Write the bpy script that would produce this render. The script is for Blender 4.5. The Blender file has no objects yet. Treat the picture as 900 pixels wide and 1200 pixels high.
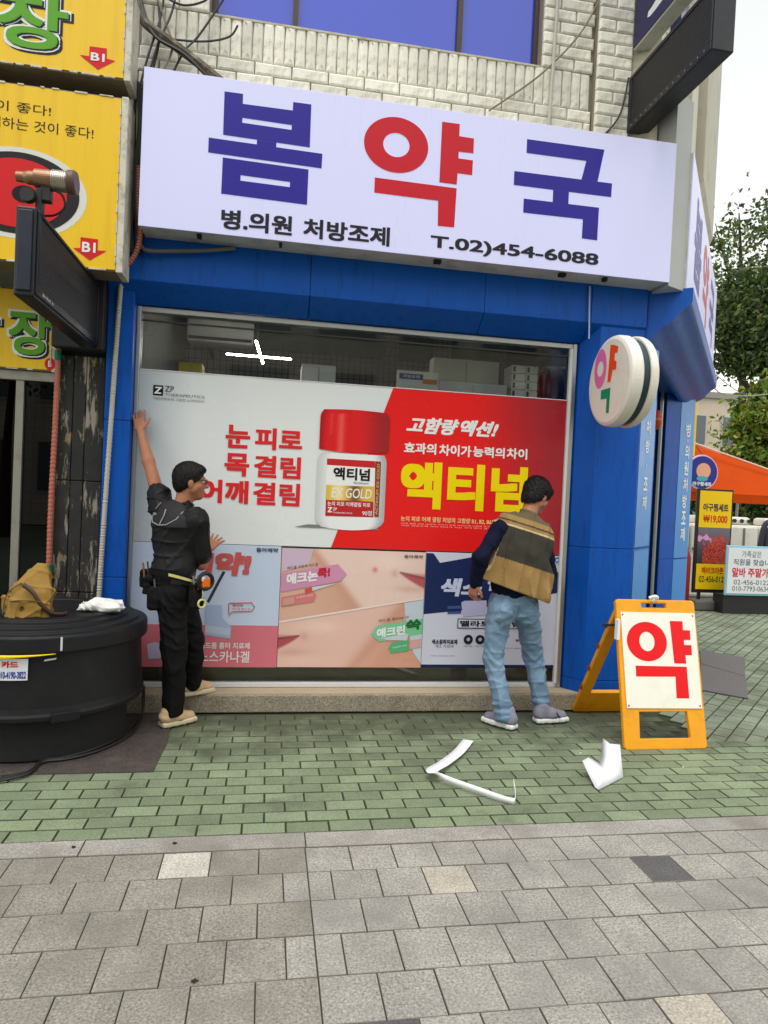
import bpy, bmesh, math, random, time; T0 = time.time()
import numpy as np
from mathutils import Vector, Matrix
from mathutils.geometry import tessellate_polygon

random.seed(7); np.random.seed(7)
S = bpy.context.scene
COL = S.collection
R = math.radians

# ------------------------------------------------------------ camera
cam_d = bpy.data.cameras.new('camera'); cam = bpy.data.objects.new('camera', cam_d); COL.objects.link(cam)
cam_d.sensor_fit = 'VERTICAL'; cam_d.sensor_height = 36.0; cam_d.lens = 36.0*800/1200
cam_d.clip_start = 0.05; cam_d.clip_end = 600
YAW, PITCH, ROLL = R(-9.657), R(-1.171), R(2.638)
cam.location = (0, 0, 1.6)
_f = Vector((-math.sin(YAW), math.cos(YAW), 0)); _r = Vector((math.cos(YAW), math.sin(YAW), 0)); _u = Vector((0, 0, 1))
_f, _u = _f*math.cos(PITCH)+_u*math.sin(PITCH), _u*math.cos(PITCH)-_f*math.sin(PITCH)
_r, _u = _r*math.cos(ROLL)+_u*math.sin(ROLL), _u*math.cos(ROLL)-_r*math.sin(ROLL)
cam.rotation_euler = Matrix((_r, _u, -_f)).transposed().to_euler()
S.camera = cam

# ------------------------------------------------------------ sky, sun, exposure
SUN_EL, SUN_AZ = R(68), R(198)           # overcast: broad soft light, the brighter part of the cloud high behind the camera
W = bpy.data.worlds.new('World'); S.world = W; W.use_nodes = True
nt = W.node_tree; nt.nodes.clear()
sky = nt.nodes.new('ShaderNodeTexSky'); sky.sky_type = 'NISHITA'; sky.sun_disc = False
sky.sun_elevation = SUN_EL; sky.sun_rotation = SUN_AZ; sky.air_density = 4.0; sky.dust_density = 0.5; sky.ozone_density = 1.0
hs = nt.nodes.new('ShaderNodeHueSaturation'); hs.inputs['Saturation'].default_value = 0.16   # cloud cover: nearly colourless
bgn = nt.nodes.new('ShaderNodeBackground'); bgn.inputs['Strength'].default_value = 0.15
wo = nt.nodes.new('ShaderNodeOutputWorld')
nt.links.new(sky.outputs[0], hs.inputs['Color']); nt.links.new(hs.outputs[0], bgn.inputs['Color']); nt.links.new(bgn.outputs[0], wo.inputs['Surface'])
sd = bpy.data.lights.new('sun', 'SUN'); sd.energy = 1.1; sd.angle = R(35); sd.color = (1.0, 0.97, 0.93)
sun = bpy.data.objects.new('sun', sd); COL.objects.link(sun)
sdir = Vector((math.sin(SUN_AZ)*math.cos(SUN_EL), math.cos(SUN_AZ)*math.cos(SUN_EL), math.sin(SUN_EL)))
sun.rotation_euler = sdir.to_track_quat('Z', 'Y').to_euler(); sun.location = (0, -5, 20)
S.view_settings.view_transform = 'Standard'; S.view_settings.look = 'None'
S.view_settings.exposure = 0.60; S.view_settings.gamma = 1.0; S.view_settings.use_curve_mapping = False
S.cycles.max_bounces = 8; S.cycles.transparent_max_bounces = 12; S.cycles.use_denoising = True
try: S.cycles.caustics_reflective = False; S.cycles.caustics_refractive = False
except Exception: pass

# ------------------------------------------------------------ helpers
def lin(c):
    return tuple(((v/255)/12.92 if v/255 <= 0.04045 else ((v/255+0.055)/1.055)**2.4) for v in c)

MATS = {}
def M(name, rgb=(128,128,128), rough=0.6, metal=0.0, var=0.12, scale=6.0, bump=0.0, bscale=80.0, stretch=None,
      rnd=0.0, island=False, spec=0.5, coat=0.0, dirt=None, dscale=2.0, damt=0.5, emit=None, estr=0.0, vcol=False, fine=0.0, rvar=0.1, mul=1.0):
    if name in MATS: return MATS[name]
    m = bpy.data.materials.new(name); m.use_nodes = True; MATS[name] = m
    n = m.node_tree.nodes; l = m.node_tree.links; b = n['Principled BSDF']
    tc = n.new('ShaderNodeTexCoord'); src = tc.outputs['Object']
    if stretch:
        mp = n.new('ShaderNodeMapping'); mp.inputs['Scale'].default_value = stretch; l.new(src, mp.inputs['Vector']); src = mp.outputs[0]
    c = tuple(v*mul for v in lin(rgb))
    def noise(sc, det=5.0, rgh=0.6):
        x = n.new('ShaderNodeTexNoise'); x.inputs['Scale'].default_value = sc; x.inputs['Detail'].default_value = det
        x.inputs['Roughness'].default_value = rgh; l.new(src, x.inputs['Vector']); return x.outputs['Fac']
    def math_(op, a, b_):
        x = n.new('ShaderNodeMath'); x.operation = op
        for i, v in ((0, a), (1, b_)):
            if isinstance(v, (int, float)): x.inputs[i].default_value = v
            else: l.new(v, x.inputs[i])
        return x.outputs[0]
    if vcol:
        at = n.new('ShaderNodeAttribute'); at.attribute_name = 'Col'; col = at.outputs['Color']
    else:
        rg = n.new('ShaderNodeRGB'); rg.outputs[0].default_value = (*c, 1); col = rg.outputs[0]
    fac = math_('ADD', math_('MULTIPLY', math_('SUBTRACT', noise(scale), 0.5), 2*var), 1.0)
    if vcol and mul != 1.0: fac = math_('MULTIPLY', fac, mul)
    if fine: fac = math_('MULTIPLY', fac, math_('ADD', math_('MULTIPLY', math_('SUBTRACT', noise(bscale*1.3, 3.0, 0.7), 0.5), 2*fine), 1.0))
    if rnd:
        if island: g = n.new('ShaderNodeNewGeometry'); ro = g.outputs['Random Per Island']
        else: g = n.new('ShaderNodeObjectInfo'); ro = g.outputs['Random']
        fac = math_('MULTIPLY', fac, math_('ADD', math_('MULTIPLY', math_('SUBTRACT', ro, 0.5), 2*rnd), 1.0))
    vm = n.new('ShaderNodeVectorMath'); vm.operation = 'SCALE'; l.new(col, vm.inputs[0]); l.new(fac, vm.inputs['Scale']); col = vm.outputs[0]
    if dirt:
        dn = noise(dscale, 8.0, 0.7); rp = n.new('ShaderNodeValToRGB'); rp.color_ramp.elements[0].position = 0.5; rp.color_ramp.elements[1].position = 0.72
        l.new(dn, rp.inputs[0]); mx = n.new('ShaderNodeMix'); mx.data_type = 'RGBA'
        l.new(math_('MULTIPLY', rp.outputs[0], damt), mx.inputs['Factor']); l.new(col, mx.inputs[6]); mx.inputs[7].default_value = (*lin(dirt), 1); col = mx.outputs[2]
    l.new(col, b.inputs['Base Color'])
    l.new(math_('ADD', math_('MULTIPLY', math_('SUBTRACT', noise(scale*2.3), 0.5), 2*rvar), rough), b.inputs['Roughness'])
    b.inputs['Metallic'].default_value = metal; b.inputs['Specular IOR Level'].default_value = spec; b.inputs['Coat Weight'].default_value = coat
    if bump:
        bp = n.new('ShaderNodeBump'); bp.inputs['Strength'].default_value = min(1.0, bump); bp.inputs['Distance'].default_value = 0.004
        l.new(noise(bscale, 6.0, 0.65), bp.inputs['Height']); l.new(bp.outputs[0], b.inputs['Normal'])
    if emit:
        b.inputs['Emission Color'].default_value = (*lin(emit), 1); b.inputs['Emission Strength'].default_value = estr
    return m

def PR(rgb, rough=0.42):
    """printed ink / plain paint of one colour"""
    return M('print_%02x%02x%02x' % tuple(int(v) for v in rgb), rgb, rough, var=0.03, scale=3, rvar=0.05, mul=.95, spec=.25)

def glass_mat(name, tint=(235,242,240), refl=1.0, rough=0.0):
    if name in MATS: return MATS[name]
    m = bpy.data.materials.new(name); m.use_nodes = True; MATS[name] = m
    n = m.node_tree.nodes; l = m.node_tree.links; n.remove(n['Principled BSDF'])
    t = n.new('ShaderNodeBsdfTransparent'); t.inputs[0].default_value = (*lin(tint), 1)
    g = n.new('ShaderNodeBsdfGlossy'); g.inputs['Roughness'].default_value = rough
    fr = n.new('ShaderNodeFresnel'); fr.inputs[0].default_value = 1.52
    ml = n.new('ShaderNodeMath'); ml.operation = 'MULTIPLY'; ml.inputs[1].default_value = refl; l.new(fr.outputs[0], ml.inputs[0])
    mx = n.new('ShaderNodeMixShader'); l.new(ml.outputs[0], mx.inputs[0]); l.new(t.outputs[0], mx.inputs[1]); l.new(g.outputs[0], mx.inputs[2])
    l.new(mx.outputs[0], n['Material Output'].inputs[0]); return m

def offset_of(p):
    o = Vector((0,0,0))
    while p is not None: o += p.location; p = p.parent
    return o

def tag(o, label=None, cat=None, group=None, kind=None):
    if label: o['label'] = label
    if cat: o['category'] = cat
    if group: o['group'] = group
    if kind: o['kind'] = kind
    return o

def thing(name, label, cat, loc, group=None):
    o = bpy.data.objects.new(name, None); COL.objects.link(o); o.location = loc; o.empty_display_size = 0.1
    return tag(o, label, cat, group)

def link(name, me, parent=None, loc=None):
    o = bpy.data.objects.new(name, me); COL.objects.link(o)
    if parent is not None: o.parent = parent
    if loc is not None: o.location = loc
    return o

class MB:
    def __init__(s): s.v = []; s.f = []; s.c = None
    def add(s, vs, fs):
        k = len(s.v); s.v += [tuple(float(a) for a in v) for v in vs]; s.f += [tuple(i+k for i in f) for f in fs]; return s
    def box(s, x0, x1, y0, y1, z0, z1):
        return s.add([(x0,y0,z0),(x1,y0,z0),(x1,y1,z0),(x0,y1,z0),(x0,y0,z1),(x1,y0,z1),(x1,y1,z1),(x0,y1,z1)],
                     [(3,2,1,0),(4,5,6,7),(0,1,5,4),(1,2,6,5),(2,3,7,6),(3,0,4,7)])
    def obox(s, c, ax, ay, az, hx, hy, hz):
        c = Vector(c); ax = Vector(ax).normalized()*hx; ay = Vector(ay).normalized()*hy; az = Vector(az).normalized()*hz
        vs = [c+ax*i+ay*j+az*k for k in (-1,1) for i, j in ((-1,-1),(1,-1),(1,1),(-1,1))]
        return s.add(vs, [(3,2,1,0),(4,5,6,7),(0,1,5,4),(1,2,6,5),(2,3,7,6),(3,0,4,7)])
    def prism(s, poly, z0, z1):
        n = len(poly); vs = [(x,y,z0) for x,y in poly]+[(x,y,z1) for x,y in poly]
        fs = [(i,(i+1)%n,n+(i+1)%n,n+i) for i in range(n)]
        for t in tessellate_polygon([[Vector((x,y,0)) for x,y in poly]]): fs += [tuple(t), tuple(n+i for i in t)]
        return s.add(vs, fs)
    def extrude(s, poly3, d):
        """closed planar polygon of 3-D points pushed along the vector d"""
        n = len(poly3); d = Vector(d); vs = [Vector(p) for p in poly3]+[Vector(p)+d for p in poly3]
        fs = [(i,(i+1)%n,n+(i+1)%n,n+i) for i in range(n)]
        for t in tessellate_polygon([[Vector(p) for p in poly3]]): fs += [tuple(t), tuple(n+i for i in reversed(t))]
        return s.add(vs, fs)
    def tube(s, pts, r, seg=8, caps=True):
        pts = [Vector(p) for p in pts]; n = len(pts); rr = r if isinstance(r, (list, tuple)) else [r]*n
        vs = []; prev = None
        for i, p in enumerate(pts):
            t = (pts[min(i+1,n-1)]-pts[max(i-1,0)])
            if t.length < 1e-9: t = Vector((0,0,1))
            t.normalize()
            a = prev if prev is not None else (Vector((0,0,1)) if abs(t.z) < 0.9 else Vector((1,0,0)))
            a = (a-t*a.dot(t))
            if a.length < 1e-6: a = t.orthogonal()
            a.normalize(); prev = a; b = t.cross(a)
            vs += [p+(a*math.cos(2*math.pi*k/seg)+b*math.sin(2*math.pi*k/seg))*rr[i] for k in range(seg)]
        fs = [(i*seg+k, i*seg+(k+1)%seg, (i+1)*seg+(k+1)%seg, (i+1)*seg+k) for i in range(n-1) for k in range(seg)]
        if caps: fs += [tuple(reversed(range(seg))), tuple((n-1)*seg+k for k in range(seg))]
        return s.add(vs, fs)
    def lathe(s, prof, c=(0,0,0), seg=48, ax='z'):
        vs = []; n = len(prof)
        for k in range(seg):
            a = 2*math.pi*k/seg; ca, sa = math.cos(a), math.sin(a)
            for r, h in prof:
                if ax == 'z': vs.append((c[0]+r*ca, c[1]+r*sa, c[2]+h))
                elif ax == 'x': vs.append((c[0]+h, c[1]+r*ca, c[2]+r*sa))
                else: vs.append((c[0]+r*ca, c[1]+h, c[2]+r*sa))
        fs = [(k*n+i, ((k+1)%seg)*n+i, ((k+1)%seg)*n+i+1, k*n+i+1) for k in range(seg) for i in range(n-1)]
        return s.add(vs, fs)
    def poly(s, outer, mapf, hole=None):
        polys = [[Vector((a,b,0)) for a,b in outer]]
        if hole: polys.append([Vector((a,b,0)) for a,b in hole])
        flat = [p for q in polys for p in q]
        return s.add([mapf(p.x,p.y) for p in flat], [tuple(t) for t in tessellate_polygon(polys)])
    def ring(s, c, ro, ri, mapf, seg=48):
        vs = []
        for k in range(seg):
            a = 2*math.pi*k/seg
            vs += [mapf(c[0]+ro[0]*math.cos(a), c[1]+ro[1]*math.sin(a)), mapf(c[0]+ri[0]*math.cos(a), c[1]+ri[1]*math.sin(a))]
        return s.add(vs, [(2*k, 2*((k+1)%seg), 2*((k+1)%seg)+1, 2*k+1) for k in range(seg)])
    def disc(s, c, r, mapf, seg=40):
        return s.add([mapf(c[0]+r[0]*math.cos(2*math.pi*k/seg), c[1]+r[1]*math.sin(2*math.pi*k/seg)) for k in range(seg)], [tuple(range(seg))])
    def build(s, name, mat, parent=None, loc=None, smooth=False, bevel=0.0, bseg=2, solid=0.0, sub=0, cols=None, angle=35):
        off = offset_of(parent) if parent is not None else Vector(loc if loc is not None else (0,0,0))
        me = bpy.data.meshes.new(name); me.from_pydata([(v[0]-off.x, v[1]-off.y, v[2]-off.z) for v in s.v], [], s.f); me.validate(); me.update()
        if cols is not None:
            at = me.color_attributes.new('Col', 'FLOAT_COLOR', 'POINT'); at.data.foreach_set('color', np.array(cols, dtype=np.float32).ravel())
        bm = bmesh.new(); bm.from_mesh(me); bmesh.ops.recalc_face_normals(bm, faces=bm.faces)
        if smooth:
            for e in bm.edges:
                if len(e.link_faces) == 2 and e.calc_face_angle(0) > R(42): e.smooth = False
        bm.to_mesh(me); bm.free()
        if isinstance(mat, (list, tuple)):
            for q in mat: me.materials.append(q)
        else: me.materials.append(mat)
        if smooth: 
            me.polygons.foreach_set('use_smooth', [True]*len(me.polygons))
        o = link(name, me, parent, (0,0,0) if parent is not None else tuple(off))
        if solid: md = o.modifiers.new('s', 'SOLIDIFY'); md.thickness = solid; md.offset = 0
        if bevel: md = o.modifiers.new('b', 'BEVEL'); md.width = bevel; md.segments = bseg; md.limit_method = 'ANGLE'; md.angle_limit = R(angle); 
        if sub: md = o.modifiers.new('u', 'SUBSURF'); md.levels = sub; md.render_levels = sub
        return o

_fc = {}
TMP = bpy.data.scenes.new('lettering_workshop')      # lettering is cut here and only its outlines are used
def glyphs(body, bold=0.0, shear=0.0):
    key = (body, shear)
    if key not in _fc:
        cu = bpy.data.curves.new('t', 'FONT'); cu.body = body; cu.shear = shear; cu.resolution_u = 4
        ob = bpy.data.objects.new('t', cu); TMP.collection.objects.link(ob); TMP.view_layers[0].update(); dg = TMP.view_layers[0].depsgraph; dg.update()
        me = bpy.data.meshes.new_from_object(ob.evaluated_get(dg), depsgraph=dg)
        v = np.array([q.co[:2] for q in me.vertices]); f = [tuple(p.vertices) for p in me.polygons]
        bpy.data.objects.remove(ob); bpy.data.curves.remove(cu); bpy.data.meshes.remove(me)
        _fc[key] = (v, f)
    return _fc[key]

def text(name, body, box, mapf, mat, parent, bold=0.02, shear=0.0, mb=None):
    """flat lettering stretched to fill box = (u0,u1,v0,v1) on the surface given by mapf"""
    v, f = glyphs(body, bold, shear)
    if len(v) == 0: return None
    lo, hi = v.min(0)-bold, v.max(0)+bold; u0, u1, w0, w1 = box
    nc = 8 if bold > .025 else (4 if bold > .004 else 1)
    a0, b0 = (u0+u1)/2, (w0+w1)/2; e = 1e-3; c0 = Vector(mapf(a0,b0)); nn = (Vector(mapf(a0+e,b0))-c0).cross(Vector(mapf(a0,b0+e))-c0).normalized()
    m = mb or MB()
    for k in range(nc):     # heavy strokes: the outline swept round a small square, each pass a hair above the last
        sh = np.array(((1,1),(-1,-1),(1,-1),(-1,1),(1,0),(-1,0),(0,1),(0,-1))[k], float)*(bold*.85 if nc > 1 else 0)
        uv = (v+sh-lo)/(hi-lo+1e-9); d = nn*(.00012*k)
        m.add([Vector(mapf(u0+(u1-u0)*a, w0+(w1-w0)*b))+d for a, b in uv], f)
    return m if mb else m.build(name, mat, parent)

def words(name, body, box, mapf, mat, parent, bold=.02):
    """one part per word, spaced as in the whole line"""
    full = glyphs(body)[0]; lo, hi = full[:,0].min(), full[:,0].max(); zl, zh = full[:,1].min(), full[:,1].max(); i = 0
    for w in body.split(' '):
        i = body.index(w, i); e = glyphs(body[:i]+w)[0][:,0].max(); g = glyphs(w)[0]; s0 = e-(g[:,0].max()-g[:,0].min()); i += len(w)
        fx = lambda x: box[0]+(x-lo)/(hi-lo)*(box[1]-box[0]); fz = lambda z: box[2]+(z-zl)/(zh-zl)*(box[3]-box[2])
        text(name, w, (fx(s0),fx(e),fz(g[:,1].min()),fz(g[:,1].max())), mapf, mat, parent, bold)

def onY(y): return lambda u, v: (u, y, v)
def patch(name, posf, colf, nu, nv, mat, parent=None, loc=None, smooth=True):
    m = MB(); cols = []
    for j in range(nv+1):
        for i in range(nu+1):
            u, v = i/nu, j/nv; p = posf(u, v); m.v.append(p); c = colf(u, v, p); cols.append((*lin(c), 1.0))
    m.f = [(j*(nu+1)+i, j*(nu+1)+i+1, (j+1)*(nu+1)+i+1, (j+1)*(nu+1)+i) for j in range(nv) for i in range(nu)]
    return m.build(name, mat, parent, loc, smooth=smooth, cols=cols)
def mixc(a, b, t):
    t = max(0.0, min(1.0, t)); return tuple(x+(y-x)*t for x, y in zip(a, b))
def sstep(a, b, x):
    t = max(0.0, min(1.0, (x-a)/(b-a))); return t*t*(3-2*t)
PRINT = lambda: M('printed_film', vcol=True, rough=0.26, var=0.03, scale=2, rvar=0.08, mul=1.0, bump=.12, bscale=3, spec=.3)
def spline(pts, n=8):
    P = [Vector(p) for p in pts]; out = []
    for i in range(len(P)-1):
        p0, p1, p2, p3 = P[max(i-1,0)], P[i], P[i+1], P[min(i+2,len(P)-1)]
        for k in range(n):
            t = k/n; out.append(0.5*((2*p1)+(p2-p0)*t+(2*p0-5*p1+4*p2-p3)*t*t+(3*p1-p0-3*p2+p3)*t**3))
    out.append(P[-1]); return out

G = {'A_board': [(2.441, 0.913), (3.013, 0.91), (2.993, 0.262), (2.433, 0.278)],
 'A_bot': [(2.394, 0.05), (2.411, 0.01), (2.994, 0.005), (3.016, 0.265)],
 'A_frame': [(2.42, 1.001), (3.016, 0.996), (2.996, 0.008), (2.412, 0.019)],
 'A_hole': [(2.529, 0.249), (2.887, 0.243), (2.9, 0.067), (2.515, 0.072)],
 'A_ring': [[(2.474, 0.711), (2.773, 0.714), (2.636, 0.847), (2.617, 0.579)], [(2.568, 0.709), (2.681, 0.713), (2.629, 0.777), (2.623, 0.645)]],
 'A_yak': [[(2.81, 0.856), (2.908, 0.855), (2.905, 0.794), (2.959, 0.792), (2.956, 0.726), (2.905, 0.726), (2.904, 0.691), (2.959, 0.691), (2.956, 0.622), (2.907, 0.622), (2.905, 0.564),
            (2.816, 0.566)],
           [(2.524, 0.549), (2.907, 0.543), (2.904, 0.331), (2.809, 0.332), (2.815, 0.476), (2.522, 0.477)]],
 'R_disc': [(4.875, 2.443), (4.316, 2.597), (4.568, 2.837), (4.624, 2.193)],
 'R_ring': [[(4.857, 2.627), (4.673, 2.636), (4.752, 2.77), (4.78, 2.48)], [(4.819, 2.627), (4.725, 2.618), (4.771, 2.675), (4.774, 2.563)]],
 'R_yak': [[(4.628, 2.775), (4.567, 2.759), (4.515, 2.739), (4.521, 2.697), (4.557, 2.701), (4.559, 2.648), (4.527, 2.637), (4.53, 2.58), (4.58, 2.586), (4.602, 2.504), (4.647, 2.507)],
           [(4.736, 2.463), (4.597, 2.463), (4.603, 2.284), (4.646, 2.286), (4.646, 2.391), (4.736, 2.396)]],
 'T': {'aeksyeon': (1.459, 1.77, 2.114, 2.242),
       'aektinum': (0.999, 2.034, 1.527, 1.899),
       'b_90': (0.713, 0.787, 1.458, 1.497),
       'b_akt': (0.478, 0.759, 1.722, 1.819),
       'b_gold': (0.469, 0.779, 1.588, 1.662),
       'b_line': (0.444, 0.773, 1.523, 1.557),
       'b_logo': (0.446, 0.482, 1.472, 1.513),
       'b_sub': (0.633, 0.751, 1.697, 1.716),
       'b_zl': (0.488, 0.635, 1.466, 1.478),
       'b_zp': (0.487, 0.518, 1.489, 1.51),
       'chai': (1.846, 2.018, 1.956, 2.043),
       'chaiga': (1.295, 1.556, 1.951, 2.04),
       'clogo': (2.291, 2.342, 1.133, 1.173),
       'eokkae': (-0.5, -0.147, 1.507, 1.681),
       'fine': (1.017, 1.83, 1.427, 1.469),
       'fine2': (1.019, 1.831, 1.406, 1.417),
       'fine3': (1.02, 1.832, 1.389, 1.401),
       'gohamryang': (1.026, 1.449, 2.111, 2.24),
       'gyeol': (-0.115, 0.232, 1.711, 1.878),
       'gyeol2': (-0.114, 0.234, 1.506, 1.678),
       'hyogwa': (1.016, 1.272, 1.954, 2.04),
       'mok': (-0.332, -0.149, 1.711, 1.883),
       'neung': (1.568, 1.83, 1.956, 2.04),
       'nun': (-0.332, -0.15, 1.918, 2.092),
       'p_ge': (-0.489, -0.378, 0.973, 1.138),
       'p_logo': (-0.073, 0.09, 1.153, 1.186),
       'p_nos': (-0.46, -0.09, 0.32, 0.407),
       'p_yak': (-0.37, -0.102, 0.968, 1.148),
       'p_yeo': (-0.457, -0.092, 0.423, 0.471),
       'piro': (-0.117, 0.235, 1.919, 2.084),
       'q1': (0.16, 0.395, 0.926, 1.017),
       'q1b': (0.392, 0.487, 0.974, 1.05),
       'q1s': (0.163, 0.393, 1.024, 1.075),
       'q2': (0.868, 1.092, 0.532, 0.606),
       'q2b': (1.094, 1.217, 0.582, 0.666),
       'q2s': (0.88, 1.125, 0.637, 0.693),
       'qlogo': (1.057, 1.207, 1.143, 1.168),
       'r1': (1.361, 1.661, 0.851, 0.997),
       'r_mel': (1.517, 1.779, 0.605, 0.672),
       'r_s2': (1.339, 1.485, 0.445, 0.468),
       'r_saek': (1.309, 1.516, 0.473, 0.512),
       'thera': (-0.772, -0.493, 2.27, 2.289),
       'zline': (-0.853, -0.496, 2.237, 2.257),
       'zp': (-0.774, -0.711, 2.301, 2.343),
       'zsq': (-0.856, -0.786, 2.269, 2.343)},
 'Y': {'arrow1': [(-1.246, 4.396), (-1.141, 4.398), (-1.14, 4.335), (-1.087, 4.327), (-1.191, 4.256), (-1.304, 4.333), (-1.246, 4.334)],
       'arrow2': [(-1.258, 3.184), (-1.151, 3.181), (-1.152, 3.11), (-1.097, 3.113), (-1.197, 3.041), (-1.301, 3.11), (-1.257, 3.114)],
       'b1a': (-1.236, -1.151, 4.308, 4.359),
       'b1b': (-1.247, -1.163, 3.091, 3.156),
       'b1c': (-1.537, -1.485, 2.395, 2.449),
       'circ': [(-1.227, 3.479), (-1.276, 3.485), (-1.347, 3.489), (-1.653, 3.701), (-1.635, 3.135)],
       'jang': (-1.834, -1.353, 4.322, 4.571),
       'jang2': (-1.823, -1.488, 2.464, 2.811),
       'l1': (-1.862, -1.474, 3.929, 3.981),
       'l2': (-1.809, -1.208, 3.817, 3.877),
       'low': [(-1.875, 2.921), (-1.506, 3.019), (-1.496, 2.363), (-1.857, 2.367)]},
 'b_body': [(0.427, 1.88), (0.841, 1.878), (0.842, 1.451), (0.431, 1.444)],
 'b_cap': [(0.362, 2.21), (0.406, 2.254), (0.46, 2.273), (0.645, 2.279), (0.814, 2.258), (0.877, 2.225), (0.897, 1.948), (0.641, 1.952), (0.373, 1.953)],
 'b_lab': [[(0.425, 1.88), (0.794, 1.879), (0.797, 1.826), (0.427, 1.831)], [(0.427, 1.831), (0.797, 1.826), (0.797, 1.684), (0.428, 1.678)],
           [(0.428, 1.678), (0.797, 1.684), (0.797, 1.57), (0.43, 1.565)], [(0.43, 1.565), (0.797, 1.57), (0.8, 1.449), (0.431, 1.444)],
           [(0.796, 1.879), (0.841, 1.878), (0.842, 1.451), (0.807, 1.452)]],
 'b_white': [(0.33, 1.898), (0.894, 1.929), (0.892, 1.397), (0.818, 1.362), (0.482, 1.363), (0.398, 1.387)],
 'bom': [([(-0.402, 4.263), (-0.281, 4.264), (-0.28, 4.198), (0.053, 4.2), (0.053, 4.257), (0.176, 4.258), (0.178, 3.968), (-0.4, 3.977)],
          [(-0.278, 4.106), (0.051, 4.102), (0.05, 4.069), (-0.279, 4.073)]),
         ([(-0.177, 3.973), (-0.047, 3.971), (-0.048, 3.94), (-0.177, 3.942)], None), ([(-0.492, 3.946), (0.266, 3.936), (0.264, 3.837), (-0.492, 3.848)], None),
         ([(-0.396, 3.827), (0.176, 3.818), (0.176, 3.579), (-0.397, 3.587)], [(-0.275, 3.725), (0.055, 3.719), (0.055, 3.684), (-0.275, 3.688)])],
 'guk': [([(1.727, 4.229), (2.325, 4.231), (2.284, 3.994), (2.158, 3.993), (2.188, 4.132), (1.728, 4.131)], None), ([(1.643, 3.991), (2.399, 3.994), (2.397, 3.894), (1.644, 3.892)], None),
         ([(1.944, 3.892), (2.066, 3.893), (2.066, 3.805), (1.945, 3.805)], None), ([(1.724, 3.804), (2.306, 3.806), (2.305, 3.567), (2.184, 3.569), (2.185, 3.708), (1.725, 3.704)], None)],
 'pA_bub': [(-0.258, 0.757), (-0.246, 0.767), (-0.09, 0.773), (-0.067, 0.741), (-0.087, 0.709), (-0.231, 0.702), (-0.252, 0.674)],
 'pA_jar': [(-0.424, 0.747), (-0.307, 0.75), (-0.297, 0.654), (-0.232, 0.585), (-0.235, 0.499), (-0.422, 0.525)],
 'pA_right': [(0.105, 1.19), (0.117, 0.29)],
 'pA_split': [(-0.897, 0.597), (0.12, 0.604)],
 'pA_tube': [(-0.829, 0.451), (-0.772, 0.47), (-0.705, 0.446), (-0.702, 0.351), (-0.816, 0.342)],
 'pB': [(0.116, 1.193), (1.224, 1.187), (1.235, 0.286), (0.124, 0.29)],
 'pB_green': [(0.823, 0.546), (0.873, 0.613), (1.219, 0.672), (1.228, 0.555), (0.89, 0.487)],
 'pB_lav': [(0.12, 1.19), (0.355, 1.188), (0.324, 1.067), (0.124, 1.01)],
 'pB_lb': [(1.071, 0.789), (1.231, 0.823), (1.234, 0.316), (1.163, 0.41), (1.09, 0.676)],
 'pB_line': [(0.122, 0.635), (0.123, 0.619), (1.231, 0.823), (1.23, 0.837)],
 'pB_mouth1': [(1.026, 1.028), (1.224, 0.993)],
 'pB_mouth2': [(0.124, 0.499), (0.277, 0.527)],
 'pB_pink': [(0.122, 0.997), (0.545, 1.08), (0.616, 1.003), (0.57, 0.95), (0.122, 0.857)],
 'pB_spot': [(0.834, 1.045)],
 'pB_tag': [(0.127, 0.816), (0.365, 0.871), (0.392, 0.841), (0.375, 0.789), (0.13, 0.745)],
 'pB_tagg': [(0.978, 0.468), (0.997, 0.482), (1.125, 0.506), (1.129, 0.42), (0.988, 0.398), (0.966, 0.435)],
 'pC': [(1.227, 1.187), (2.335, 1.195), (2.366, 0.277), (1.237, 0.303)],
 'pC_c': [(1.605, 0.512), (1.702, 0.51)],
 'pC_cap': [(1.533, 0.805), (1.557, 0.819), (1.74, 0.826), (1.745, 0.711), (1.552, 0.694)],
 'pC_navy': [(1.227, 1.187), (1.29, 1.186), (1.346, 1.113), (1.7, 1.188), (2.341, 1.14), (2.343, 1.057), (2.351, 0.904), (1.666, 0.756), (1.234, 0.708)],
 'pC_tube': [(1.423, 0.773), (1.534, 0.781), (1.537, 0.717), (1.426, 0.711)],
 'pC_white': [(2.222, 1.194), (2.338, 1.195), (2.343, 1.057), (2.239, 1.095)],
 'paper': [(1.912, 3.564, 0.005), (2.152, 3.727, 0.005), (2.154, 3.759, 0.09), (2.182, 3.835, 0.16), (2.125, 3.851, 0.16), (2.115, 3.922, 0.17), (2.093, 3.896, 0.1), (2.054, 3.835, 0.05),
           (1.958, 3.796, 0.1), (1.908, 3.771, 0.09), (1.916, 3.705, 0.04), (1.907, 3.599, 0.005)],
 'red': [(0.905, 2.433), (2.357, 2.448), (2.345, 1.209), (0.487, 1.209)],
 't_sub': (-0.391, 0.76, 3.355, 3.489),
 't_tel': (1.051, 2.324, 3.36, 3.47),
 'yak': [([(1.095, 4.267), (1.223, 4.268), (1.224, 4.183), (1.332, 4.181), (1.333, 4.077), (1.225, 4.075), (1.225, 4.027), (1.332, 4.027), (1.331, 3.923), (1.224, 3.923), (1.222, 3.843),
           (1.095, 3.844)],
          None),
         ([(0.635, 3.821), (1.223, 3.817), (1.218, 3.541), (1.098, 3.539), (1.093, 3.714), (0.636, 3.717)], None)],
 'yak_ring': [[(0.548, 4.06), (1.004, 4.07), (0.773, 4.254), (0.773, 3.871)], [(0.682, 4.058), (0.869, 4.063), (0.774, 4.144), (0.774, 3.978)]]}

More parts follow.
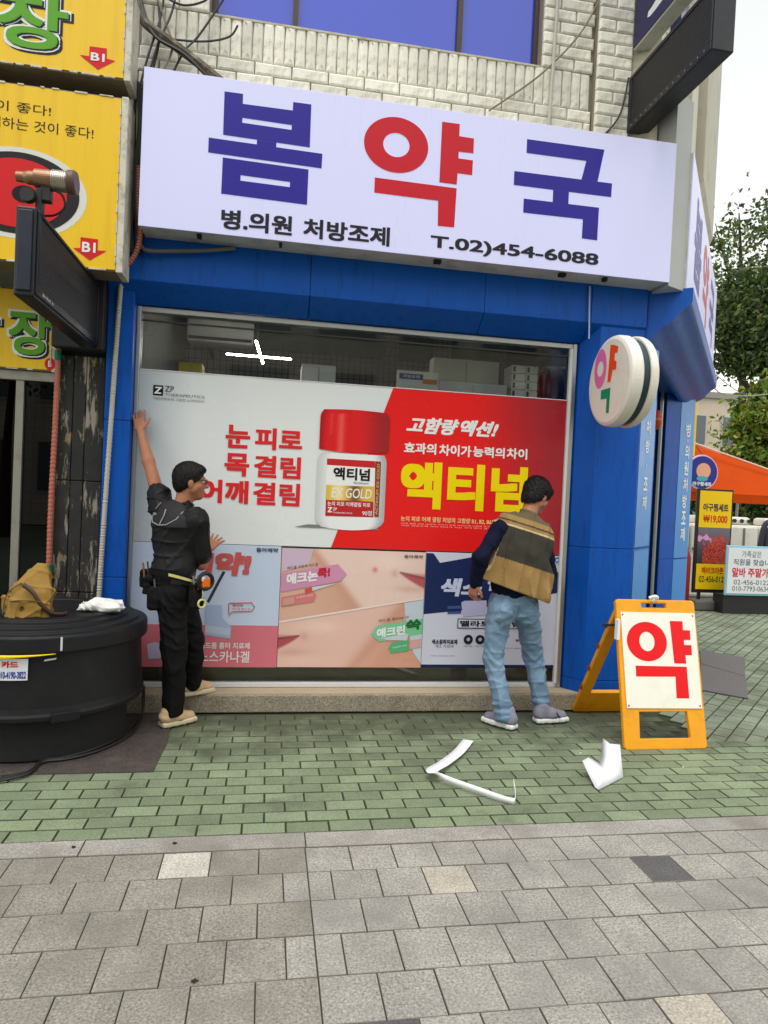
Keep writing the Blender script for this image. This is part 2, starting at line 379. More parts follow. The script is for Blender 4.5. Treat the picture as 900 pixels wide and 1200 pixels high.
# ============================================================ GROUND
def ground_mat():
    m = bpy.data.materials.new('far_paving'); m.use_nodes = True; n = m.node_tree.nodes; l = m.node_tree.links; b = n['Principled BSDF']
    g = n.new('ShaderNodeNewGeometry'); mp = n.new('ShaderNodeMapping'); mp.inputs['Rotation'].default_value = (0,0,R(45)); l.new(g.outputs['Position'], mp.inputs[0])
    br = n.new('ShaderNodeTexBrick'); br.inputs['Scale'].default_value = 1.0; br.inputs['Brick Width'].default_value = 0.207; br.inputs['Row Height'].default_value = 0.108
    br.inputs['Mortar Size'].default_value = 0.004; br.inputs['Color1'].default_value = (*lin((128,138,116)),1); br.inputs['Color2'].default_value = (*lin((112,124,104)),1); br.inputs['Mortar'].default_value = (*lin((60,62,50)),1)
    l.new(mp.outputs[0], br.inputs[0]); l.new(br.outputs[0], b.inputs['Base Color']); b.inputs['Roughness'].default_value = 0.8
    return m
tag(MB().add([(-150,-150,-0.03),(150,-150,-0.03),(150,150,-0.03),(-150,150,-0.03)], [(0,1,2,3)]).build('ground', ground_mat()), kind='structure')

def paver_mat(name, rgb, rnd, island, stain=None, wallstain=False, speck=0.8, sscale=105, rough=0.82):
    """paving colour with per-piece variation, speckle and stains laid out in world space across the pieces"""
    m = bpy.data.materials.new(name); m.use_nodes = True; n = m.node_tree.nodes; l = m.node_tree.links; b = n['Principled BSDF']
    g = n.new('ShaderNodeNewGeometry'); pos = g.outputs['Position']
    def noise(sc, det, rg=0.6):
        x = n.new('ShaderNodeTexNoise'); x.inputs['Scale'].default_value = sc; x.inputs['Detail'].default_value = det; x.inputs['Roughness'].default_value = rg; l.new(pos, x.inputs['Vector']); return x.outputs['Fac']
    def mth(op, a, c):
        x = n.new('ShaderNodeMath'); x.operation = op
        for i, v in ((0,a),(1,c)):
            if isinstance(v,(int,float)): x.inputs[i].default_value = v
            else: l.new(v, x.inputs[i])
        return x.outputs[0]
    if island: ro = g.outputs['Random Per Island']
    else: oi = n.new('ShaderNodeObjectInfo'); ro = oi.outputs['Random']
    f = mth('ADD', mth('MULTIPLY', mth('SUBTRACT', ro, .5), 2*rnd), 1.0)
    f = mth('MULTIPLY', f, mth('ADD', mth('MULTIPLY', mth('SUBTRACT', noise(sscale,2.0,.8), .5), 2*speck), 1.0))
    f = mth('MULTIPLY', f, mth('ADD', mth('MULTIPLY', mth('SUBTRACT', noise(3.5,7.0,.7), .5), .95), 1.0))
    rg = n.new('ShaderNodeRGB'); rg.outputs[0].default_value = (*lin(rgb),1)
    vm = n.new('ShaderNodeVectorMath'); vm.operation = 'SCALE'; l.new(rg.outputs[0], vm.inputs[0]); l.new(f, vm.inputs['Scale']); col = vm.outputs[0]
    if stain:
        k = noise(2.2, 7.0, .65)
        if wallstain:      # moss stain, mask raised so bricks darken towards the shop front
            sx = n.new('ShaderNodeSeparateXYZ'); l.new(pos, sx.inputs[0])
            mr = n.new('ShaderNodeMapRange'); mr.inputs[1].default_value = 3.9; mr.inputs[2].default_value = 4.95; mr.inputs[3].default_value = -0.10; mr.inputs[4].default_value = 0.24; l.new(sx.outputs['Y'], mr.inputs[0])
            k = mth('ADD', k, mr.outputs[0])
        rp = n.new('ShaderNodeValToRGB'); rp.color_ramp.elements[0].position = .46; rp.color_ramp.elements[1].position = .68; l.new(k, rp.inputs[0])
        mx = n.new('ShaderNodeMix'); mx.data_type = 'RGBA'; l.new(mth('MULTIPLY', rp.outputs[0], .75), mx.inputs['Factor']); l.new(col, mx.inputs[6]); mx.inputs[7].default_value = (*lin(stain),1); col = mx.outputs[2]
    l.new(col, b.inputs['Base Color']); b.inputs['Roughness'].default_value = rough
    bp = n.new('ShaderNodeBump'); bp.inputs['Strength'].default_value = .5; bp.inputs['Distance'].default_value = .003; l.new(noise(sscale*.6,4.0,.7), bp.inputs['Height']); l.new(bp.outputs[0], b.inputs['Normal'])
    return m

def slab_geo(lx, ly, h, ch):
    x, y = lx/2, ly/2
    return ([(-x,-y,-h),(x,-y,-h),(x,y,-h),(-x,y,-h),(-x,-y,-ch),(x,-y,-ch),(x,y,-ch),(-x,y,-ch),(-x+ch,-y+ch,0),(x-ch,-y+ch,0),(x-ch,y-ch,0),(-x+ch,y-ch,0)],
            [(0,1,5,4),(1,2,6,5),(2,3,7,6),(3,0,4,7),(4,5,9,8),(5,6,10,9),(6,7,11,10),(7,4,8,11),(8,9,10,11)])
def slab_mesh(name, lx, ly, h, ch, mat, edge=None):
    me = bpy.data.meshes.new(name); v, f = slab_geo(lx, ly, h, ch); me.from_pydata(v, [], f); me.materials.append(mat); me.materials.append(edge or EDGE); me.polygons.foreach_set('material_index', [1]*8+[0]); me.update(); return me

EDGE = M('grimy_paver_edge', (84,88,66), .95, var=.3, scale=20); EDGEG = M('grimy_slab_edge', (122,118,108), .95, var=.3, scale=20)
def place_slabs(parent, name, items, nmax, mesh_of, mat_stuff, tilt=0.006):
    """items = (x, y, lx, ly, rot, visible, matkey); nearest visible ones become parts, the others one joined part"""
    off = offset_of(parent)
    vis = sorted([i for i in items if i[5]], key=lambda i: i[0]**2+i[1]**2)
    own = vis[:nmax]; rest = vis[nmax:]+[i for i in items if not i[5]]
    for x, y, lx, ly, rot, _, mk in own:
        o = link(name, mesh_of(lx, ly, mk), parent, (x-off.x, y-off.y, random.uniform(-.002,.0015)-off.z))
        o.rotation_euler = (random.uniform(-tilt,tilt), random.uniform(-tilt,tilt), rot+random.uniform(-.006,.006))
    mb = MB()
    for x, y, lx, ly, rot, _, mk in rest:
        v, f = slab_geo(lx, ly, .012, .004); c, s_ = math.cos(rot), math.sin(rot); dz = random.uniform(-.002,.0015)
        mb.add([(x+a*c-b*s_, y+a*s_+b*c, cz+dz) for a, b, cz in v], f)
    if rest:
        o = tag(mb.build(name+'_field', [mat_stuff, EDGE], parent), kind='stuff'); o.data.polygons.foreach_set('material_index', ([1]*8+[0])*len(rest))

bed = M('joint_moss', (64,68,46), .95, var=.4, scale=9, bump=.6, bscale=200, fine=.3)
# --- green brick paving in running bond along the shop front
gp = MB().add([(-3,3.14,-.0125),(4.4,3.14,-.0125),(4.4,5.3,-.0125),(-3,5.3,-.0125)], [(0,1,2,3)]).build('green_pavement', bed); tag(gp, kind='structure')
GREEN = (118,130,102)
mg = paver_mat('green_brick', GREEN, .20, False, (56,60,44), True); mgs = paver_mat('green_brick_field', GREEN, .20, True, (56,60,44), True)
PX, PY = .2075, .1085
items = []
for j in range(17):
    y = 3.2125+PY*(j+.5)
    if y > 5.0: continue
    for i in range(-15, 23):
        x = i*PX+(.5*PX if j % 2 else 0)+.045
        if y > 4.26 and x > 3.02: continue
        if y > 3.96 and x < -.58: continue
        if x < -2.9 or x > 4.35: continue
        vis = (-.35*y-.12 < x < .85*y+.12)
        items.append((x, y, PX-.006, PY-.006, 0, vis, 0))
_m = {}
def gm(lx, ly, mk):
    if (lx,ly) not in _m: _m[(lx,ly)] = slab_mesh('brick', lx, ly, .012, .003, mg)
    return _m[(lx,ly)]
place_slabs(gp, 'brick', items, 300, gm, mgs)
# --- the same bricks laid diagonally round the corner
cp = MB().add([(2.9,4.2,-.0165),(9.5,4.2,-.0165),(13,15,-.0165),(2.9,15,-.0165)], [(0,1,2,3)]).build('corner_pavement', bed); tag(cp, kind='structure')
G2 = (126,136,114)
mc = paver_mat('corner_brick', G2, .14, False, (84,84,62)); mcs = paver_mat('corner_brick_field', G2, .14, True, (84,84,62))
items = []; c45 = math.cos(R(43)); s45 = math.sin(R(43))
for j in range(-70, 90):
    for i in range(-10, 80):
        a = i*PX+(.5*PX if j % 2 else 0); b = j*PY; x = 2.9+a*c45-b*s45; y = 4.2+a*s45+b*c45
        if y < 4.27 or y > 11.5 or x < 3.08 or x > .92*y+.3: continue
        if y > 5.35 and x < 2.87+(y-5.05)*.70: continue
        vis = x < .85*y+.1 and y < 7.6
        items.append((x, y, PX-.006, PY-.006, R(43), vis, 0))
_m2 = {}
def gm2(lx, ly, mk):
    if (lx,ly) not in _m2: _m2[(lx,ly)] = slab_mesh('brick', lx, ly, .012, .003, mc)
    return _m2[(lx,ly)]
place_slabs(cp, 'brick', items, 260, gm2, mcs)
# --- granite kerb strip
kb = MB().add([(-3,3.06,-.0145),(4.6,3.06,-.0145),(4.6,3.22,-.0145),(-3,3.22,-.0145)], [(0,1,2,3)]).build('granite_kerb', bed); tag(kb, kind='structure')
mk_ = paver_mat('granite', (150,146,139), .07, False, (120,112,104), False, 1.2, 120)
kme = slab_mesh('kerb_stone', .976, .133, .014, .002, mk_, EDGEG)
for k in range(-3, 5):
    o = link('kerb_stone', kme, kb, (.235+.98*k+.49, 3.1415, .001)); o.rotation_euler = (random.uniform(-.004,.004), random.uniform(-.003,.003), 0)
# --- grey concrete slabs of the footway
fp = MB().add([(-3,-.4,-.014),(4.6,-.4,-.014),(4.6,3.075,-.014),(-3,3.075,-.014)], [(0,1,2,3)]).build('grey_pavement', M('joint_sand', (84,80,70), .95, var=.35, scale=9, bump=.5, bscale=200)); tag(fp, kind='structure')
GM = {0: paver_mat('slab_brown_grey', (136,131,121), .08, False, (108,103,95), False, 1.25, 105), 1: paver_mat('slab_grey', (150,146,138), .07, False, (122,119,113), False, 1.25, 105),
      2: paver_mat('slab_pale', (182,178,166), .03, False, None, False, 1.0, 105), 3: paver_mat('slab_dark', (84,82,82), .03, False, None, False, 1.0, 105), 4: paver_mat('slab_beige', (170,162,148), .03, False, None, False, 1.0, 105)}
rows = [3.07, 2.868, 2.66, 2.45, 2.232, 2.02, 1.81, 1.60, 1.39]
SPECIAL = [(-.35,2.97,2), (.82,2.76,4), (1.87,2.77,3), (.42,1.92,3), (1.38,1.93,4), (.0,1.7,2)]
items = []
for j in range(8):
    y1, y0 = rows[j], rows[j+1]; e = []
    if j % 2 == 0:
        e += [(.23-.205*(k+1), .23-.205*k, 0) for k in range(15)]+[(.23+.197*k, .23+.197*(k+1), 1) for k in range(20)]
    else:
        e += [(.126-.205*(k+1), .126-.205*k, 0) for k in range(14)]+[(.126,.23,1),(.23,.328,1)]+[(.328+.197*k, .328+.197*(k+1), 1) for k in range(20)]
    for x0, x1, mk in e:
        x, y = (x0+x1)/2, (y0+y1)/2
        for sx, sy, sk in SPECIAL:
            if x0 < sx < x1 and y0 < sy < y1: mk = sk
        vis = (-.35*y-.15 < x < .87*y+.15) and y > 1.8
        items.append((x, y, round(x1-x0-.004,4), round(y1-y0-.004,4), 0, vis, mk))
_m3 = {}
def gm3(lx, ly, mk):
    if (lx,ly,mk) not in _m3: _m3[(lx,ly,mk)] = slab_mesh('paving_slab', lx, ly, .013, .0018, GM[mk], EDGEG)
    return _m3[(lx,ly,mk)]
place_slabs(fp, 'paving_slab', items, 300, gm3, paver_mat('slab_field', (146,144,139), .07, True, None, False, 1.25, 105), tilt=.004)
# gum spots trodden into the paving
# --- dark base plate under the tub
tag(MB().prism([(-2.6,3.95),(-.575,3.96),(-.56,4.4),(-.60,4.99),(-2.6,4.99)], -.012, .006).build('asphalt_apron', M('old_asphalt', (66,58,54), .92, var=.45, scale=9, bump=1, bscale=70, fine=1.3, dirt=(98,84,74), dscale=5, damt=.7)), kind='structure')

# ============================================================ PHARMACY BUILDING
BLUE = M('blue_paint', (2,84,182), .42, var=.16, scale=2.5, bump=.18, bscale=9, stretch=(4,4,.6), dirt=(8,44,104), dscale=5, damt=.6, spec=.25)
LBLUE = M('light_blue_film', (60,138,212), .4, var=.05, scale=3)
CREAM = M('cream_wall_mortar', (140,131,115), .9, var=.25, scale=7, bump=.4)
BRK = M('cream_brick', (234,230,218), .65, var=.2, scale=12, bump=.8, bscale=40, rnd=.12, dirt=(132,120,98), dscale=9, damt=.7)
ALU = M('aluminium', (186,188,190), .32, metal=.85, var=.08)
DARK = M('dark_void', (20,20,22), .8, var=.2)
pb = thing('pharmacy_building', 'blue-fronted corner pharmacy with cream brick upper wall and large shop window', 'building', (.7, 5.3, 0))
STEP = M('pebble_concrete', (150,140,122), .9, var=.18, scale=5, bump=1, bscale=75, fine=1.5, dirt=(88,78,62), dscale=4, damt=.6)
MB().box(-1.16,2.63,5.0,5.36,0,.128).build('step', STEP, pb, bevel=.008)
MB().box(-1.16,2.63,5.015,5.17,.128,.136).build('step_capping', M('cement_cap', (176,160,134), .85, var=.15, scale=6, bump=.4, fine=.25), pb)
# window
wf = MB(); 
wf.box(-.982,-.955,5.16,5.26,.137,2.9); wf.box(2.352,2.385,5.16,5.26,.137,2.9); wf.box(-.955,2.352,5.17,5.25,2.862,2.9)
win = wf.build('window_frame', ALU, pb, bevel=.003)
MB().box(-.955,2.352,5.172,5.25,.137,.172).build('sill_strip', M('bright_sill', (226,228,230), .35, metal=.3, var=.06), win, bevel=.003)
MB().box(-.955,2.352,5.196,5.204,2.80,2.812).build('transom_bar', M('dark_trim', (46,46,44), .5), win)
MB().add([(-.955,5.205,.172),(2.352,5.205,.172),(2.352,5.205,2.862),(-.955,5.205,2.862)], [(0,1,2,3)]).build('window_pane', glass_mat('shop_glass', (244,248,246), 1.6), win)
MB().box(2.33,2.352,5.165,5.195,.172,2.862).build('frame_cover', M('white_frame', (226,226,222), .4), win)
# left pilaster, built as stacked panels
for z0, z1 in ((.128,.95),(.953,2.06),(2.063,3.0)):
    MB().box(-1.158,-.984,5.06,5.30,z0,z1).build('pilaster_panel', BLUE, pb, bevel=.004)
# right corner pillar: bevelled reveal, flat front, angled side carrying the pale strip
PIL = [(2.386,5.24),(2.40,5.15),(2.50,5.0),(2.868,5.0),(3.235,5.392),(3.0,5.7),(2.386,5.7)]
for z0, z1 in ((.12,.232),(.235,1.283),(1.286,3.3)):
    MB().prism(PIL, z0, z1).build('pillar_panel', BLUE, pb, bevel=.004)
def strip_map(a, b, o):
    a = Vector((*a,0)); b = Vector((*b,0)); d = (b-a); L = d.length; d.normalize(); n = Vector((d.y,-d.x,0)) 
    return (lambda u, v: tuple(a+d*u+n*o+Vector((0,0,v)))), L
f1, L1 = strip_map((2.868,5.0),(3.235,5.392), .003)
MB().poly([(.02,.25),(L1-.01,.25),(L1-.01,1.27),(.02,1.27)], f1).build('pale_strip', LBLUE, pb)
ps = MB().poly([(.02,1.3),(L1-.01,1.3),(L1-.01,2.99),(.02,2.99)], f1).build('pale_strip', LBLUE, pb)
f1b, _ = strip_map((2.868,5.0),(3.235,5.392), .005)
mw = PR((240,244,248))
for i, ch in enumerate('의약·처방·조제'): text('strip_letter', ch, (.20,.34,2.80-i*.155-.11,2.80-i*.155) if ch != '·' else (.25,.275,2.80-i*.155-.075,2.80-i*.155-.05), f1b, mw, ps, .03)
# fascia over the window, its soffit and the blue band behind the sign
for x0, x1 in ((-1.158,.232),(.236,1.54),(1.544,2.398),(2.402,2.867)): MB().extrude([(x0,4.98,3.03),(x0,4.98,3.52),(x0,5.16,3.52),(x0,5.30,2.905),(x0,5.14,2.905)], (x1-x0,0,0)).build('fascia_panel', BLUE, pb, bevel=.004)
rv = MB()
for x in (-1.12,-.5,.19,.28,.9,1.5,1.585,2.0,2.36,2.44,2.83): rv.lathe([(0,-.004),(.006,-.003),(.007,0)], (x,4.98,3.055), 8, 'y')
for z_ in (.27,.75,1.24,1.33,2.0,2.7): 
    for x in (2.53,2.84): rv.lathe([(0,-.004),(.006,-.003),(.007,0)], (x,5.0,z_), 8, 'y')
tag(rv.build('rivet', M('painted_rivet', (20,60,130), .5), pb), kind='stuff')
# upper wall core
uw = MB(); uw.box(-1.06,3.04,5.19,5.7,3.3,5.035); uw.box(-1.06,-.56,5.19,5.7,5.035,7.2); uw.box(1.965,3.04,5.19,5.7,5.035,7.2); uw.box(-.56,1.965,5.19,5.7,6.6,7.2)
wall = uw.build('upper_wall', CREAM, pb)
# pillow-faced bricks, one by one
def pillow(lx, lz, d=.028):
    x, z_ = lx/2, lz/2; v = []; f = []
    for a, dd in ((1.0,0.0),(1.0,-.010),(.93,-.022),(.70,-d)):
        ex = x*a if a == 1 else x-(1-a)*z_; ez = z_*a
        v += [(-ex,dd,-ez),(ex,dd,-ez),(ex,dd,ez),(-ex,dd,ez)]
    for k in range(3):
        for i in range(4): f.append((4*k+i, 4*k+(i+1)%4, 4*k+4+(i+1)%4, 4*k+4+i))
    f.append((12,13,14,15)); return v, f
_pm = {}
def pil_mesh(lx, lz, d=.028):
    k = (round(lx,3), round(lz,3), d)
    if k not in _pm:
        me = bpy.data.meshes.new('brick'); v, f = pillow(lx, lz, d); me.from_pydata(v, [], f); me.materials.append(BRK); me.update(); _pm[k] = me
    return _pm[k]
woff = offset_of(wall)
def wbrick(x, z_, lx, lz, y=5.19, d=.028):
    o = link('brick', pil_mesh(lx, lz, d), wall, (x-woff.x, y-woff.y+random.uniform(-.003,.002), z_-woff.z)); o.rotation_euler = (random.uniform(-.03,.03), random.uniform(-.010,.010), random.uniform(-.02,.02))
for k in range(44): wbrick(-.99+.0775*k, 4.893, .0735, .285)                       # soldier course under the window
for r_, z_ in enumerate((4.70,4.607,4.514)):
    x = -1.04-(.13 if r_ % 2 else 0)
    while x < 2.40:
        x0, x1 = max(x, -1.05), min(x+.27, 2.40)
        if x1-x0 > .05: wbrick((x0+x1)/2, z_, x1-x0-.005, .088)
        x += .27
for r_ in range(8):                                                                  # pier left of the window
    z_ = 5.085+.093*r_; x = -1.05-(.13 if r_ % 2 else 0)
    while x < -.57:
        x0, x1 = max(x,-1.05), min(x+.27,-.565)
        if x1-x0 > .05: wbrick((x0+x1)/2, z_, x1-x0-.005, .088)
        x += .27
for r_ in range(9):                                                                  # pier right of the window
    z_ = 5.085+.093*r_; x = 1.97-(.13 if r_ % 2 else 0)
    while x < 2.40:
        x0, x1 = max(x,1.97), min(x+.27,2.40)
        if x1-x0 > .05: wbrick((x0+x1)/2, z_, x1-x0-.005, .088)
        x += .27
pl = MB().box(2.405,2.70,5.13,5.2,4.3,7.0).build('corner_pilaster', CREAM, pb)
for r_ in range(14):
    z_ = 4.47+.093*r_
    for (x0,x1) in (((2.405,2.70),) if r_ % 2 else ((2.405,2.55),(2.55,2.70))): wbrick((x0+x1)/2, z_, x1-x0-.004, .088, 5.13, .03)
    wbrick(2.87, z_, .33, .088)
# upstairs window
uf = MB(); BROWN = M('brown_frame', (64,46,40), .5)
for x in (-.56,.03,1.30,1.93): uf.box(x,x+.04,5.26,5.33,5.04,6.6)
uf.box(-.56,1.965,5.26,5.33,6.56,6.6); uf.box(-.52,1.93,5.265,5.33,5.036,5.062)
ufo = uf.build('upstairs_window_frame', BROWN, pb)
BF = M('blue_window_film', (48,72,200), .08, var=.10, scale=1.2, spec=.9, bump=.1, bscale=2)
for x0, x1 in ((-.52,.03),(.07,1.30),(1.34,1.93)): MB().box(x0,x1,5.295,5.305,5.062,6.56).build('window_pane', BF, ufo)
tag(MB().box(-.56,1.966,5.162,5.27,5.026,5.04).build('window_ledge', M('ledge', (196,188,170), .8, var=.2, scale=8, dirt=(90,76,60), dscale=9, damt=.8), pb))
# room behind the glass
room = MB(); room.add([(-1.3,5.7,0.02),(3.0,5.7,.02),(3.0,8.7,.02),(-1.3,8.7,.02)], [(0,1,2,3)])
MB().box(-1.06,2.9,5.28,8.7,.0,.06).build('room_floor', M('shop_floor', (120,112,100), .4, var=.1), pb)
def tile_mat(name, c1, c2, mort, sz):
    m = bpy.data.materials.new(name); m.use_nodes = True; n = m.node_tree.nodes; l = m.node_tree.links; b = n['Principled BSDF']
    tc = n.new('ShaderNodeTexCoord'); mp = n.new('ShaderNodeMapping'); mp.inputs['Rotation'].default_value = (R(90),0,0); l.new(tc.outputs['Object'], mp.inputs[0])
    br = n.new('ShaderNodeTexBrick'); br.offset = 0; br.inputs['Scale'].default_value = 1; br.inputs['Brick Width'].default_value = sz[0]; br.inputs['Row Height'].default_value = sz[1]; br.inputs['Mortar Size'].default_value = .006
    br.inputs['Color1'].default_value = (*lin(c1),1); br.inputs['Color2'].default_value = (*lin(c2),1); br.inputs['Mortar'].default_value = (*lin(mort),1)
    l.new(mp.outputs[0], br.inputs[0]); l.new(br.outputs[0], b.inputs['Base Color']); b.inputs['Roughness'].default_value = .5; return m
bw = MB().box(-1.06,3.3,8.6,8.75,.06,3.95).build('room_wall', tile_mat('reflection_tile', (128,121,114), (118,113,108), (66,63,60), (.075,.11)), pb)  # tile colour stands in for the house opposite reflected in the shop glass
PANE = M('mirrored_green_glass', (74,84,80), .2, var=.1, scale=2); POST = M('mirrored_beige_post', (186,160,136), .6)
for x0, x1 in ((-.35,1.35),(1.55,2.0),(2.25,3.3)): MB().box(x0,x1,8.57,8.6,3.36,3.9).build('reflection_pane', PANE, bw)  # dark panes imitate reflected windows of the house across the street
MB().box(-1.06,3.3,5.6,8.75,3.95,4.05).build('room_ceiling', M('ceiling', (200,198,192), .8), pb)
MB().box(-.955,2.35,5.30,5.33,.06,.36).build('pavement_reflection_board', M('pavement_reflection_brown', (138,126,104), .35, var=.2, scale=3), pb)  # added board, its brown imitates the pavement reflected in the low glass
MB().box(3.05,3.12,5.75,8.75,.10,3.95).build('room_end_wall', M('room_paint', (120,122,120)), pb)
MB().box(-1.12,-1.062,5.3,8.75,.06,3.95).build('room_side_wall', M('room_paint', (120,122,120), .8), pb)
MB().prism([(3.24,5.42),(5.4,8.2),(5.4,8.75),(3.3,8.75),(3.0,5.72)], .06, .10).build('side_floor', DARK, pb)
lw = M('tube_lamp', (255,255,255), emit=(255,250,240), estr=30.0)
lamp = thing('ceiling_lamp', 'lit white cross-shaped tube lamp seen through the shop window', 'lamp', (-.19,6.5,2.87))
MB().obox((-.14,6.5,2.862),(1,0,.0),(0,1,0),(0,0,1),.30,.010,.008).build('tube', lw, lamp, bevel=.008)
MB().obox((-.135,6.5,2.895),(.05,1.0,0),(1,-.05,0),(0,0,1),.50,.012,.008).build('tube', lw, lamp, bevel=.008)
MB().tube([(-.16,6.5,2.91),(-.16,6.5,3.95)], .012).build('stem', DARK, lamp)
# ---- angled side of the shop
TH = R(38); D = Vector((math.sin(TH), math.cos(TH), 0)); N = Vector((math.cos(TH), -math.sin(TH), 0)); C0 = Vector((2.868,5.02,0))
P2 = [(4.607,7.45),(4.892,7.6),(5.25,7.86),(5.15,8.25),(4.45,8.2)]
for z0, z1 in ((.0,1.02),(1.023,3.3)): MB().prism(P2, z0, z1).build('pillar_panel', BLUE, pb, bevel=.004)
f2, L2 = strip_map((4.892,7.6),(5.25,7.86), .003); f2b, _ = strip_map((4.892,7.6),(5.25,7.86), .006)
MB().poly([(.0,.1),(L2,.1),(L2,1.01),(.0,1.01)], f2).build('pale_strip', LBLUE, pb)
ps2 = MB().poly([(.0,1.03),(L2,1.03),(L2,3.0),(.0,3.0)], f2).build('pale_strip', LBLUE, pb)
zt = 2.70
for ch in '병·의원처방조제':
    hgt = .17 if ch != '·' else .03
    text('strip_letter', ch, (.17,.31,zt-hgt,zt) if ch != '·' else (.225,.255,zt-hgt,zt), f2b, mw, ps2, .03); zt -= hgt+.035
PROF = [(-.02,2.93),(.02,2.93),(.05,2.945),(.08,2.98),(.105,3.01),(.14,3.035),(.18,3.055),(.215,3.085),(.24,3.12),(.27,3.15),(.305,3.175),(.335,3.195),(.345,3.215),(.345,3.32),(-.02,3.32)]
MB().extrude([C0+N*a+Vector((0,0,b)) for a, b in PROF], D*3.95).build('side_canopy', BLUE, pb, smooth=True)
MB().extrude([C0+N*(-.6)+Vector((0,0,3.0)), C0+N*(-.021)+Vector((0,0,3.0)), C0+N*(-.021)+Vector((0,0,4.4)), C0+N*(-.6)+Vector((0,0,4.4))], D*3.95).build('side_beam', BLUE, pb)
door = MB()
q0 = C0+D*.62-N*.18; q1 = C0+D*3.05-N*.18
for t in (0,.03,.5,.53,.97,1.0): p = q0.lerp(q1,t); door.tube([(p.x,p.y,.1),(p.x,p.y,3.0)], .02, 8)
door.obox((q0+q1)/2+Vector((0,0,.2)), D, N, (0,0,1), (q1-q0).length/2, .02, .1)
dro = door.build('side_door_frame', ALU, pb)
MB().add([(q0.x,q0.y,.1),(q1.x,q1.y,.1),(q1.x,q1.y,3.0),(q0.x,q0.y,3.0)], [(0,1,2,3)]).build('door_pane', glass_mat('shop_glass'), dro)
MB().prism([tuple((C0+D*.5-N*1.3)[:2]), tuple((C0+D*3.9-N*1.3)[:2]), tuple((C0+D*3.9-N*1.35)[:2]), tuple((C0+D*.5-N*1.35)[:2])], .1, 3.94).build('inner_partition', M('dim_partition', (60,56,52), .7, var=.3, scale=4), pb)
sw = MB().extrude([C0+N*(-.5)+Vector((0,0,4.3)), C0+N*(.02)+Vector((0,0,4.3)), C0+N*(.02)+Vector((0,0,7.2)), C0+N*(-.5)+Vector((0,0,7.2))], D*5.5).build('side_upper_wall', M('side_brick', (206,198,180), .7, var=.2, scale=5, bump=.6, bscale=18, stretch=(1,1,6), dirt=(120,108,90), dscale=3), pb)
BEIGE = M('beige_cladding', (178,172,154), .55, var=.12, scale=3, dirt=(120,104,78), dscale=4, damt=.5)
BAY = [(.03,4.45),(.10,4.55),(.24,4.9),(.24,7.3),(.03,7.3)]
MB().extrude([C0+D*1.7+N*a+Vector((0,0,b)) for a, b in BAY], D*1.7).build('side_bay', BEIGE, pb, bevel=.01)
MB().extrude([C0+D*.45+N*a+Vector((0,0,b)) for a, b in [(.02,4.38),(.10,4.42),(.10,7.2),(.02,7.2)]], D*.5).build('side_window_band', M('navy_glass', (30,40,90), .25), pb)
MB().extrude([C0+D*1.05+N*a+Vector((0,0,b)) for a, b in [(.02,4.38),(.16,4.42),(.16,7.2),(.02,7.2)]], D*.55).build('side_pier', M('pier_brick', (206,200,186), .7, var=.15, scale=5, bump=.5, bscale=20, stretch=(1,1,8)), pb)

# ============================================================ MAIN SIGNBOARD
WHITE_SIGN = M('sign_acrylic', (206,206,240), .3, var=.012, scale=1.0, stretch=(3,1,.5), spec=.35, emit=(206,208,255), estr=.10)
FRAME = M('sign_frame', (196,194,186), .5, var=.15, scale=5, dirt=(110,100,86), dscale=6, damt=.5)
IND = PR((50,40,150), .35); RED = PR((204,30,46), .35); CHAR = PR((38,34,44), .4)
sg = thing('signboard', 'long white pharmacy signboard with indigo and red Korean lettering above the window', 'sign', (1.0,4.95,3.31))
MB().box(-.915,2.895,4.76,5.18,3.325,4.345).build('sign_box', FRAME, sg, bevel=.004)
MB().box(-.92,2.902,4.75,4.7585,3.318,4.352).build('sign_face', WHITE_SIGN, sg, bevel=.002)
SY = 4.748
def glyph(name, key, mat, parent, mapf):
    m = MB()
    for o, h in G[key]: m.poly(o, mapf, h)
    return m.build(name, mat, parent)
def yak(parent, mapf, mat):
    m = MB()
    for o, h in G['yak']: m.poly(o, mapf)
    a, b = G['yak_ring']; m.ring(((a[0][0]+a[1][0])/2, (a[2][1]+a[3][1])/2), ((a[1][0]-a[0][0])/2, (a[2][1]-a[3][1])/2), ((b[1][0]-b[0][0])/2, (b[2][1]-b[3][1])/2), mapf)
    return m.build('red_letter', mat, parent)
glyph('indigo_letter', 'bom', IND, sg, onY(SY)); yak(sg, onY(SY), RED); glyph('indigo_letter', 'guk', IND, sg, onY(SY))
words('small_lettering', '병.의원 처방조제', G['t_sub'], onY(SY), CHAR, sg, .035)
text('phone_number', 'T.02)454-6088', G['t_tel'], onY(SY), CHAR, sg, .03)
un = MB()
for x, w in ((.0,.02),(-.55,.03),(1.1,.05),(2.05,.05),(2.4,.03)): un.box(x,x+w,4.80,4.84,3.30,3.325)
tag(un.build('bracket_tab', DARK, sg), kind='stuff')
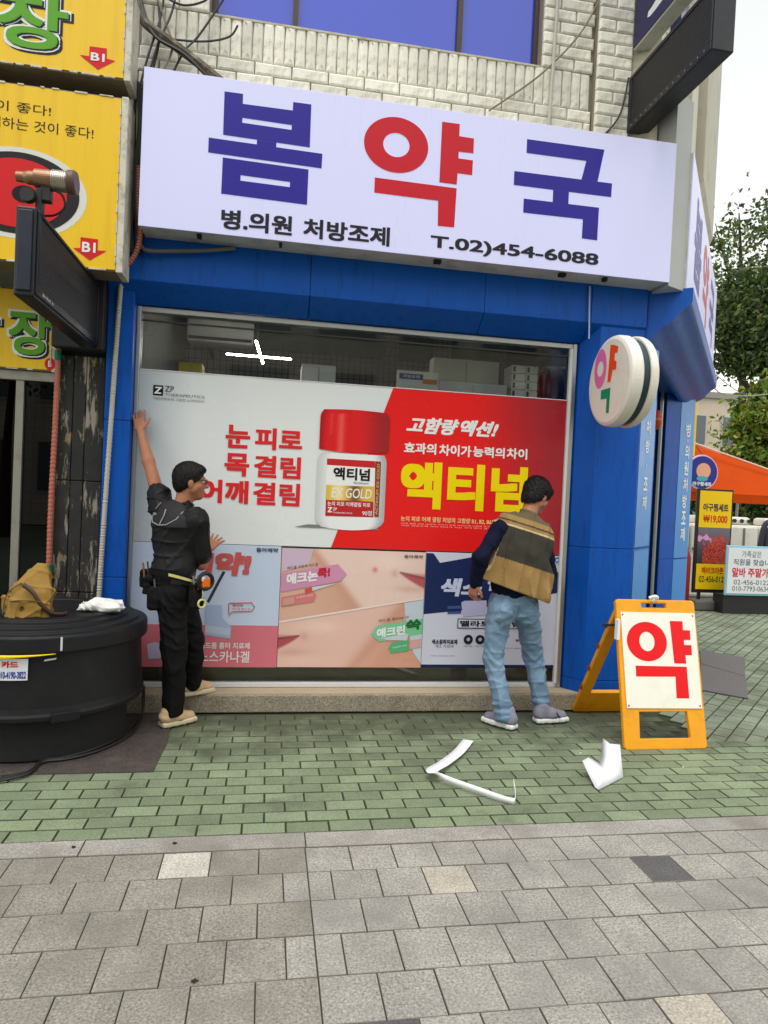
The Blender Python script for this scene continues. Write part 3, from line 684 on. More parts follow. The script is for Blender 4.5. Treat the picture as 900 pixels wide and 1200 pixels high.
# side signboard round the corner
ss = thing('signboard', 'side signboard of the pharmacy facing the lane, seen almost edge-on', 'sign', (4.2,6.3,3.28))
SB = Vector((3.10,4.85,0))
MB().extrude([SB+N*a+Vector((0,0,b)) for a, b in ((0,3.285),(0,4.36),(-.22,4.36),(-.22,3.285))], D*3.8).build('sign_box', FRAME, ss, bevel=.003)
MB().extrude([SB+N*a+Vector((0,0,b)) for a, b in ((.001,3.28),(.001,4.365),(.01,4.365),(.01,3.28))], D*3.8).build('sign_face', WHITE_SIGN, ss)
MB().prism([(2.906,4.77),(3.096,4.86),(3.09,5.1),(2.906,5.15)], 3.30, 4.75).build('corner_trim', M('corner_trim_paint', (176,178,176), .5, var=.08, scale=4), ss, bevel=.003)
smap = lambda u, v: tuple(SB+D*(u+.92)+N*.013+Vector((0,0,v-.03)))
glyph('indigo_letter', 'bom', IND, ss, smap); yak(ss, smap, RED); glyph('indigo_letter', 'guk', IND, ss, smap)
words('small_lettering', '병.의원 처방조제', G['t_sub'], smap, CHAR, ss, .035); text('phone_number', 'T.02)454-6088', G['t_tel'], smap, CHAR, ss, .03)

# ============================================================ NEIGHBOURING BUILDING (left)
nb = thing('neighbouring_building', 'dark neighbouring building with peeling column and glass entrance left of the pharmacy', 'building', (-2.2,5.3,0))
def peel_mat():
    m = bpy.data.materials.new('peeling_black_paint'); m.use_nodes = True; n = m.node_tree.nodes; l = m.node_tree.links; b = n['Principled BSDF']
    tc = n.new('ShaderNodeTexCoord')
    def nz(sc, st, det=8, rg=.65):
        mp = n.new('ShaderNodeMapping'); mp.inputs['Scale'].default_value = st; l.new(tc.outputs['Object'], mp.inputs[0])
        x = n.new('ShaderNodeTexNoise'); x.inputs['Scale'].default_value = sc; x.inputs['Detail'].default_value = det; x.inputs['Roughness'].default_value = rg; l.new(mp.outputs[0], x.inputs[0]); return x.outputs[0]
    def ramp(f, a, c):
        r = n.new('ShaderNodeValToRGB'); r.color_ramp.elements[0].position = a; r.color_ramp.elements[1].position = c; l.new(f, r.inputs[0]); return r.outputs[0]
    def mix(f, a, c):
        x = n.new('ShaderNodeMix'); x.data_type = 'RGBA'; l.new(f, x.inputs[0])
        for i, v in ((6,a),(7,c)):
            if isinstance(v, tuple): x.inputs[i].default_value = (*lin(v),1)
            else: l.new(v, x.inputs[i])
        return x.outputs[2]
    k1 = ramp(nz(16,(1,1,.16)), .555, .60); k2 = ramp(nz(11,(1,1,.4)), .585, .63)
    c = mix(ramp(nz(9,(1,1,1)), .3, .7), (24,24,24), (44,42,40)); c = mix(k1, c, (150,142,128)); c = mix(k2, c, (136,116,86))
    l.new(c, b.inputs['Base Color']); b.inputs['Roughness'].default_value = .75
    bp = n.new('ShaderNodeBump'); bp.inputs['Strength'].default_value = .7; bp.inputs['Distance'].default_value = .004; bp.invert = True; l.new(k1, bp.inputs['Height']); l.new(bp.outputs[0], b.inputs['Normal']); return m
PEEL = peel_mat()
core = MB().box(-1.478,-1.17,5.15,5.6,0,2.53).build('column', M('column_core', (30,28,27), .9), nb)
for i, (x0, x1) in enumerate(((-1.478,-1.385),(-1.381,-1.30),(-1.296,-1.172))):         # stone-like cladding strips with open joints
    for z0, z1 in ((.0,.83),(.834,1.62),(1.624,2.50)): MB().box(x0,x1,5.12,5.17,z0,z1).build('cladding_panel', PEEL, core, bevel=.006)
GRIME = M('grimy_dark_metal', (34,34,36), .7, var=.3, scale=6, dirt=(70,64,58), dscale=5, damt=.5)
MB().box(-1.50,-1.163,4.98,5.6,2.53,3.05).build('lintel_block', GRIME, nb, bevel=.01)
MB().box(-4.0,-1.503,5.25,5.6,2.95,7.2).build('upper_wall', M('neighbour_wall', (150,142,128), .85, var=.2, scale=4, bump=.4), nb)
MB().box(-1.503,-1.065,5.2,5.6,3.05,7.2).build('wall_joint', M('neighbour_wall', (150,142,128)), nb)
df = MB(); GALV = M('dull_steel', (150,146,138), .45, metal=.5, var=.12, dirt=(90,80,70), dscale=6)
df.box(-1.765,-1.712,5.14,5.2,0,2.305); df.box(-4.0,-1.485,5.13,5.2,2.305,2.37); df.box(-1.505,-1.485,5.14,5.2,0,2.305); df.box(-2.9,-2.85,5.14,5.2,0,2.305)
dfo = df.build('entrance_frame', GALV, nb, bevel=.003)
for x0, x1 in ((-2.85,-1.765),(-1.712,-1.505)): MB().box(x0,x1,5.165,5.172,.02,2.30).build('entrance_pane', glass_mat('smoked_glass', (48,48,50), .8), dfo)
MB().box(-4.0,-1.5,6.6,6.7,0,2.9).build('entrance_back', M('dim_entrance', (26,22,20), .8, var=.4, scale=5), nb)
MB().box(-4.0,-1.5,5.2,6.7,2.9,2.94).build('entrance_ceiling', DARK, nb); MB().box(-1.5,-1.47,5.6,6.7,0,2.9).build('entrance_side', DARK, nb); MB().box(-4.0,-1.5,5.18,6.7,0,.03).build('entrance_floor', M('dark_floor', (50,46,42), .6), nb)

# ---- yellow signboards
YEL = M('yellow_sign_face', (238,192,10), .38, var=.05, scale=2, stretch=(6,1,.4), dirt=(206,158,20), dscale=3, damt=.4)
YBOX = M('sign_box_brown', (124,108,88), .7, var=.2, scale=5, dirt=(70,56,44), dscale=5, damt=.7)
TRIM = M('sign_trim', (206,200,186), .55, var=.15, scale=9, dirt=(100,80,60), dscale=12, damt=.8)
KGR = PR((96,164,40)); KGD = PR((20,140,70)); KW = PR((236,236,240)); KN = PR((28,26,44)); KR = PR((214,30,36)); KB = PR((34,28,18))
def yellow_sign(label, x0, x1, z0, z1, yf, depth=.22):
    t = thing('signboard', label, 'sign', ((x0+x1)/2, yf+depth/2, z0), 'yellow signboards of the neighbouring building')
    MB().box(x0,x1,yf+.004,yf+depth,z0,z1).build('sign_box', YBOX, t, bevel=.006)
    MB().box(x0+.012,x1-.03,yf-.004,yf+.003,z0+.012,z1-.012).build('sign_face', YEL, t)
    MB().box(x1-.028,x1+.014,yf-.006,yf+depth-.01,z0-.004,z1+.004).build('side_trim', TRIM, t, bevel=.004)
    random.seed(int(z0*100))
    x = x0
    tab = MB()
    while x < x1-.09:
        w = random.uniform(.03,.11); tab.box(x,x+w,yf-.009,yf+.01,z0+.002,z0+random.uniform(.008,.014)); tab.box(x+.03,x+.03+w*random.uniform(.4,1),yf-.009,yf+.01,z1-random.uniform(.008,.013),z1-.002); x += w+random.uniform(.01,.09)
    z_ = z0+.05
    while z_ < z1-.1: w = random.uniform(.015,.08); tab.box(x1-random.uniform(.033,.038),x1-.0285,yf-.011,yf+.01,z_,z_+w); z_ += w+random.uniform(.01,.10)
    tag(tab.build('trim_clip', TRIM, t), kind='stuff')
    return t
def layered(t, ch, box, y, green):
    u0,u1,v0,v1 = box; w = u1-u0; e = .018
    text('letter_shadow', ch, (u0-e+.016,u1+e+.016,v0-e-.012,v1+e-.012), onY(y), KN, t, .06)
    text('letter_outline', ch, (u0-e,u1+e,v0-e,v1+e), onY(y-.0015), KW, t, .06)
    text('letter_shadow', ch, (u0+.010,u1+.010,v0-.008,v1-.008), onY(y-.003), KN, t, .026)
    text('letter', ch, box, onY(y-.0045), green, t, .026)
def arrow(t, pts, y): return MB().poly(pts, onY(y)).build('arrow', KR, t)
s1 = yellow_sign('topmost yellow signboard with green letter and red arrow, cut by the frame', -3.2,-1.005,4.215,4.80,4.70)
layered(s1, '장', (-1.80,-1.375,4.325,4.665), 4.6945, KGR)
layered(s1, '광', (-2.32,-1.86,4.335,4.655), 4.6945, KGR)
a = arrow(s1, G['Y']['arrow1'], 4.694); text('arrow_text', 'B1', G['Y']['b1a'], onY(4.692), KW, a, .03)
s2 = yellow_sign('tall yellow signboard with red disc and two lines of black writing', -3.2,-1.01,2.985,4.105,4.70)
words('slogan', '하는 것이 좋다!', (-2.10,-1.462,3.921,3.986), onY(4.694), KB, s2, .004); words('slogan', '함께하는 것이 좋다!', (-1.905,-1.203,3.812,3.884), onY(4.694), KB, s2, .004)
cc = (-1.648,3.42)
MB().disc(cc,(.42,.285), onY(4.695),64).build('disc_rim', PR((222,220,216)), s2); MB().disc(cc,(.375,.255), onY(4.6935),64).build('disc_ring', PR((34,30,34)), s2); MB().disc(cc,(.30,.215), onY(4.692),64).build('disc_face', KR, s2)
MB().disc((-1.60,3.415),(.075,.055), onY(4.6905),32).build('disc_mark', PR((20,18,20)), s2); MB().disc((-1.585,3.41),(.012,.016), onY(4.689),20).build('disc_mark', KW, s2)
a = arrow(s2, G['Y']['arrow2'], 4.694); text('arrow_text', 'B1', G['Y']['b1b'], onY(4.692), KW, a, .03)
s3 = yellow_sign('lowest yellow signboard with green letter over the glass entrance', -3.2,-1.50,2.372,2.93,5.105,.14)
layered(s3, '장', (-1.81,-1.535,2.475,2.79), 5.0995, KGR); layered(s3, '광', (-2.22,-1.87,2.475,2.79), 5.0995, KGR)
a = MB().disc((-1.535,2.425),(.036,.042), onY(5.0985),32).build('badge', KR, s3); text('badge_text', 'B', (-1.548,-1.524,2.405,2.447), onY(5.097), KW, a, .03)

# ---- LED message boards
def led_mat(axis):
    m = bpy.data.materials.new('led_mesh_'+axis); m.use_nodes = True; n = m.node_tree.nodes; l = m.node_tree.links; b = n['Principled BSDF']
    tc = n.new('ShaderNodeTexCoord'); vo = n.new('ShaderNodeTexVoronoi'); vo.inputs['Randomness'].default_value = 0; vo.inputs['Scale'].default_value = 46; 
    mp = n.new('ShaderNodeMapping'); mp.inputs['Scale'].default_value = (0.001,1,1); l.new(tc.outputs['Object'], mp.inputs[0]); l.new(mp.outputs[0], vo.inputs['Vector'])
    r = n.new('ShaderNodeValToRGB'); r.color_ramp.elements[0].position = .25; r.color_ramp.elements[0].color = (*lin((44,39,36)),1); r.color_ramp.elements[1].position = .5; r.color_ramp.elements[1].color = (*lin((7,7,8)),1)
    l.new(vo.outputs['Distance'], r.inputs[0]); l.new(r.outputs[0], b.inputs['Base Color']); b.inputs['Roughness'].default_value = .6
    bp = n.new('ShaderNodeBump'); bp.inputs['Strength'].default_value = .5; bp.inputs['Distance'].default_value = .006; l.new(vo.outputs['Distance'], bp.inputs['Height']); l.new(bp.outputs[0], b.inputs['Normal']); return m
LEDM = led_mat('x'); NAVYB = M('navy_black_plastic', (14,17,25), .42, var=.15, scale=4, dirt=(70,66,62), dscale=7, damt=.3)
lb = thing('led_board', 'black LED message board jutting out above the peeling column', 'LED board', (-1.24,4.3,2.52))
MB().box(-1.30,-1.203,3.70,4.97,2.53,2.975).build('casing', NAVYB, lb, bevel=.008)
MB().box(-1.2035,-1.1995,3.75,4.93,2.59,2.945).build('led_panel', LEDM, lb)
MB().box(-1.286,-1.218,3.688,3.70,2.555,2.955).build('end_cap', M('end_cap_blue', (24,31,50), .4), lb, bevel=.004)
rim = MB(); rim.box(-1.203,-1.192,3.715,4.955,2.545,2.588); rim.box(-1.203,-1.192,3.715,4.955,2.947,2.965); rim.box(-1.203,-1.192,3.715,3.748,2.588,2.947); rim.box(-1.203,-1.192,4.932,4.955,2.588,2.947)
rim.build('bezel', NAVYB, lb, bevel=.003)
MB().box(-1.30,-1.20,4.97,5.1,2.65,2.85).build('wall_bracket', GRIME, lb)
mkm = MB()
for k in range(6): mkm.box(-1.1915,-1.1908,3.80+.03*k,3.80+.03*k+(.022,.012,.018,.02,.01,.024)[k],2.558,2.574-(k % 2)*.004)
tag(mkm.build('maker_mark', PR((190,186,180)), lb), kind='stuff')
# spotlight on top of the left LED board
sp = thing('spotlight', 'bronze and silver floodlight clamped on top of the left LED board', 'spotlight', (-1.23,3.80,2.975))
BRZ = M('bronze_metal', (150,112,88), .35, metal=.7, var=.2, scale=14); SIL = M('silver_ribs', (190,182,170), .3, metal=.8)
def xl(prof, m, name, mat, y=3.80, z=3.155): return MB().lathe(prof, (0,y,z), 32, 'x').build(name, mat, sp, smooth=False)
xl([(0,-1.335),(.026,-1.335),(.028,-1.30),(.034,-1.28),(.036,-1.25)], 0, 'lamp_nose', BRZ); xl([(.036,-1.25),(.048,-1.245),(.050,-1.18),(.048,-1.16)], 0, 'lamp_body', BRZ)
ribs = []
for k in range(8): ribs += [(.054,-1.16+.009*k),(.054,-1.1555+.009*k),(.049,-1.155+.009*k),(.049,-1.1515+.009*k)]
xl(ribs, 0, 'lamp_ribs', SIL); xl([(.049,-1.088),(.060,-1.086),(.062,-1.056),(.055,-1.045),(0,-1.045)], 0, 'lamp_cowl', M('brown_cowl', (92,66,54), .45))
MB().box(-1.215,-1.165,3.775,3.825,3.04,3.115).box(-1.235,-1.205,3.77,3.83,2.976,3.10).build('clamp', M('black_clamp', (26,24,26), .5), sp, bevel=.005)
MB().lathe([(0,-.02),(.035,-.02),(.038,0),(.035,.02),(0,.02)], (-1.265,3.76,3.05), 24, 'y').build('knob', M('black_clamp', (26,24,26)), sp)
MB().tube(spline([(-1.19,3.80,3.11),(-1.12,3.79,3.09),(-1.10,3.80,3.03),(-1.15,3.82,2.99),(-1.22,3.84,2.985)]), .006, 6).build('flex', M('black_cable', (28,26,26), .5), sp)
# upper right LED board and the navy sign above it
rb = thing('led_board', 'black LED message board jutting out from the brick corner at upper right', 'LED board', (2.76,4.6,4.56))
MB().box(2.688,2.84,4.05,5.10,4.575,5.02).build('casing', NAVYB, rb, bevel=.008)
MB().box(2.683,2.6875,4.10,5.06,4.635,4.98).build('led_panel', LEDM, rb)
rim = MB(); rim.box(2.676,2.688,4.06,5.10,4.58,4.633); rim.box(2.676,2.688,4.06,5.10,4.982,5.01); rim.box(2.676,2.688,4.06,4.098,4.633,4.982); rim.box(2.676,2.688,5.062,5.10,4.633,4.982)
rim.build('bezel', NAVYB, rb, bevel=.003)
bt = MB()
for k in range(14): bt.lathe([(0,-.004),(.007,-.003),(.007,0)], (2.676,4.12+.07*k,4.606), 8, 'x')
tag(bt.build('bolt', M('bolt_steel', (150,150,152), .4, metal=.6), rb), kind='stuff')
ns = thing('signboard', 'navy blade sign with white lettering above the right LED board', 'sign', (2.74,4.6,5.2))
MB().box(2.70,2.82,4.0,5.10,5.225,6.6).build('sign_box', FRAME, ns, bevel=.004)
MB().box(2.694,2.6985,4.01,5.09,5.24,6.6).build('sign_face', PR((44,42,86)), ns)
MB().poly([(4.901,5.352),(4.863,5.336),(4.793,5.334),(4.698,5.341),(4.60,5.40),(4.66,5.48),(4.716,5.424),(4.789,5.405),(4.846,5.391),(4.89,5.389)], lambda u, v: (2.6925, u, v)).build('letter_stroke', KW, ns)
# ---- round pharmacy blade sign
rs = thing('round_sign', 'round white double-disc pharmacy sign with pink, orange and green strokes on the pillar', 'sign', (2.52,4.66,2.2))
IVORY = M('ivory_plastic', (232,226,216), .35, var=.05, scale=4, dirt=(206,176,160), dscale=5, damt=.4)
cR = (0,4.60,2.515)
MB().lathe([(0,2.375),(.295,2.375),(.318,2.385),(.326,2.41),(.326,2.455),(.318,2.47),(.0,2.475)], cR, 64, 'x').build('front_disc', IVORY, rs, smooth=False, bevel=.004)
MB().lathe([(.305,2.472),(.305,2.525)], cR, 64, 'x').build('gap_band', M('teal_band', (30,52,60), .35, var=.1), rs, smooth=True)
MB().lathe([(0,2.52),(.318,2.522),(.326,2.53),(.326,2.56),(.318,2.58),(.295,2.588),(0,2.588)], cR, 64, 'x').build('rear_disc', IVORY, rs, bevel=.004)
MB().box(2.475,2.522,4.85,5.02,2.45,2.58).build('bracket', GALV, rs)
rmap = lambda u, v: (2.3735, u-.035, v)
a, b = G['R_ring']; MB().ring(((a[0][0]+a[1][0])/2,(a[2][1]+a[3][1])/2), (abs(a[0][0]-a[1][0])/2,abs(a[2][1]-a[3][1])/2), (.048,.056), rmap).build('pink_stroke', PR((226,112,176)), rs)
MB().poly(G['R_yak'][0], rmap).build('orange_stroke', PR((240,74,20)), rs); MB().poly(G['R_yak'][1], rmap).build('green_stroke', PR((16,140,104)), rs)

# ============================================================ CABLES AND CONDUITS
BLK = M('black_cable', (28,26,26), .5)
def cable(name, label, pts, r, mat, seg=7, n=8): 
    b = Vector(pts[-1]); return tag(MB().tube(spline(pts, n), r, seg).build(name, mat, loc=tuple(b)), label, 'cable')
def corrugated(name, label, pts, r, mat, per=.022, amp=.16, n=90):
    sp_ = spline(pts, n); rr = []; L = 0
    for i, p in enumerate(sp_):
        if i: L += (p-sp_[i-1]).length
        rr.append(r*(1+amp*math.sin(2*math.pi*L/per)))
    return tag(MB().tube(sp_, rr, 9).build(name, mat, loc=tuple(pts[-1]), smooth=True), label, 'pipe')
corrugated('corrugated_pipe', 'salmon corrugated conduit running down between entrance and peeling column', [(-1.475,5.075,2.62),(-1.482,5.08,2.0),(-1.492,5.085,1.4),(-1.49,5.085,.75),(-1.49,5.085,.02)], .019, M('salmon_conduit', (178,100,82), .55, var=.12, scale=5, dirt=(120,70,60), dscale=8, damt=.5), .03, .12, 70)
for h_, zq in ((.07,2.45),(.05,.98)): MB().lathe([(.022,0),(.0235,.01),(.0235,h_-.01),(.022,h_)], (-1.478-.012*(zq < 2),5.078+.007*(zq < 2),zq), 16).build('tape_wrap', PR((20,110,84)), bpy.data.objects['corrugated_pipe'])
corrugated('corrugated_pipe', 'grey-white ribbed flexible conduit strapped to the left blue pilaster', [(-1.03,4.95,3.27),(-1.07,5.03,3.05),(-1.085,5.035,2.7),(-1.10,5.035,2.2),(-1.125,5.035,1.4),(-1.14,5.035,.8),(-1.145,5.035,.03)], .017, M('grey_conduit', (186,182,170), .6, var=.15, scale=6), .02, .14, 70)
corrugated('corrugated_pipe', 'red-brown ribbed conduit looping beside the left end of the pharmacy signboard', [(-.95,4.86,3.75),(-.945,4.86,3.5),(-.925,4.86,3.3),(-.96,4.88,3.16),(-1.05,4.9,3.06),(-1.16,4.93,3.06),(-1.24,4.95,3.07)], .016, M('brown_conduit', (150,84,66), .55, var=.2), .02, .14, 60)
cable('wall_cable', 'thick bundle of grime-covered cables crossing the bricks above the signboard', [(-1.04,5.12,5.5),(-1.05,5.1,5.05),(-1.0,5.08,4.86),(-.80,5.06,4.72),(-.60,5.06,4.60),(-.40,5.05,4.46)], .034, M('grimy_cable', (86,76,64), .8, var=.3, scale=20, dirt=(200,190,170), dscale=14, damt=.6, bump=.8))
k = 0
for pts, lab in (([(-.86,5.12,5.6),(-.88,5.11,5.0),(-.96,5.08,4.62),(-1.0,5.06,4.4)], 'thin dark wire dropping behind the left end of the signboard'),
            ([(-.78,5.12,5.6),(-.80,5.11,5.05),(-.90,5.08,4.7),(-.96,5.06,4.42)], 'second thin dark wire dropping just right of its twin at upper left'),
            ([(-1.02,5.12,5.2),(-.9,5.1,5.08),(-.75,5.1,5.02),(-.60,5.1,5.07),(-.5,5.12,5.2)], 'sagging black wire looping between pipe and window corner at upper left'),
            ([(-1.0,5.1,5.6),(-.97,5.1,5.2),(-.86,5.1,4.9),(-.80,5.08,4.7),(-.86,5.06,4.5)], 'pale thin wire curving down beside the grimy cable bundle'),
            ([(-.92,5.12,5.6),(-.93,5.12,5.2),(-.89,5.1,4.8),(-.93,5.08,4.5)], 'slim black wire hanging left of the paired wires at upper left'),
            ([(-.45,5.12,5.15),(-.62,5.12,4.85),(-.72,5.1,4.7),(-.80,5.08,4.5)], 'thin wire slanting from the window corner down to the signboard'),
            ([(-1.03,5.08,5.0),(-.92,5.05,4.75),(-.7,5.03,4.63),(-.45,5.03,4.42)], 'thinner cable running along under the grimy cable bundle'),
            ([(-.86,5.12,4.78),(-.6,5.12,4.80),(-.42,5.12,4.86),(-.36,5.12,4.95)], 'short rusty wire arching over the bricks at upper left')):
    cable('wall_cable', lab, pts, .013 if 'thinner cable' in lab else .008, M('faded_wire', (130,118,100), .7) if 'pale' in lab else BLK, 6)
cable('wall_cable', 'straight grey conduit rising from the signboard past the blue window corner', [(2.03,5.12,4.3),(2.045,5.12,5.0),(2.06,5.12,5.7)], .014, M('grey_conduit', (186,182,170)))
cable('wall_cable', 'slack wire slanting across the bricks towards the right LED board', [(1.55,5.14,4.62),(1.95,5.13,4.95),(2.25,5.12,5.3),(2.4,5.1,5.6)], .007, M('faded_wire', (130,118,100), .7))
cable('wall_cable', 'thin wire hanging from the pier behind the right LED board', [(2.66,5.08,5.0),(2.60,5.08,4.7),(2.45,5.1,4.5),(2.30,5.1,4.36)], .007, BLK)
cable('wall_cable', 'grey flexible cable slung under the left end of the signboard', [(-.95,4.9,3.3),(-.9,4.92,3.22),(-.7,4.93,3.235),(-.5,4.93,3.26),(-.3,4.94,3.30)], .013, M('dusty_cable', (104,98,90), .7))
cable('wall_cable', 'thin cord hanging down the blue fascia beside the pillar', [(2.37,4.965,3.3),(2.372,4.96,3.15),(2.378,4.96,3.02),(2.385,4.965,2.9)], .006, M('pale_cord', (170,190,220), .6))
for i in range(7):
    x = -1.0+.012*i; cable('wall_cable', 'one of the tangled black wires hanging in the gap beside the yellow signboards', [(x,4.9,4.35-.02*i),(x+.02*math.sin(i),4.92,4.0),(x-.02+.03*math.cos(i*2),4.93,3.6),(x,4.94,3.2)], .011, BLK, 6)['group'] = 'tangled wires beside the yellow signboards'
tag(MB().tube(spline([(.0,0,0),(.12,.01,.03),(.2,.0,0),(.09,.02,.015),(-.02,.01,.02),(.1,-.01,.045),(.22,0,.02)]), .008, 6).build('wire_coil', M('faded_wire', (130,118,100)), loc=(-.27,5.2,5.055)), 'coil of old wire lying on the upstairs window ledge', 'wire')

# ============================================================ BANNER AND POSTERS ON THE GLASS
PB = 5.188; T = G['T']
bn = thing('banner', 'large red and grey vitamin banner stuck across the shop window', 'poster', (.7,5.19,1.205))
def bpos(u, v):
    x = -.965+3.325*u; z_ = 1.205+1.244*v
    w = .004*math.sin(9*x+3*z_)*math.exp(-((x+.5)/.6)**2)+.003*math.sin(14*z_-5*x)*math.exp(-((x-2.2)/.25)**2)
    return (x, 5.1895+min(w,.0)*.8-.001, z_)
def bcol(u, v, p):
    x, _, z_ = p
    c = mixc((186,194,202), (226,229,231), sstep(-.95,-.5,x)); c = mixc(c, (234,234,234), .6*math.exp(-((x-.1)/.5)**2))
    return c
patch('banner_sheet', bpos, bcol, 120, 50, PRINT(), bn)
def rpos(u, v):
    a, b = Vector(G['red'][3]), Vector(G['red'][0]); z_ = 1.206+1.241*v; xl_ = a.x+(b.x-a.x)*((z_-1.209)/(2.433-1.209)); x = xl_+(2.3585-xl_)*u
    w = .003*math.sin(14*z_-5*x)*math.exp(-((x-2.2)/.25)**2)
    return (x, 5.1872+min(w,0)*.8-.001, z_)
def rcol(u, v, p):
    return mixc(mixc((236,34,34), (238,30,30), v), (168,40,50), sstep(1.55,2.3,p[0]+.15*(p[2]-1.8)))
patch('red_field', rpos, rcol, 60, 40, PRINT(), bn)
MB().box(2.3585,2.364,5.183,5.19,1.205,2.449).build('white_edge', KW, bn); MB().box(-.965,2.358,5.1835,5.1895,2.449,2.454).build('white_edge', KW, bn)
BR = PR((226,42,46)); BW = PR((244,244,244)); BY = PR((252,222,0)); BK = PR((26,24,26))
y1 = onY(PB-.004)
def w_(s, k, mat, bold, shear=0, par=bn, yy=None, nm='lettering'): return text(nm, s, T[k], yy or y1, mat, par, bold, shear)
w_('눈','nun',BR,.042); w_('피로','piro',BR,.042); w_('목','mok',BR,.042); w_('결림','gyeol',BR,.036); w_('어깨','eokkae',BR,.042); w_('결림','gyeol2',BR,.036)
w_('고함량','gohamryang',BW,.045,.35); w_('액션!','aeksyeon',BW,.045,.35)
for s_, k in (('효과의','hyogwa'),('차이가','chaiga'),('능력의','neung'),('차이','chai')): w_(s_, k, BW, .035)
w_('액티넘','aektinum',BY,.052)
w_('눈의 피로 어깨 결림 처방의 고함량 B1, B2, B6의 고','fine',PR((250,214,150)),.02); 
w_('어깨 결림 피로 능력의 차이가 의원 처방조제 고함량 효과의 차이','fine2',PR((250,190,180)),.0); w_('의원 처방조제 약이 차이가 하는 것이 좋다 결림 피로','fine3',PR((250,190,180)),.0)
q = T['zsq']; MB().add([y1(q[0],q[2]),y1(q[1],q[2]),y1(q[1],q[3]),y1(q[0],q[3])],[(0,1,2,3)]).build('logo_square', BK, bn); text('logo_letter','Z',(q[0]+.008,q[1]-.008,q[2]+.012,q[3]-.012), onY(PB-.0055), BW, bn, .03, .1)
w_('ZP','zp',PR((70,72,76)),.0); w_('THERAPEUTICS','thera',PR((120,124,128)),.0); w_('의원처방조제 고함량 능력의차이','zline',PR((120,124,128)),.0)
# the pill bottle printed on it
MB().add([(.20,PB-.0040,1.352),(.86,PB-.0040,1.352),(.80,PB-.0040,1.375),(.30,PB-.0040,1.375)],[(0,1,2,3)]).build('bottle_base_print', PR((128,130,130)), bn)
def bodypos(u, v):
    z_ = 1.36+.565*v; e = .345+.02*math.sin(math.pi*min(1,v*1.1))*0; l_ = .355+.05*max(0,(.12-v)/.12)**2+.03*max(0,(v-.93)/.07); r_ = .885-.06*max(0,(.12-v)/.12)**2-.02*max(0,(v-.93)/.07)
    sag = .018*math.sin(math.pi*u)*(1-v)
    return (l_+(r_-l_)*u, PB-.0055, z_-sag)
patch('bottle_print', bodypos, lambda u,v,p: mixc(mixc((206,208,208),(240,240,240),sstep(0,.2,u)),(176,178,180),sstep(.8,1,u)), 30, 20, PRINT(), bn)
def cappos(u, v):
    x = .362+.535*u; z_ = 1.95-.02*math.sin(math.pi*u)+v*.30; 
    z_ += v*(.03*math.sin(math.pi*u)); 
    s_ = 1-.10*max(0,(v-.8)/.2)**2
    return (.63+(x-.63)*s_, PB-.0068, z_)
def capcol(u, v, p):
    c = mixc((176,24,30),(224,34,38),sstep(0,.12,u)); c = mixc(c,(250,110,104),.7*math.exp(-((u-.30)/.05)**2)*(v < .9)); c = mixc(c,(240,90,84),.5*math.exp(-((u-.16)/.02)**2)*(.4 < v < .9))
    return mixc(c,(164,40,44),sstep(.55,.95,u))
patch('bottle_cap_print', cappos, capcol, 48, 24, PRINT(), bn)
y2 = onY(PB-.0072); y3 = onY(PB-.0086)
for pts, c in zip(G['b_lab'], ((206,40,46),(244,244,242),(190,150,70),(196,40,44),(150,60,44))): MB().poly(pts, y2).build('label_print', PR(c), bn)
patch('gold_print', lambda u,v: (.428+.369*u, PB-.0078, 1.568+.113*v), lambda u,v,p: mixc(mixc((226,182,66),(246,224,150),math.exp(-((u-.25)/.15)**2)),(128,88,40),math.exp(-((u-.6)/.12)**2)), 30, 4, PRINT(), bn)
w_('액티넘','b_akt',BK,.04,yy=y3); w_('Actinum','b_sub',PR((120,120,120)),.01,yy=y3); w_('EX GOLD','b_gold',BW,.01,.15,yy=y3); w_('눈의 피로 어깨결림 피로','b_line',BW,.02,yy=y3); w_('90정','b_90',BW,.01,yy=y3); w_('Z','b_logo',BW,.05,yy=y3); w_('ZP','b_zp',BW,.02,yy=y3); w_('THERAPEUTICS','b_zl',BW,.0,yy=y3)
text('lettering','ACTINUM EX GOLD',(1.47,1.86,-.832,-.812), lambda u, v: (-v, PB-.0086, u), PR((226,190,120)), bn, .01)

# poster A: scar gel
pa = thing('poster', 'pale blue and pink scar gel poster behind the man in black', 'poster', (-.42,5.19,.285))
BX = lambda x0,x1,z0,z1,y: MB().box(x0,x1,y,y+.0015,z0,z1)
BX(-.962,.113,.285,1.201,5.188).build('poster_sheet', PR((204,216,240)), pa); BX(-.962,.113,.285,.60,5.1862).build('pink_field', PR((222,120,134)), pa)
SAL = PR((206,92,92)); w_('약!','p_yak',SAL,.06,.12,pa); w_('세','p_ge',SAL,.06,.12,pa); w_('동아제약','p_logo',PR((50,70,90)),.03,0,pa); w_('여드름 흉터 치료제','p_yeo',BW,.02,0,pa); w_('노스카나겔','p_nos',BW,.015,0,pa)
m_ = MB(); b_ = G['pA_bub']
m_.tube([(p[0],PB-.004,p[1]) for p in b_]+[(b_[0][0],PB-.004,b_[0][1])], .003, 4).build('speech_bubble', SAL, pa); text('lettering','흉터약!',(-.23,-.15,.74,.76),y1,SAL,pa,.02); text('lettering','여드름 흉터 약',(-.23,-.10,.715,.732),y1,SAL,pa,.0)
MB().poly(G['pA_jar'], y1).build('tube_print', PR((176,190,224)), pa); MB().poly([(-.42,.60),(-.24,.575),(-.245,.52),(-.42,.54)], onY(PB-.0055)).build('tube_label', PR((196,204,228)), pa)
MB().poly(G['pA_tube'], y1).build('cream_print', PR((206,196,224)), pa)
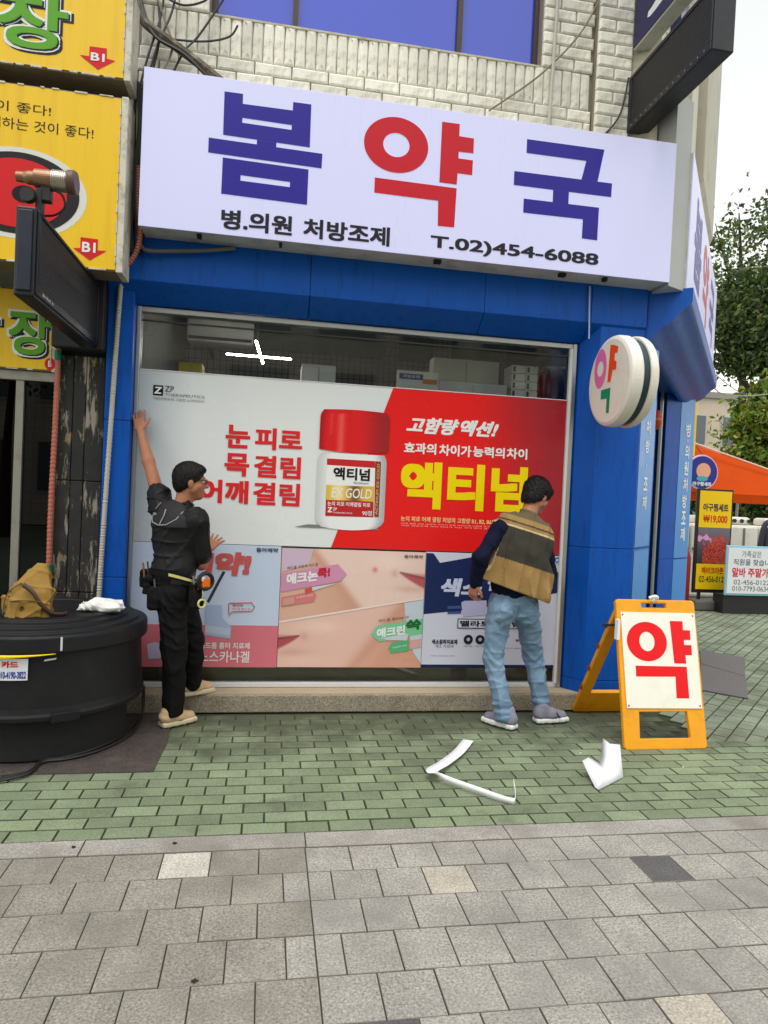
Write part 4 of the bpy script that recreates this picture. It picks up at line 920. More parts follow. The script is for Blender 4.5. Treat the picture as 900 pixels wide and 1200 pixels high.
# poster B: two halves of a face
pbp = thing('poster', 'middle poster of close-up skin and lips split by a white diagonal line', 'poster', (.675,5.19,.285))
def skin(u, v, p):
    x, _, z_ = p; zl_ = .627+(x-.122)*.183
    up = z_ > zl_
    c = (230,190,174) if up else (228,186,170)
    n_ = .5+.5*math.sin(3.1*x+2*z_)
    c = mixc(c, (214,166,146), .3*n_)
    if up:
        e = sstep(-.02,.10, (x-.36)*.75-(1.19-z_)*.62+.05); c = mixc(mixc((222,178,156),(212,162,140),sstep(.3,.7,x)), (238,206,194), e)
        c = mixc(c, (202,146,124), .6*math.exp(-(((x-.36)*.75-(1.19-z_)*.62+.02)/.035)**2))
        c = mixc(c, (214,110,116), .95*math.exp(-(((x-.834)/.020)**2+((z_-1.045)/.020)**2)))
        t = (x-1.026)/.2
        if t > 0: 
            mid = 1.030-.038*t; th = .085*t**.75; c = mixc(c, (184,84,94), .95*sstep(-.008,.012,mid-z_)*sstep(-.014,.014,z_-(mid-th))); c = mixc(c, (104,40,44), .95*math.exp(-((z_-mid)/(.005+.004*t))**2)); c = mixc(c, (206,140,132), .7*sstep(-.006,.008,z_-mid)*sstep(-.01,.012,mid+.030*t-z_))
    else:
        e = sstep(-.05,.12,(.92-x)*.7+(z_-.45)*.5); c = mixc((216,160,136),(232,190,176),e)
        c = mixc(c, (198,136,110), .5*math.exp(-(((.82-x)*.7+(z_-.45)*.55)/.05)**2))
        t = (.277-x)/.155
        if t > 0:
            mid = .527-.020*t; th = .080*t**.75; c = mixc(c, (178,76,88), .95*sstep(-.008,.012,mid-z_)*sstep(-.014,.014,z_-(mid-th))); c = mixc(c, (104,38,44), .95*math.exp(-((z_-mid)/(.005+.004*t))**2)); c = mixc(c, (206,134,126), .7*sstep(-.006,.008,z_-mid)*sstep(-.01,.012,mid+.028*t-z_))
    if up:
        c = mixc(c, (250,224,214), .5*math.exp(-(((x-.95)/.16)**2+((z_-1.10)/.07)**2))); c = mixc(c, (206,150,134), .45*math.exp(-(((x-1.12)/.12)**2+((z_-.895)/.03)**2))); c = mixc(c, (244,214,202), .5*math.exp(-(((x-1.05)/.12)**2+((z_-.86)/.03)**2))); c = mixc(c, (200,140,122), .4*math.exp(-(((x-.99)/.03)**2+((z_-1.02)/.03)**2)))
    else:
        c = mixc(c, (248,220,208), .5*math.exp(-(((x-.42)/.16)**2+((z_-.60)/.05)**2))); c = mixc(c, (204,146,128), .45*math.exp(-(((x-.22)/.12)**2+((z_-.40)/.03)**2))); c = mixc(c, (240,206,192), .45*math.exp(-(((x-.28)/.14)**2+((z_-.34)/.035)**2))); c = mixc(c, (198,136,118), .4*math.exp(-(((x-.31)/.03)**2+((z_-.52)/.03)**2)))
    return c
patch('poster_sheet', lambda u,v: (.117+1.112*u, 5.1885, .287+.904*v), skin, 190, 150, PRINT(), pbp)
WL = [(.119,.636),(.119,.621),(1.228,.824),(1.228,.838)]
MB().poly(WL, onY(PB-.002)).build('white_line', PR((246,226,218)), pbp)
MB().poly(G['pB_lav'], onY(PB-.002)).build('lavender_patch', PR((216,190,212)), pbp); MB().poly(G['pB_pink'], onY(PB-.0035)).build('pink_band', PR((216,150,184)), pbp); MB().poly(G['pB_tag'], onY(PB-.0035)).build('pink_tag', PR((222,128,130)), pbp)
MB().poly([(1.076,.79),(1.2285,.82),(1.2285,.318),(1.163,.41),(1.09,.676)], onY(PB-.002)).build('pale_patch', PR((204,216,226)), pbp)
MB().poly([(.823,.546),(.873,.613),(1.2285,.672),(1.2285,.555),(.89,.487)], onY(PB-.0035)).build('green_band', PR((128,206,160)), pbp); MB().poly(G['pB_tagg'], onY(PB-.0035)).build('green_tag', PR((92,184,128)), pbp)
y4 = onY(PB-.005)
def rot_text(s_, k, mat, bold, ang, par, box=None):
    u0,u1,v0,v1 = box or T[k]; cx, cz = (u0+u1)/2, (v0+v1)/2; hh = min(v1-v0, .085)
    text('lettering', s_, (u0,u1,cz-hh/2,cz+hh/2), lambda u, v: (u, PB-.005, v+(u-cx)*ang), mat, par, bold)
rot_text('애크논','q1',BW,.05,.16,pbp); rot_text('쿡!','q1b',PR((206,30,54)),.05,.16,pbp); rot_text('여드름 치료제 여드름','q1s',PR((90,50,60)),.0,.16,pbp,(.163,.393,1.045,1.068)); rot_text('애크린','q2',BW,.05,.14,pbp); rot_text('쓱','q2b',PR((30,110,50)),.04,.14,pbp); rot_text('여드름 흉터에 약','q2s',PR((60,80,60)),.0,.14,pbp,(.88,1.115,.655,.678)); rot_text('동아제약','qlogo',PR((60,50,50)),.02,0,pbp)
rot_text('여드름 흉터 치료제','',BW,.0,.2,pbp,(.24,.36,.82,.835)); rot_text('여드름 흉터 치료제','',BW,.0,.2,pbp,(1.0,1.11,.445,.46))
MB().poly([(.305,.885),(.36,.90),(.545,.935),(.36,.87),(.31,.845)], y4).build('tube_print', PR((214,214,226)), pbp); MB().poly([(.30,.885),(.355,.90),(.36,.868),(.308,.845)], onY(PB-.0058)).build('tube_end', PR((214,90,80)), pbp)
MB().poly([(.90,.515),(1.10,.555),(1.12,.545),(1.11,.50),(.96,.50)], y4).build('tube_print', PR((206,214,220)), pbp); MB().poly([(1.135,.50),(1.222,.515),(1.222,.45),(1.135,.43)], y4).build('skin_inset', PR((224,170,166)), pbp); MB().poly([(.14,.805),(.225,.825),(.225,.77),(.14,.752)], y4).build('skin_inset', PR((214,160,150)), pbp)
# poster C: pigmentation cream
pc = thing('poster', 'navy and white pigmentation cream poster behind the man in the vest', 'poster', (1.8,5.19,.285))
BX(1.2325,2.357,.287,1.197,5.188).build('poster_sheet', PR((216,218,234)), pc)
MB().poly([(1.2335,1.187),(1.29,1.186),(1.346,1.113),(1.7,1.186),(2.222,1.186),(2.239,1.095),(2.3565,1.057),(2.3565,.904),(1.666,.756),(1.234,.708)], onY(PB-.0015)).build('navy_field', PR((28,44,92)), pc)
BX(1.2325,2.357,.287,.312,5.1862).build('navy_foot', PR((28,40,80)), pc)
w_('색소침착','r1',BW,.04,.2,pc,onY(PB-.003)) if False else text('lettering','색소',(1.361,1.70,.851,.997),onY(PB-.003),PR((206,212,240)),pc,.05,.15)
text('lettering','침착',(1.74,2.06,.90,1.04),onY(PB-.003),PR((206,212,240)),pc,.05,.15)
MB().poly(G['pC_tube'], onY(PB-.003)).build('tube_print', PR((70,90,150)), pc); MB().poly(G['pC_cap'], onY(PB-.004)).build('tube_cap_print', PR((188,186,222)), pc)
MB().add([(1.423,PB-.0045,.752),(1.533,PB-.0045,.758),(1.533,PB-.0045,.738),(1.423,PB-.0045,.733)],[(0,1,2,3)]).build('tube_stripe', PR((28,44,92)), pc)
BX(1.51,2.05,.60,.678,PB-.004).build('name_box', PR((40,42,60)), pc); BX(1.517,2.043,.607,.671,PB-.0055).build('name_box_inner', PR((216,218,234)), pc); text('lettering','멜라토닝크림',(1.53,2.03,.615,.664),onY(PB-.0065),PR((30,32,48)),pc,.04)
text('lettering','색소침착치료제',T['r_saek'],onY(PB-.003),PR((30,32,48)),pc,.04); text('lettering','색소 치료제',T['r_s2'],onY(PB-.003),PR((90,92,110)),pc,.0)
for cx in (1.605,1.702,1.80): MB().disc((cx,.512),(.038,.038),onY(PB-.003)).build('round_icon', PR((30,32,52)), pc); MB().disc((cx,.514),(.014,.014),onY(PB-.0045)).build('icon_mark', PR((190,192,210)), pc); text('lettering','피로 처방',(cx-.035,cx+.035,.452,.466),onY(PB-.003),PR((90,92,110)),pc,.0)
text('lettering','의약 처방조제 의원',(1.31,1.50,.375,.387),onY(PB-.003),PR((140,142,160)),pc,.0); text('lettering','동아제약',(2.0,2.08,.50,.52),onY(PB-.003),PR((30,40,90)),pc,.04); text('lettering','색소침착 치료제 의원 처방조제',(1.83,2.05,.44,.452),onY(PB-.003),PR((120,122,140)),pc,.0)
MB().ring((2.317,1.165),(.022,.022),(.012,.012),onY(PB-.003),24).build('logo_ring', PR((40,110,170)), pc); text('lettering','동아제약',(2.29,2.345,1.128,1.137),onY(PB-.003),PR((60,80,110)),pc,.0)

# ============================================================ THINGS BEHIND THE GLASS
CARD = M('white_card', (240,240,238), .7, var=.05)
def solo(name, label, cat, mb, mat, loc, **k): return tag(mb.build(name, mat, loc=loc, **k), label, cat)
cab = thing('cabinet', 'tall grey cabinets standing behind the posters in the window', 'cabinet', (.7,5.8,.06))
for x0, x1 in ((-.94,.0),(.01,.95),(.96,1.9),(1.91,2.34)): MB().box(x0,x1,5.45,6.0,.06,2.36).build('cabinet_unit', M('cabinet_grey', (128,124,118), .6), cab, bevel=.004)
def carton(label, x0,x1,y0,y1,z0,z1,rgb=(240,241,244)):
    t = thing('carton', label, 'box', ((x0+x1)/2,(y0+y1)/2,z0)); m = M('carton_%d' % rgb[2], rgb, .6, var=.05)
    MB().box(x0,x1,y0,y1,z0,z1).build('carton_body', m, t, bevel=.003); MB().box(x0+.02,x1-.02,(y0+y1)/2-.02,(y0+y1)/2+.02,z1+.0005,z1+.002).build('packing_tape', M('packing_tape', (190,180,160), .3), t)
    MB().box((x0+x1)/2-.004,(x0+x1)/2+.004,y0-.002,y0-.0005,z0+.02,z1-.02).build('flap_seam', M('seam_grey', (170,170,172), .6), t); return t
carton('plain white carton standing above the pill bottle print', .225,.50,5.6,5.9,2.362,2.66)
carton('wide off-white panel box leaning behind the red banner', 1.35,1.94,5.75,5.9,2.362,2.83,(230,226,216))
carton('long low white carton in front of the off-white panel box', 1.36,1.95,5.55,5.72,2.362,2.60,(214,216,220))
carton('yellow carton at the left end of the window', -.74,-.56,5.6,5.8,2.362,2.60,(220,196,60))
for i in range(6):
    for j in range(2):
        x0 = 1.97+.125*j; z0 = 2.362+.068*i
        t = thing('medicine_box', 'one of the small stacked white medicine boxes at the right end of the window', 'box', (x0+.06,5.6,z0), 'stacked white medicine boxes'); MB().box(x0,x0+.12,5.5,5.7,z0,z0+.064).build('box_body', CARD, t, bevel=.002); MB().box(x0+.01,x0+.03,5.497,5.4985,z0+.01,z0+.054).build('box_mark', PR((70,76,90)), t)
ds = thing('display_card', 'white display card with blue and orange strips behind the banner top', 'sign', (1.17,5.56,2.362))
MB().box(1.0,1.35,5.55,5.57,2.362,2.66).build('card', CARD, ds); MB().box(1.02,1.22,5.547,5.5495,2.59,2.635).build('blue_strip', PR((50,70,150)), ds); MB().box(1.22,1.34,5.547,5.5495,2.56,2.60).build('orange_strip', PR((230,150,70)), ds); text('lettering','처방조제',(1.05,1.19,2.60,2.625),onY(5.5455),KW,ds,.02)
ac = thing('air_conditioner', 'grey wall-hung air conditioner inside the upper left of the window', 'air conditioner', (-.55,7.5,3.1))
MB().box(-.90,-.22,7.3,7.6,3.13,3.36).build('casing', M('ac_grey', (150,152,150), .5), ac, bevel=.02); MB().box(-.88,-.24,7.29,7.299,3.15,3.18).build('louvre', DARK, ac); MB().box(-.75,-.72,7.6,8.6,3.2,3.25).build('pipe', GRIME, ac)
mo = thing('monitor', 'black framed screen standing at the right end behind the glass', 'screen', (2.28,5.6,2.36))
MB().obox((2.27,5.62,2.58),(.5,.86,0),(-.86,.5,0),(0,0,1),.14,.012,.2).build('bezel', DARK, mo, bevel=.004); MB().obox((2.256,5.612,2.58),(.5,.86,0),(-.86,.5,0),(0,0,1),.12,.003,.18).build('screen_panel', M('dark_screen', (30,34,40), .1), mo)

# ============================================================ A-FRAME SIGN
af = thing('a_frame_sign', 'yellow plastic A-frame board with big red pharmacy letter beside the pillar', 'sign', (2.7,4.55,0))
AY = M('yellow_plastic', (240,162,14), .42, var=.06, scale=5, dirt=(190,120,20), dscale=6, damt=.4)
ux = Vector((1,0,0)); uv = Vector((0,.25,.965)).normalized(); un_ = Vector((0,-.965,.25)).normalized()
def amap(o): return lambda u, v: tuple(Vector((u,4.16,0))+uv*v+un_*o)
def leaf_panel(poly, hole, mapf0, d, name, mat, hole2=None):
    """plate with openings: outer loop plus holes, given thickness"""
    m = MB(); polys = [[Vector((*p,0)) for p in poly]]+[[Vector((*p,0)) for p in h] for h in (hole, hole2) if h]
    flat = [p for q in polys for p in q]; n = len(flat); tri = tessellate_polygon(polys)
    m.v = [tuple(mapf0(p.x,p.y)) for p in flat]+[tuple(Vector(mapf0(p.x,p.y))+Vector(d)) for p in flat]
    m.f = [tuple(t) for t in tri]+[tuple(n+i for i in reversed(t)) for t in tri]; k = 0
    for q in polys:
        L = len(q); m.f += [(k+i, k+(i+1)%L, n+k+(i+1)%L, n+k+i) for i in range(L)]; k += L
    return m.build(name, mat, af, bevel=.006, angle=50)
FO = [(2.405,.015),(2.42,.0),(2.995,.0),(3.012,.015),(3.018,.5),(3.02,.985),(3.005,1.003),(2.435,1.003),(2.418,.985)]
HO = [(2.522,.07),(2.897,.07),(2.885,.243),(2.530,.243)]; HH = [(2.61,.945),(2.80,.945),(2.80,.978),(2.61,.978)]
leaf_panel(FO, HO, amap(0), -un_*.035, 'front_leaf', AY, HH)
MB().extrude([amap(.002)(u,v) for u, v in [(2.438,.268),(2.996,.262),(3.008,.912),(2.444,.914)]], un_*.006).build('white_board', M('board_white', (240,236,222), .4, var=.03, scale=5, dirt=(214,206,186), dscale=5, damt=.35), af, bevel=.002)
m = MB(); am = amap(.0095)
a, b = G['A_ring']; m.ring((2.6235,.713),(.150,.134),(.057,.066), am)
for o in G['A_yak']: m.poly(o, am)
m.build('red_letter', PR((236,22,28)), af)
sc = MB()
for u, v in ((2.456,.895),(2.99,.893),(2.452,.285),(2.98,.28)): sc.disc((u,v),(.006,.006), amap(.0095),10)
tag(sc.build('screw', M('screw_dark', (70,66,60), .4, metal=.6), af), kind='stuff')
bv = Vector((0,.60,-.965)).normalized(); bn_ = Vector((0,.965,.60)).normalized(); TOP = Vector((0,4.42,.975))
def bmap(u, v): return tuple(Vector((u,0,0))+TOP+bv*v)
BO = [(2.44,.075),(3.0,.075),(3.01,1.125),(2.995,1.135),(2.435,1.135),(2.42,1.125)]; BH = [(2.52,.14),(2.92,.14),(2.93,.92),(2.51,.92)]
leaf_panel(BO, BH, bmap, -bn_*.035, 'rear_leaf', AY)
hs_ = MB()
for v in (.25,.45,.68,.88): hs_.lathe([(0,0),(.022,0),(.022,.002),(0,.002)], (2.4175,TOP.y+bv.y*v-.02,TOP.z+bv.z*v), 16, 'x')
tag(hs_.build('side_boss', M('brown_boss', (140,60,20), .6), af), kind='stuff')
MB().tube(spline([(2.66,4.39,.985),(2.69,4.37,1.0),(2.72,4.39,.985),(2.70,4.41,.96)]), .012, 8).build('tie_cloth', CARD, af); MB().tube(spline([(2.41,4.36,.80),(2.40,4.45,.78),(2.41,4.55,.76)]), .008, 6).build('stay_cord', BLK, af); MB().box(2.40,2.418,4.33,4.37,.70,.84).build('hinge_tag', CARD, af)

# ============================================================ LOOSE PAPER
PAPER = M('white_paper', (240,241,244), .55, var=.02)
st = MB(); path = spline([(1.385,4.36,.012),(1.25,4.13,.02),(1.10,3.92,.035),(1.0,3.79,.05),(1.0,3.735,.05),(1.06,3.67,.04),(1.2,3.54,.03),(1.33,3.43,.02),(1.365,3.43,.03),(1.378,3.50,.09)], 8)
n_ = len(path); vs = []
for i, p in enumerate(path):
    t = (path[min(i+1,n_-1)]-path[max(i-1,0)]).normalized(); f = sstep(.38,.55,i/n_); side = (t.cross(Vector((0,0,1)))).normalized()*(1-f)+Vector((0,0,1))*f*.8; side.normalize(); w = .036-.017*f
    vs += [p+side*w, p-side*w+Vector((0,0,.0))]
vs = [Vector((v.x,v.y,max(v.z,.004))) for v in vs]
st.add(vs, [(2*i,2*i+1,2*i+3,2*i+2) for i in range(n_-1)])
solo('paper_strip', 'narrow curling strip of white backing paper on the green bricks', 'paper', st, PAPER, (1.2,3.8,0), smooth=True, solid=.0012)
cr = MB(); P_ = [Vector(p) for p in G['paper']]; cen = Vector((2.06,3.72,.075))
cr.add([*P_, cen, Vector((2.0,3.68,.06))], [(0,1,12),(1,2,12),(2,3,12),(3,4,12),(4,5,12),(5,6,12),(6,7,12),(7,13,12),(7,8,13),(8,9,13),(9,10,13),(10,11,13),(11,0,13),(0,12,13)])
solo('crumpled_paper', 'folded sheet of white backing paper standing up on the green bricks', 'paper', cr, PAPER, (2.05,3.7,0), smooth=True, solid=.0012, sub=0)
random.seed(3)
for i in range(5):
    x, y = random.choice([(-.6,3.15),(-.04,3.155),(1.9,3.9),(2.3,3.5),(2.2,4.0),(.9,3.5),(2.6,3.75),(-.2,2.1),(.3,2.6)]) if i > 6 else [(-.78,3.15),(-.35,3.15),(-.17,2.25),(2.07,4.12),(2.63,3.86),(1.72,3.62),(1.95,4.15)][i]
    pale = i >= 3; r = .010 if not pale else .006
    solo('gum_spot' if not pale else 'paper_scrap', ('dark flattened gum spot %s' % ['at the left end of the granite kerb','on the granite kerb below the green bricks','on the grey slabs near the bottom left'][i]) if not pale else 'tiny pale paper scrap on the green bricks', 'litter',
         MB().add([(x+r*(1+.4*math.sin(3*k+i))*math.cos(k*.785), y+r*(1+.4*math.cos(2*k+i))*math.sin(k*.785), .003) for k in range(8)], [tuple(range(8))]), PR((46,42,42)) if not pale else PAPER, (x,y,0), solid=.001)
    if pale: bpy.data.objects[-1] if False else None
for o in S.objects:
    if o.name.startswith('paper_scrap'): o['group'] = 'paper scraps on the green bricks'

# ============================================================ TUB WITH BAG AND CLOTH
tc_ = (-1.36,4.6,0)
RUB = M('black_rubber', (19,20,23), .55, var=.25, scale=5, bump=.3, bscale=70, dirt=(38,37,36), dscale=4, damt=.5, spec=.3)
tb_ = thing('rubber_tub', 'big round black rubber tub with ridged lid standing by the column', 'tub', tc_)
MB().lathe([(0,.012),(.47,.012),(.505,.02),(.50,.255),(.47,.27)], tc_, 80).build('base', M('black_rubber_low', (20,20,22), .8, var=.2, scale=6, bump=.3), tb_, smooth=True)
MB().lathe([(.50,.26),(.595,.262),(.604,.272),(.606,.295),(.598,.31),(.592,.34),(.586,.45),(.584,.50),(.578,.645),(.50,.65)], tc_, 80).build('body', RUB, tb_, smooth=False, bevel=.004)
MB().lathe([(.59,.648),(.612,.648),(.616,.66),(.614,.735),(.604,.748),(.565,.752),(.560,.768),(.50,.772),(.495,.79),(.435,.793),(.43,.808),(.36,.811),(.355,.803),(0,.80)], tc_, 80).build('lid', RUB, tb_, smooth=False, bevel=.004)
def arc(r, z, a0, a1, n): return [(tc_[0]+r*math.cos(R(a0+(a1-a0)*i/n)), tc_[1]+r*math.sin(R(a0+(a1-a0)*i/n)), z) for i in range(n+1)]
m = MB(); p0 = arc(.618,.650,-140,-68,30); p1 = [(x,y,.649-.026*min(1,(30-i)/14)) for i,(x,y,_) in enumerate(arc(.622,.625,-140,-68,30))]
m.add([q for a_, b_2 in zip(p0,p1) for q in (a_,b_2)], [(2*i,2*i+1,2*i+3,2*i+2) for i in range(30)]); m.build('yellow_strap', PR((246,208,10)), tb_, solid=.004, smooth=True)
m = MB(); p0 = arc(.618,.742,-66,-65,1); p1 = arc(.620,.665,-66,-65,1); m.add([p0[0],p1[0],p1[1],p0[1]],[(0,1,2,3)]); m.build('chalk_mark', PR((210,214,216)), tb_, solid=.001)
cylm = lambda rr: (lambda u, v: (tc_[0]+rr*math.cos(R(-90)+u/.59), tc_[1]+rr*math.sin(R(-90)+u/.59), v))
m = MB(); us = [-.062+.155*i/10 for i in range(11)]; fm = cylm(.5935)
m.add([fm(u,z_) for u in us for z_ in (.505+.0*u,.625)], [(2*i,2*i+2,2*i+3,2*i+1) for i in range(10)]); stk = m.build('sticker', PR((226,228,236)), tb_)
stk['label'] = 'white card-loan sticker with red and blue print'
text('sticker_text','카드',(-.04,.045,.575,.612),cylm(.595),KR,stk,.05); text('sticker_text','010-4190-3822',(-.055,.085,.515,.555),cylm(.595),PR((50,70,160)),stk,.03)
m = MB(); fm2 = cylm(.592); m.add([fm2(.17,.605),fm2(.23,.612),fm2(.235,.622),fm2(.175,.616)],[(0,1,2,3)]); m.build('scuff', PR((200,200,196)), tb_, solid=.001)
m = MB(); a0 = R(-62)
for da in (-.09,.09): pass
MB().obox((tc_[0]+.603*math.cos(a0),tc_[1]+.603*math.sin(a0),.285),(-math.sin(a0),math.cos(a0),0),(math.cos(a0),math.sin(a0),0),(0,0,1),.075,.012,.028).build('grip', RUB, tb_, bevel=.006)
for i, (r, zz, dx, lab) in enumerate(((.53,.02,0,'inner black cable curled on the asphalt round the tub'),(.56,.02,.02,'outer black cable curled on the asphalt round the tub'))):
    pts = [(tc_[0]+(r+.03*math.sin(3*a)+.01*i)*math.cos(a), tc_[1]+(r+.03*math.sin(2*a+i))*math.sin(a), .018+.0*a) for a in [R(d) for d in range(10,-75,-12)]]+[(-1.25,3.93-.03*i,.018),(-1.6,3.82-.05*i,.016),(-2.2,3.7,.016)]
    pts = [(-.80,4.93-.02*i,.22),(-.79,4.85,.06)]+pts[1:]
    tag(MB().tube(spline(pts,6), .009, 6).build('ground_cable', BLK, loc=(-1,4.1,0)), lab, 'cable')

# ============================================================ SMOOTH SOLIDS (distance fields turned into one continuous surface)
def nrm(v): v = np.array(v, float); return v/np.linalg.norm(v)
class Field:
    def __init__(s, lo, hi, h):
        s.h = h; s.lo = np.array(lo, float); s.n = np.ceil((np.array(hi)-s.lo)/h).astype(int)+1
        s.F = np.full(s.n, 1.0, np.float32); s.ax = [s.lo[i]+h*np.arange(s.n[i]) for i in range(3)]
    def _sl(s, lo, hi):
        i0 = np.maximum(0, np.floor((np.array(lo)-s.lo)/s.h).astype(int)); i1 = np.minimum(s.n, np.ceil((np.array(hi)-s.lo)/s.h).astype(int)+1)
        if (i1 <= i0).any(): return None
        sl = tuple(slice(a,b) for a,b in zip(i0,i1))
        return sl, s.ax[0][sl[0]][:,None,None].astype(np.float32), s.ax[1][sl[1]][None,:,None].astype(np.float32), s.ax[2][sl[2]][None,None,:].astype(np.float32)
    def _put(s, sl, d, k, op):
        F = s.F[sl]
        if op == 'sub': s.F[sl] = np.maximum(F, -d); return
        if k <= 0: s.F[sl] = np.minimum(F, d); return
        hh = np.clip(.5+.5*(F-d)/k, 0, 1); s.F[sl] = F*(1-hh)+d*hh-k*hh*(1-hh)
    def cap(s, a, b, ra, rb=None, k=.02, op='add'):
        rb = ra if rb is None else rb; a = np.array(a,float); b = np.array(b,float); m = max(ra,rb)+.08
        g = s._sl(np.minimum(a,b)-m, np.maximum(a,b)+m)
        if g is None: return s
        sl,X,Y,Z = g; d = b-a; L = max(d@d,1e-9)
        t = np.clip(((X-a[0])*d[0]+(Y-a[1])*d[1]+(Z-a[2])*d[2])/L, 0, 1)
        q = np.sqrt((X-a[0]-t*d[0])**2+(Y-a[1]-t*d[1])**2+(Z-a[2]-t*d[2])**2)-(ra+t*(rb-ra)); s._put(sl,q,k,op); return s
    def ell(s, c, r, A=None, k=.02, op='add'):
        c = np.array(c,float); r = np.array(r,float); A = np.eye(3) if A is None else np.array(A,float); m = r.max()+.08
        g = s._sl(c-m, c+m)
        if g is None: return s
        sl,X,Y,Z = g; X = X-c[0]; Y = Y-c[1]; Z = Z-c[2]; k0 = 0; k1 = 0
        for i in range(3): u = (X*A[i][0]+Y*A[i][1]+Z*A[i][2])/r[i]; k0 = k0+u*u; k1 = k1+(u/r[i])**2
        k0 = np.sqrt(k0); k1 = np.sqrt(k1)+1e-9; s._put(sl, k0*(k0-1)/k1, k, op); return s
    def rbox(s, c, hsz, rr, A=None, k=.02, op='add'):
        c = np.array(c,float); A = np.eye(3) if A is None else np.array(A,float); m = np.linalg.norm(hsz)+.08
        g = s._sl(c-m, c+m); sl,X,Y,Z = g; X = X-c[0]; Y = Y-c[1]; Z = Z-c[2]; o = 0; ins = None
        for i in range(3):
            u = np.abs(X*A[i][0]+Y*A[i][1]+Z*A[i][2])-(hsz[i]-rr); o = o+np.maximum(u,0)**2; ins = u if ins is None else np.maximum(ins,u)
        s._put(sl, np.sqrt(o)+np.minimum(ins,0)-rr, k, op); return s
    def loft(s, secs, side, fwd, shear=0.0, x0=0.0, k=0.0, pw=2.4):
        """garment tube: rounded cross-sections (height, cx, cy, half width, half depth) blended along the height"""
        X,Y,Z = s.ax[0][:,None,None], s.ax[1][None,:,None], s.ax[2][None,None,:]; H = Z+shear*(X-x0); q = np.array(secs,float)
        cx, cy, ra, rb = [np.interp(H, q[:,0], q[:,i]) for i in (1,2,3,4)]; u = np.abs((X-cx)*side[0]+(Y-cy)*side[1])/ra; v = np.abs((X-cx)*fwd[0]+(Y-cy)*fwd[1])/rb
        d = ((u**pw+v**pw)**(1/pw)-1)*np.minimum(ra,rb); d = np.maximum(d, np.maximum(q[0,0]-H, H-q[-1,0])); s._put(tuple(slice(None) for _ in range(3)), d.astype(np.float32), k, 'add'); return s
    def cut(s, p, n):
        n = nrm(n); X,Y,Z = [s.ax[i] for i in range(3)]
        d = (X[:,None,None]-p[0])*n[0]+(Y[None,:,None]-p[1])*n[1]+(Z[None,None,:]-p[2])*n[2]; s.F = np.maximum(s.F, d.astype(np.float32)); return s
    def wrinkle(s, fn):
        X,Y,Z = s.ax[0][:,None,None], s.ax[1][None,:,None], s.ax[2][None,None,:]; s.F = (s.F+fn(X,Y,Z)).astype(np.float32); return s
    def mesh(s):
        F = s.F; F = np.pad(F,1,constant_values=1.0); I = F < 0; n = np.array(F.shape)-1
        c = [F[i:i+n[0], j:j+n[1], k:k+n[2]] for i in (0,1) for j in (0,1) for k in (0,1)]
        cnt = sum((x < 0).astype(np.int8) for x in c); act = np.argwhere((cnt > 0) & (cnt < 8)); ids = -np.ones(n, np.int32); ids[tuple(act.T)] = np.arange(len(act))
        V = np.array([x[tuple(act.T)] for x in c]).T; cor = np.array([(i,j,k) for i in (0,1) for j in (0,1) for k in (0,1)], float)
        acc = np.zeros((len(act),3)); w = np.zeros(len(act))
        for a in range(8):
            for b in range(a+1,8):
                if abs(cor[a]-cor[b]).sum() == 1:
                    va, vb = V[:,a], V[:,b]; m = (va < 0) != (vb < 0); t = np.where(m, va/(va-vb+1e-12), 0); acc += np.where(m[:,None], cor[a]+(cor[b]-cor[a])*t[:,None], 0); w += m
        P = s.lo+(act+acc/w[:,None]-1)*s.h; quads = []
        for ax in range(3):
            o1, o2 = [(1,2),(2,0),(0,1)][ax]; sl0 = [slice(1,-1)]*3; sl1 = [slice(1,-1)]*3; sl0[ax] = slice(0,-1); sl1[ax] = slice(1,None)
            A_, B_ = I[tuple(sl0)], I[tuple(sl1)]; E = np.argwhere(A_ != B_); flip = A_[tuple(E.T)]
            base = E.copy(); 
            for d in range(3):
                if d != ax: base[:,d] += 1
            def at(d1, d2): q = base.copy(); q[:,o1] -= d1; q[:,o2] -= d2; return ids[tuple(q.T)]
            q = np.stack([at(1,1),at(0,1),at(0,0),at(1,0)],1); q[~flip] = q[~flip][:,::-1]; quads.append(q)
        return P, np.concatenate(quads)
def build_field(f, name, mat, parent=None, loc=None, colf=None, smooth_it=0):
    P, Q = f.mesh(); off = offset_of(parent) if parent is not None else Vector(loc or (0,0,0))
    me = bpy.data.meshes.new(name); Pl = P-np.array(off)
    me.vertices.add(len(P)); me.vertices.foreach_set('co', Pl.ravel().astype(np.float32)); me.loops.add(Q.size); me.loops.foreach_set('vertex_index', Q.ravel().astype(np.int32))
    me.polygons.add(len(Q)); me.polygons.foreach_set('loop_start', np.arange(0,Q.size,4,dtype=np.int32)); me.polygons.foreach_set('use_smooth', np.ones(len(Q),bool)); me.update(calc_edges=True); me.validate()
    if colf is not None:
        c = np.array(colf(P)); at = me.color_attributes.new('Col','FLOAT_COLOR','POINT'); at.data.foreach_set('color', np.c_[c,np.ones(len(c))].astype(np.float32).ravel())
    me.materials.append(mat); o = link(name, me, parent, (0,0,0) if parent is not None else tuple(off))
    if smooth_it: md = o.modifiers.new('sm','SMOOTH'); md.iterations = smooth_it; md.factor = .5
    return o
rng = np.random.RandomState(4)
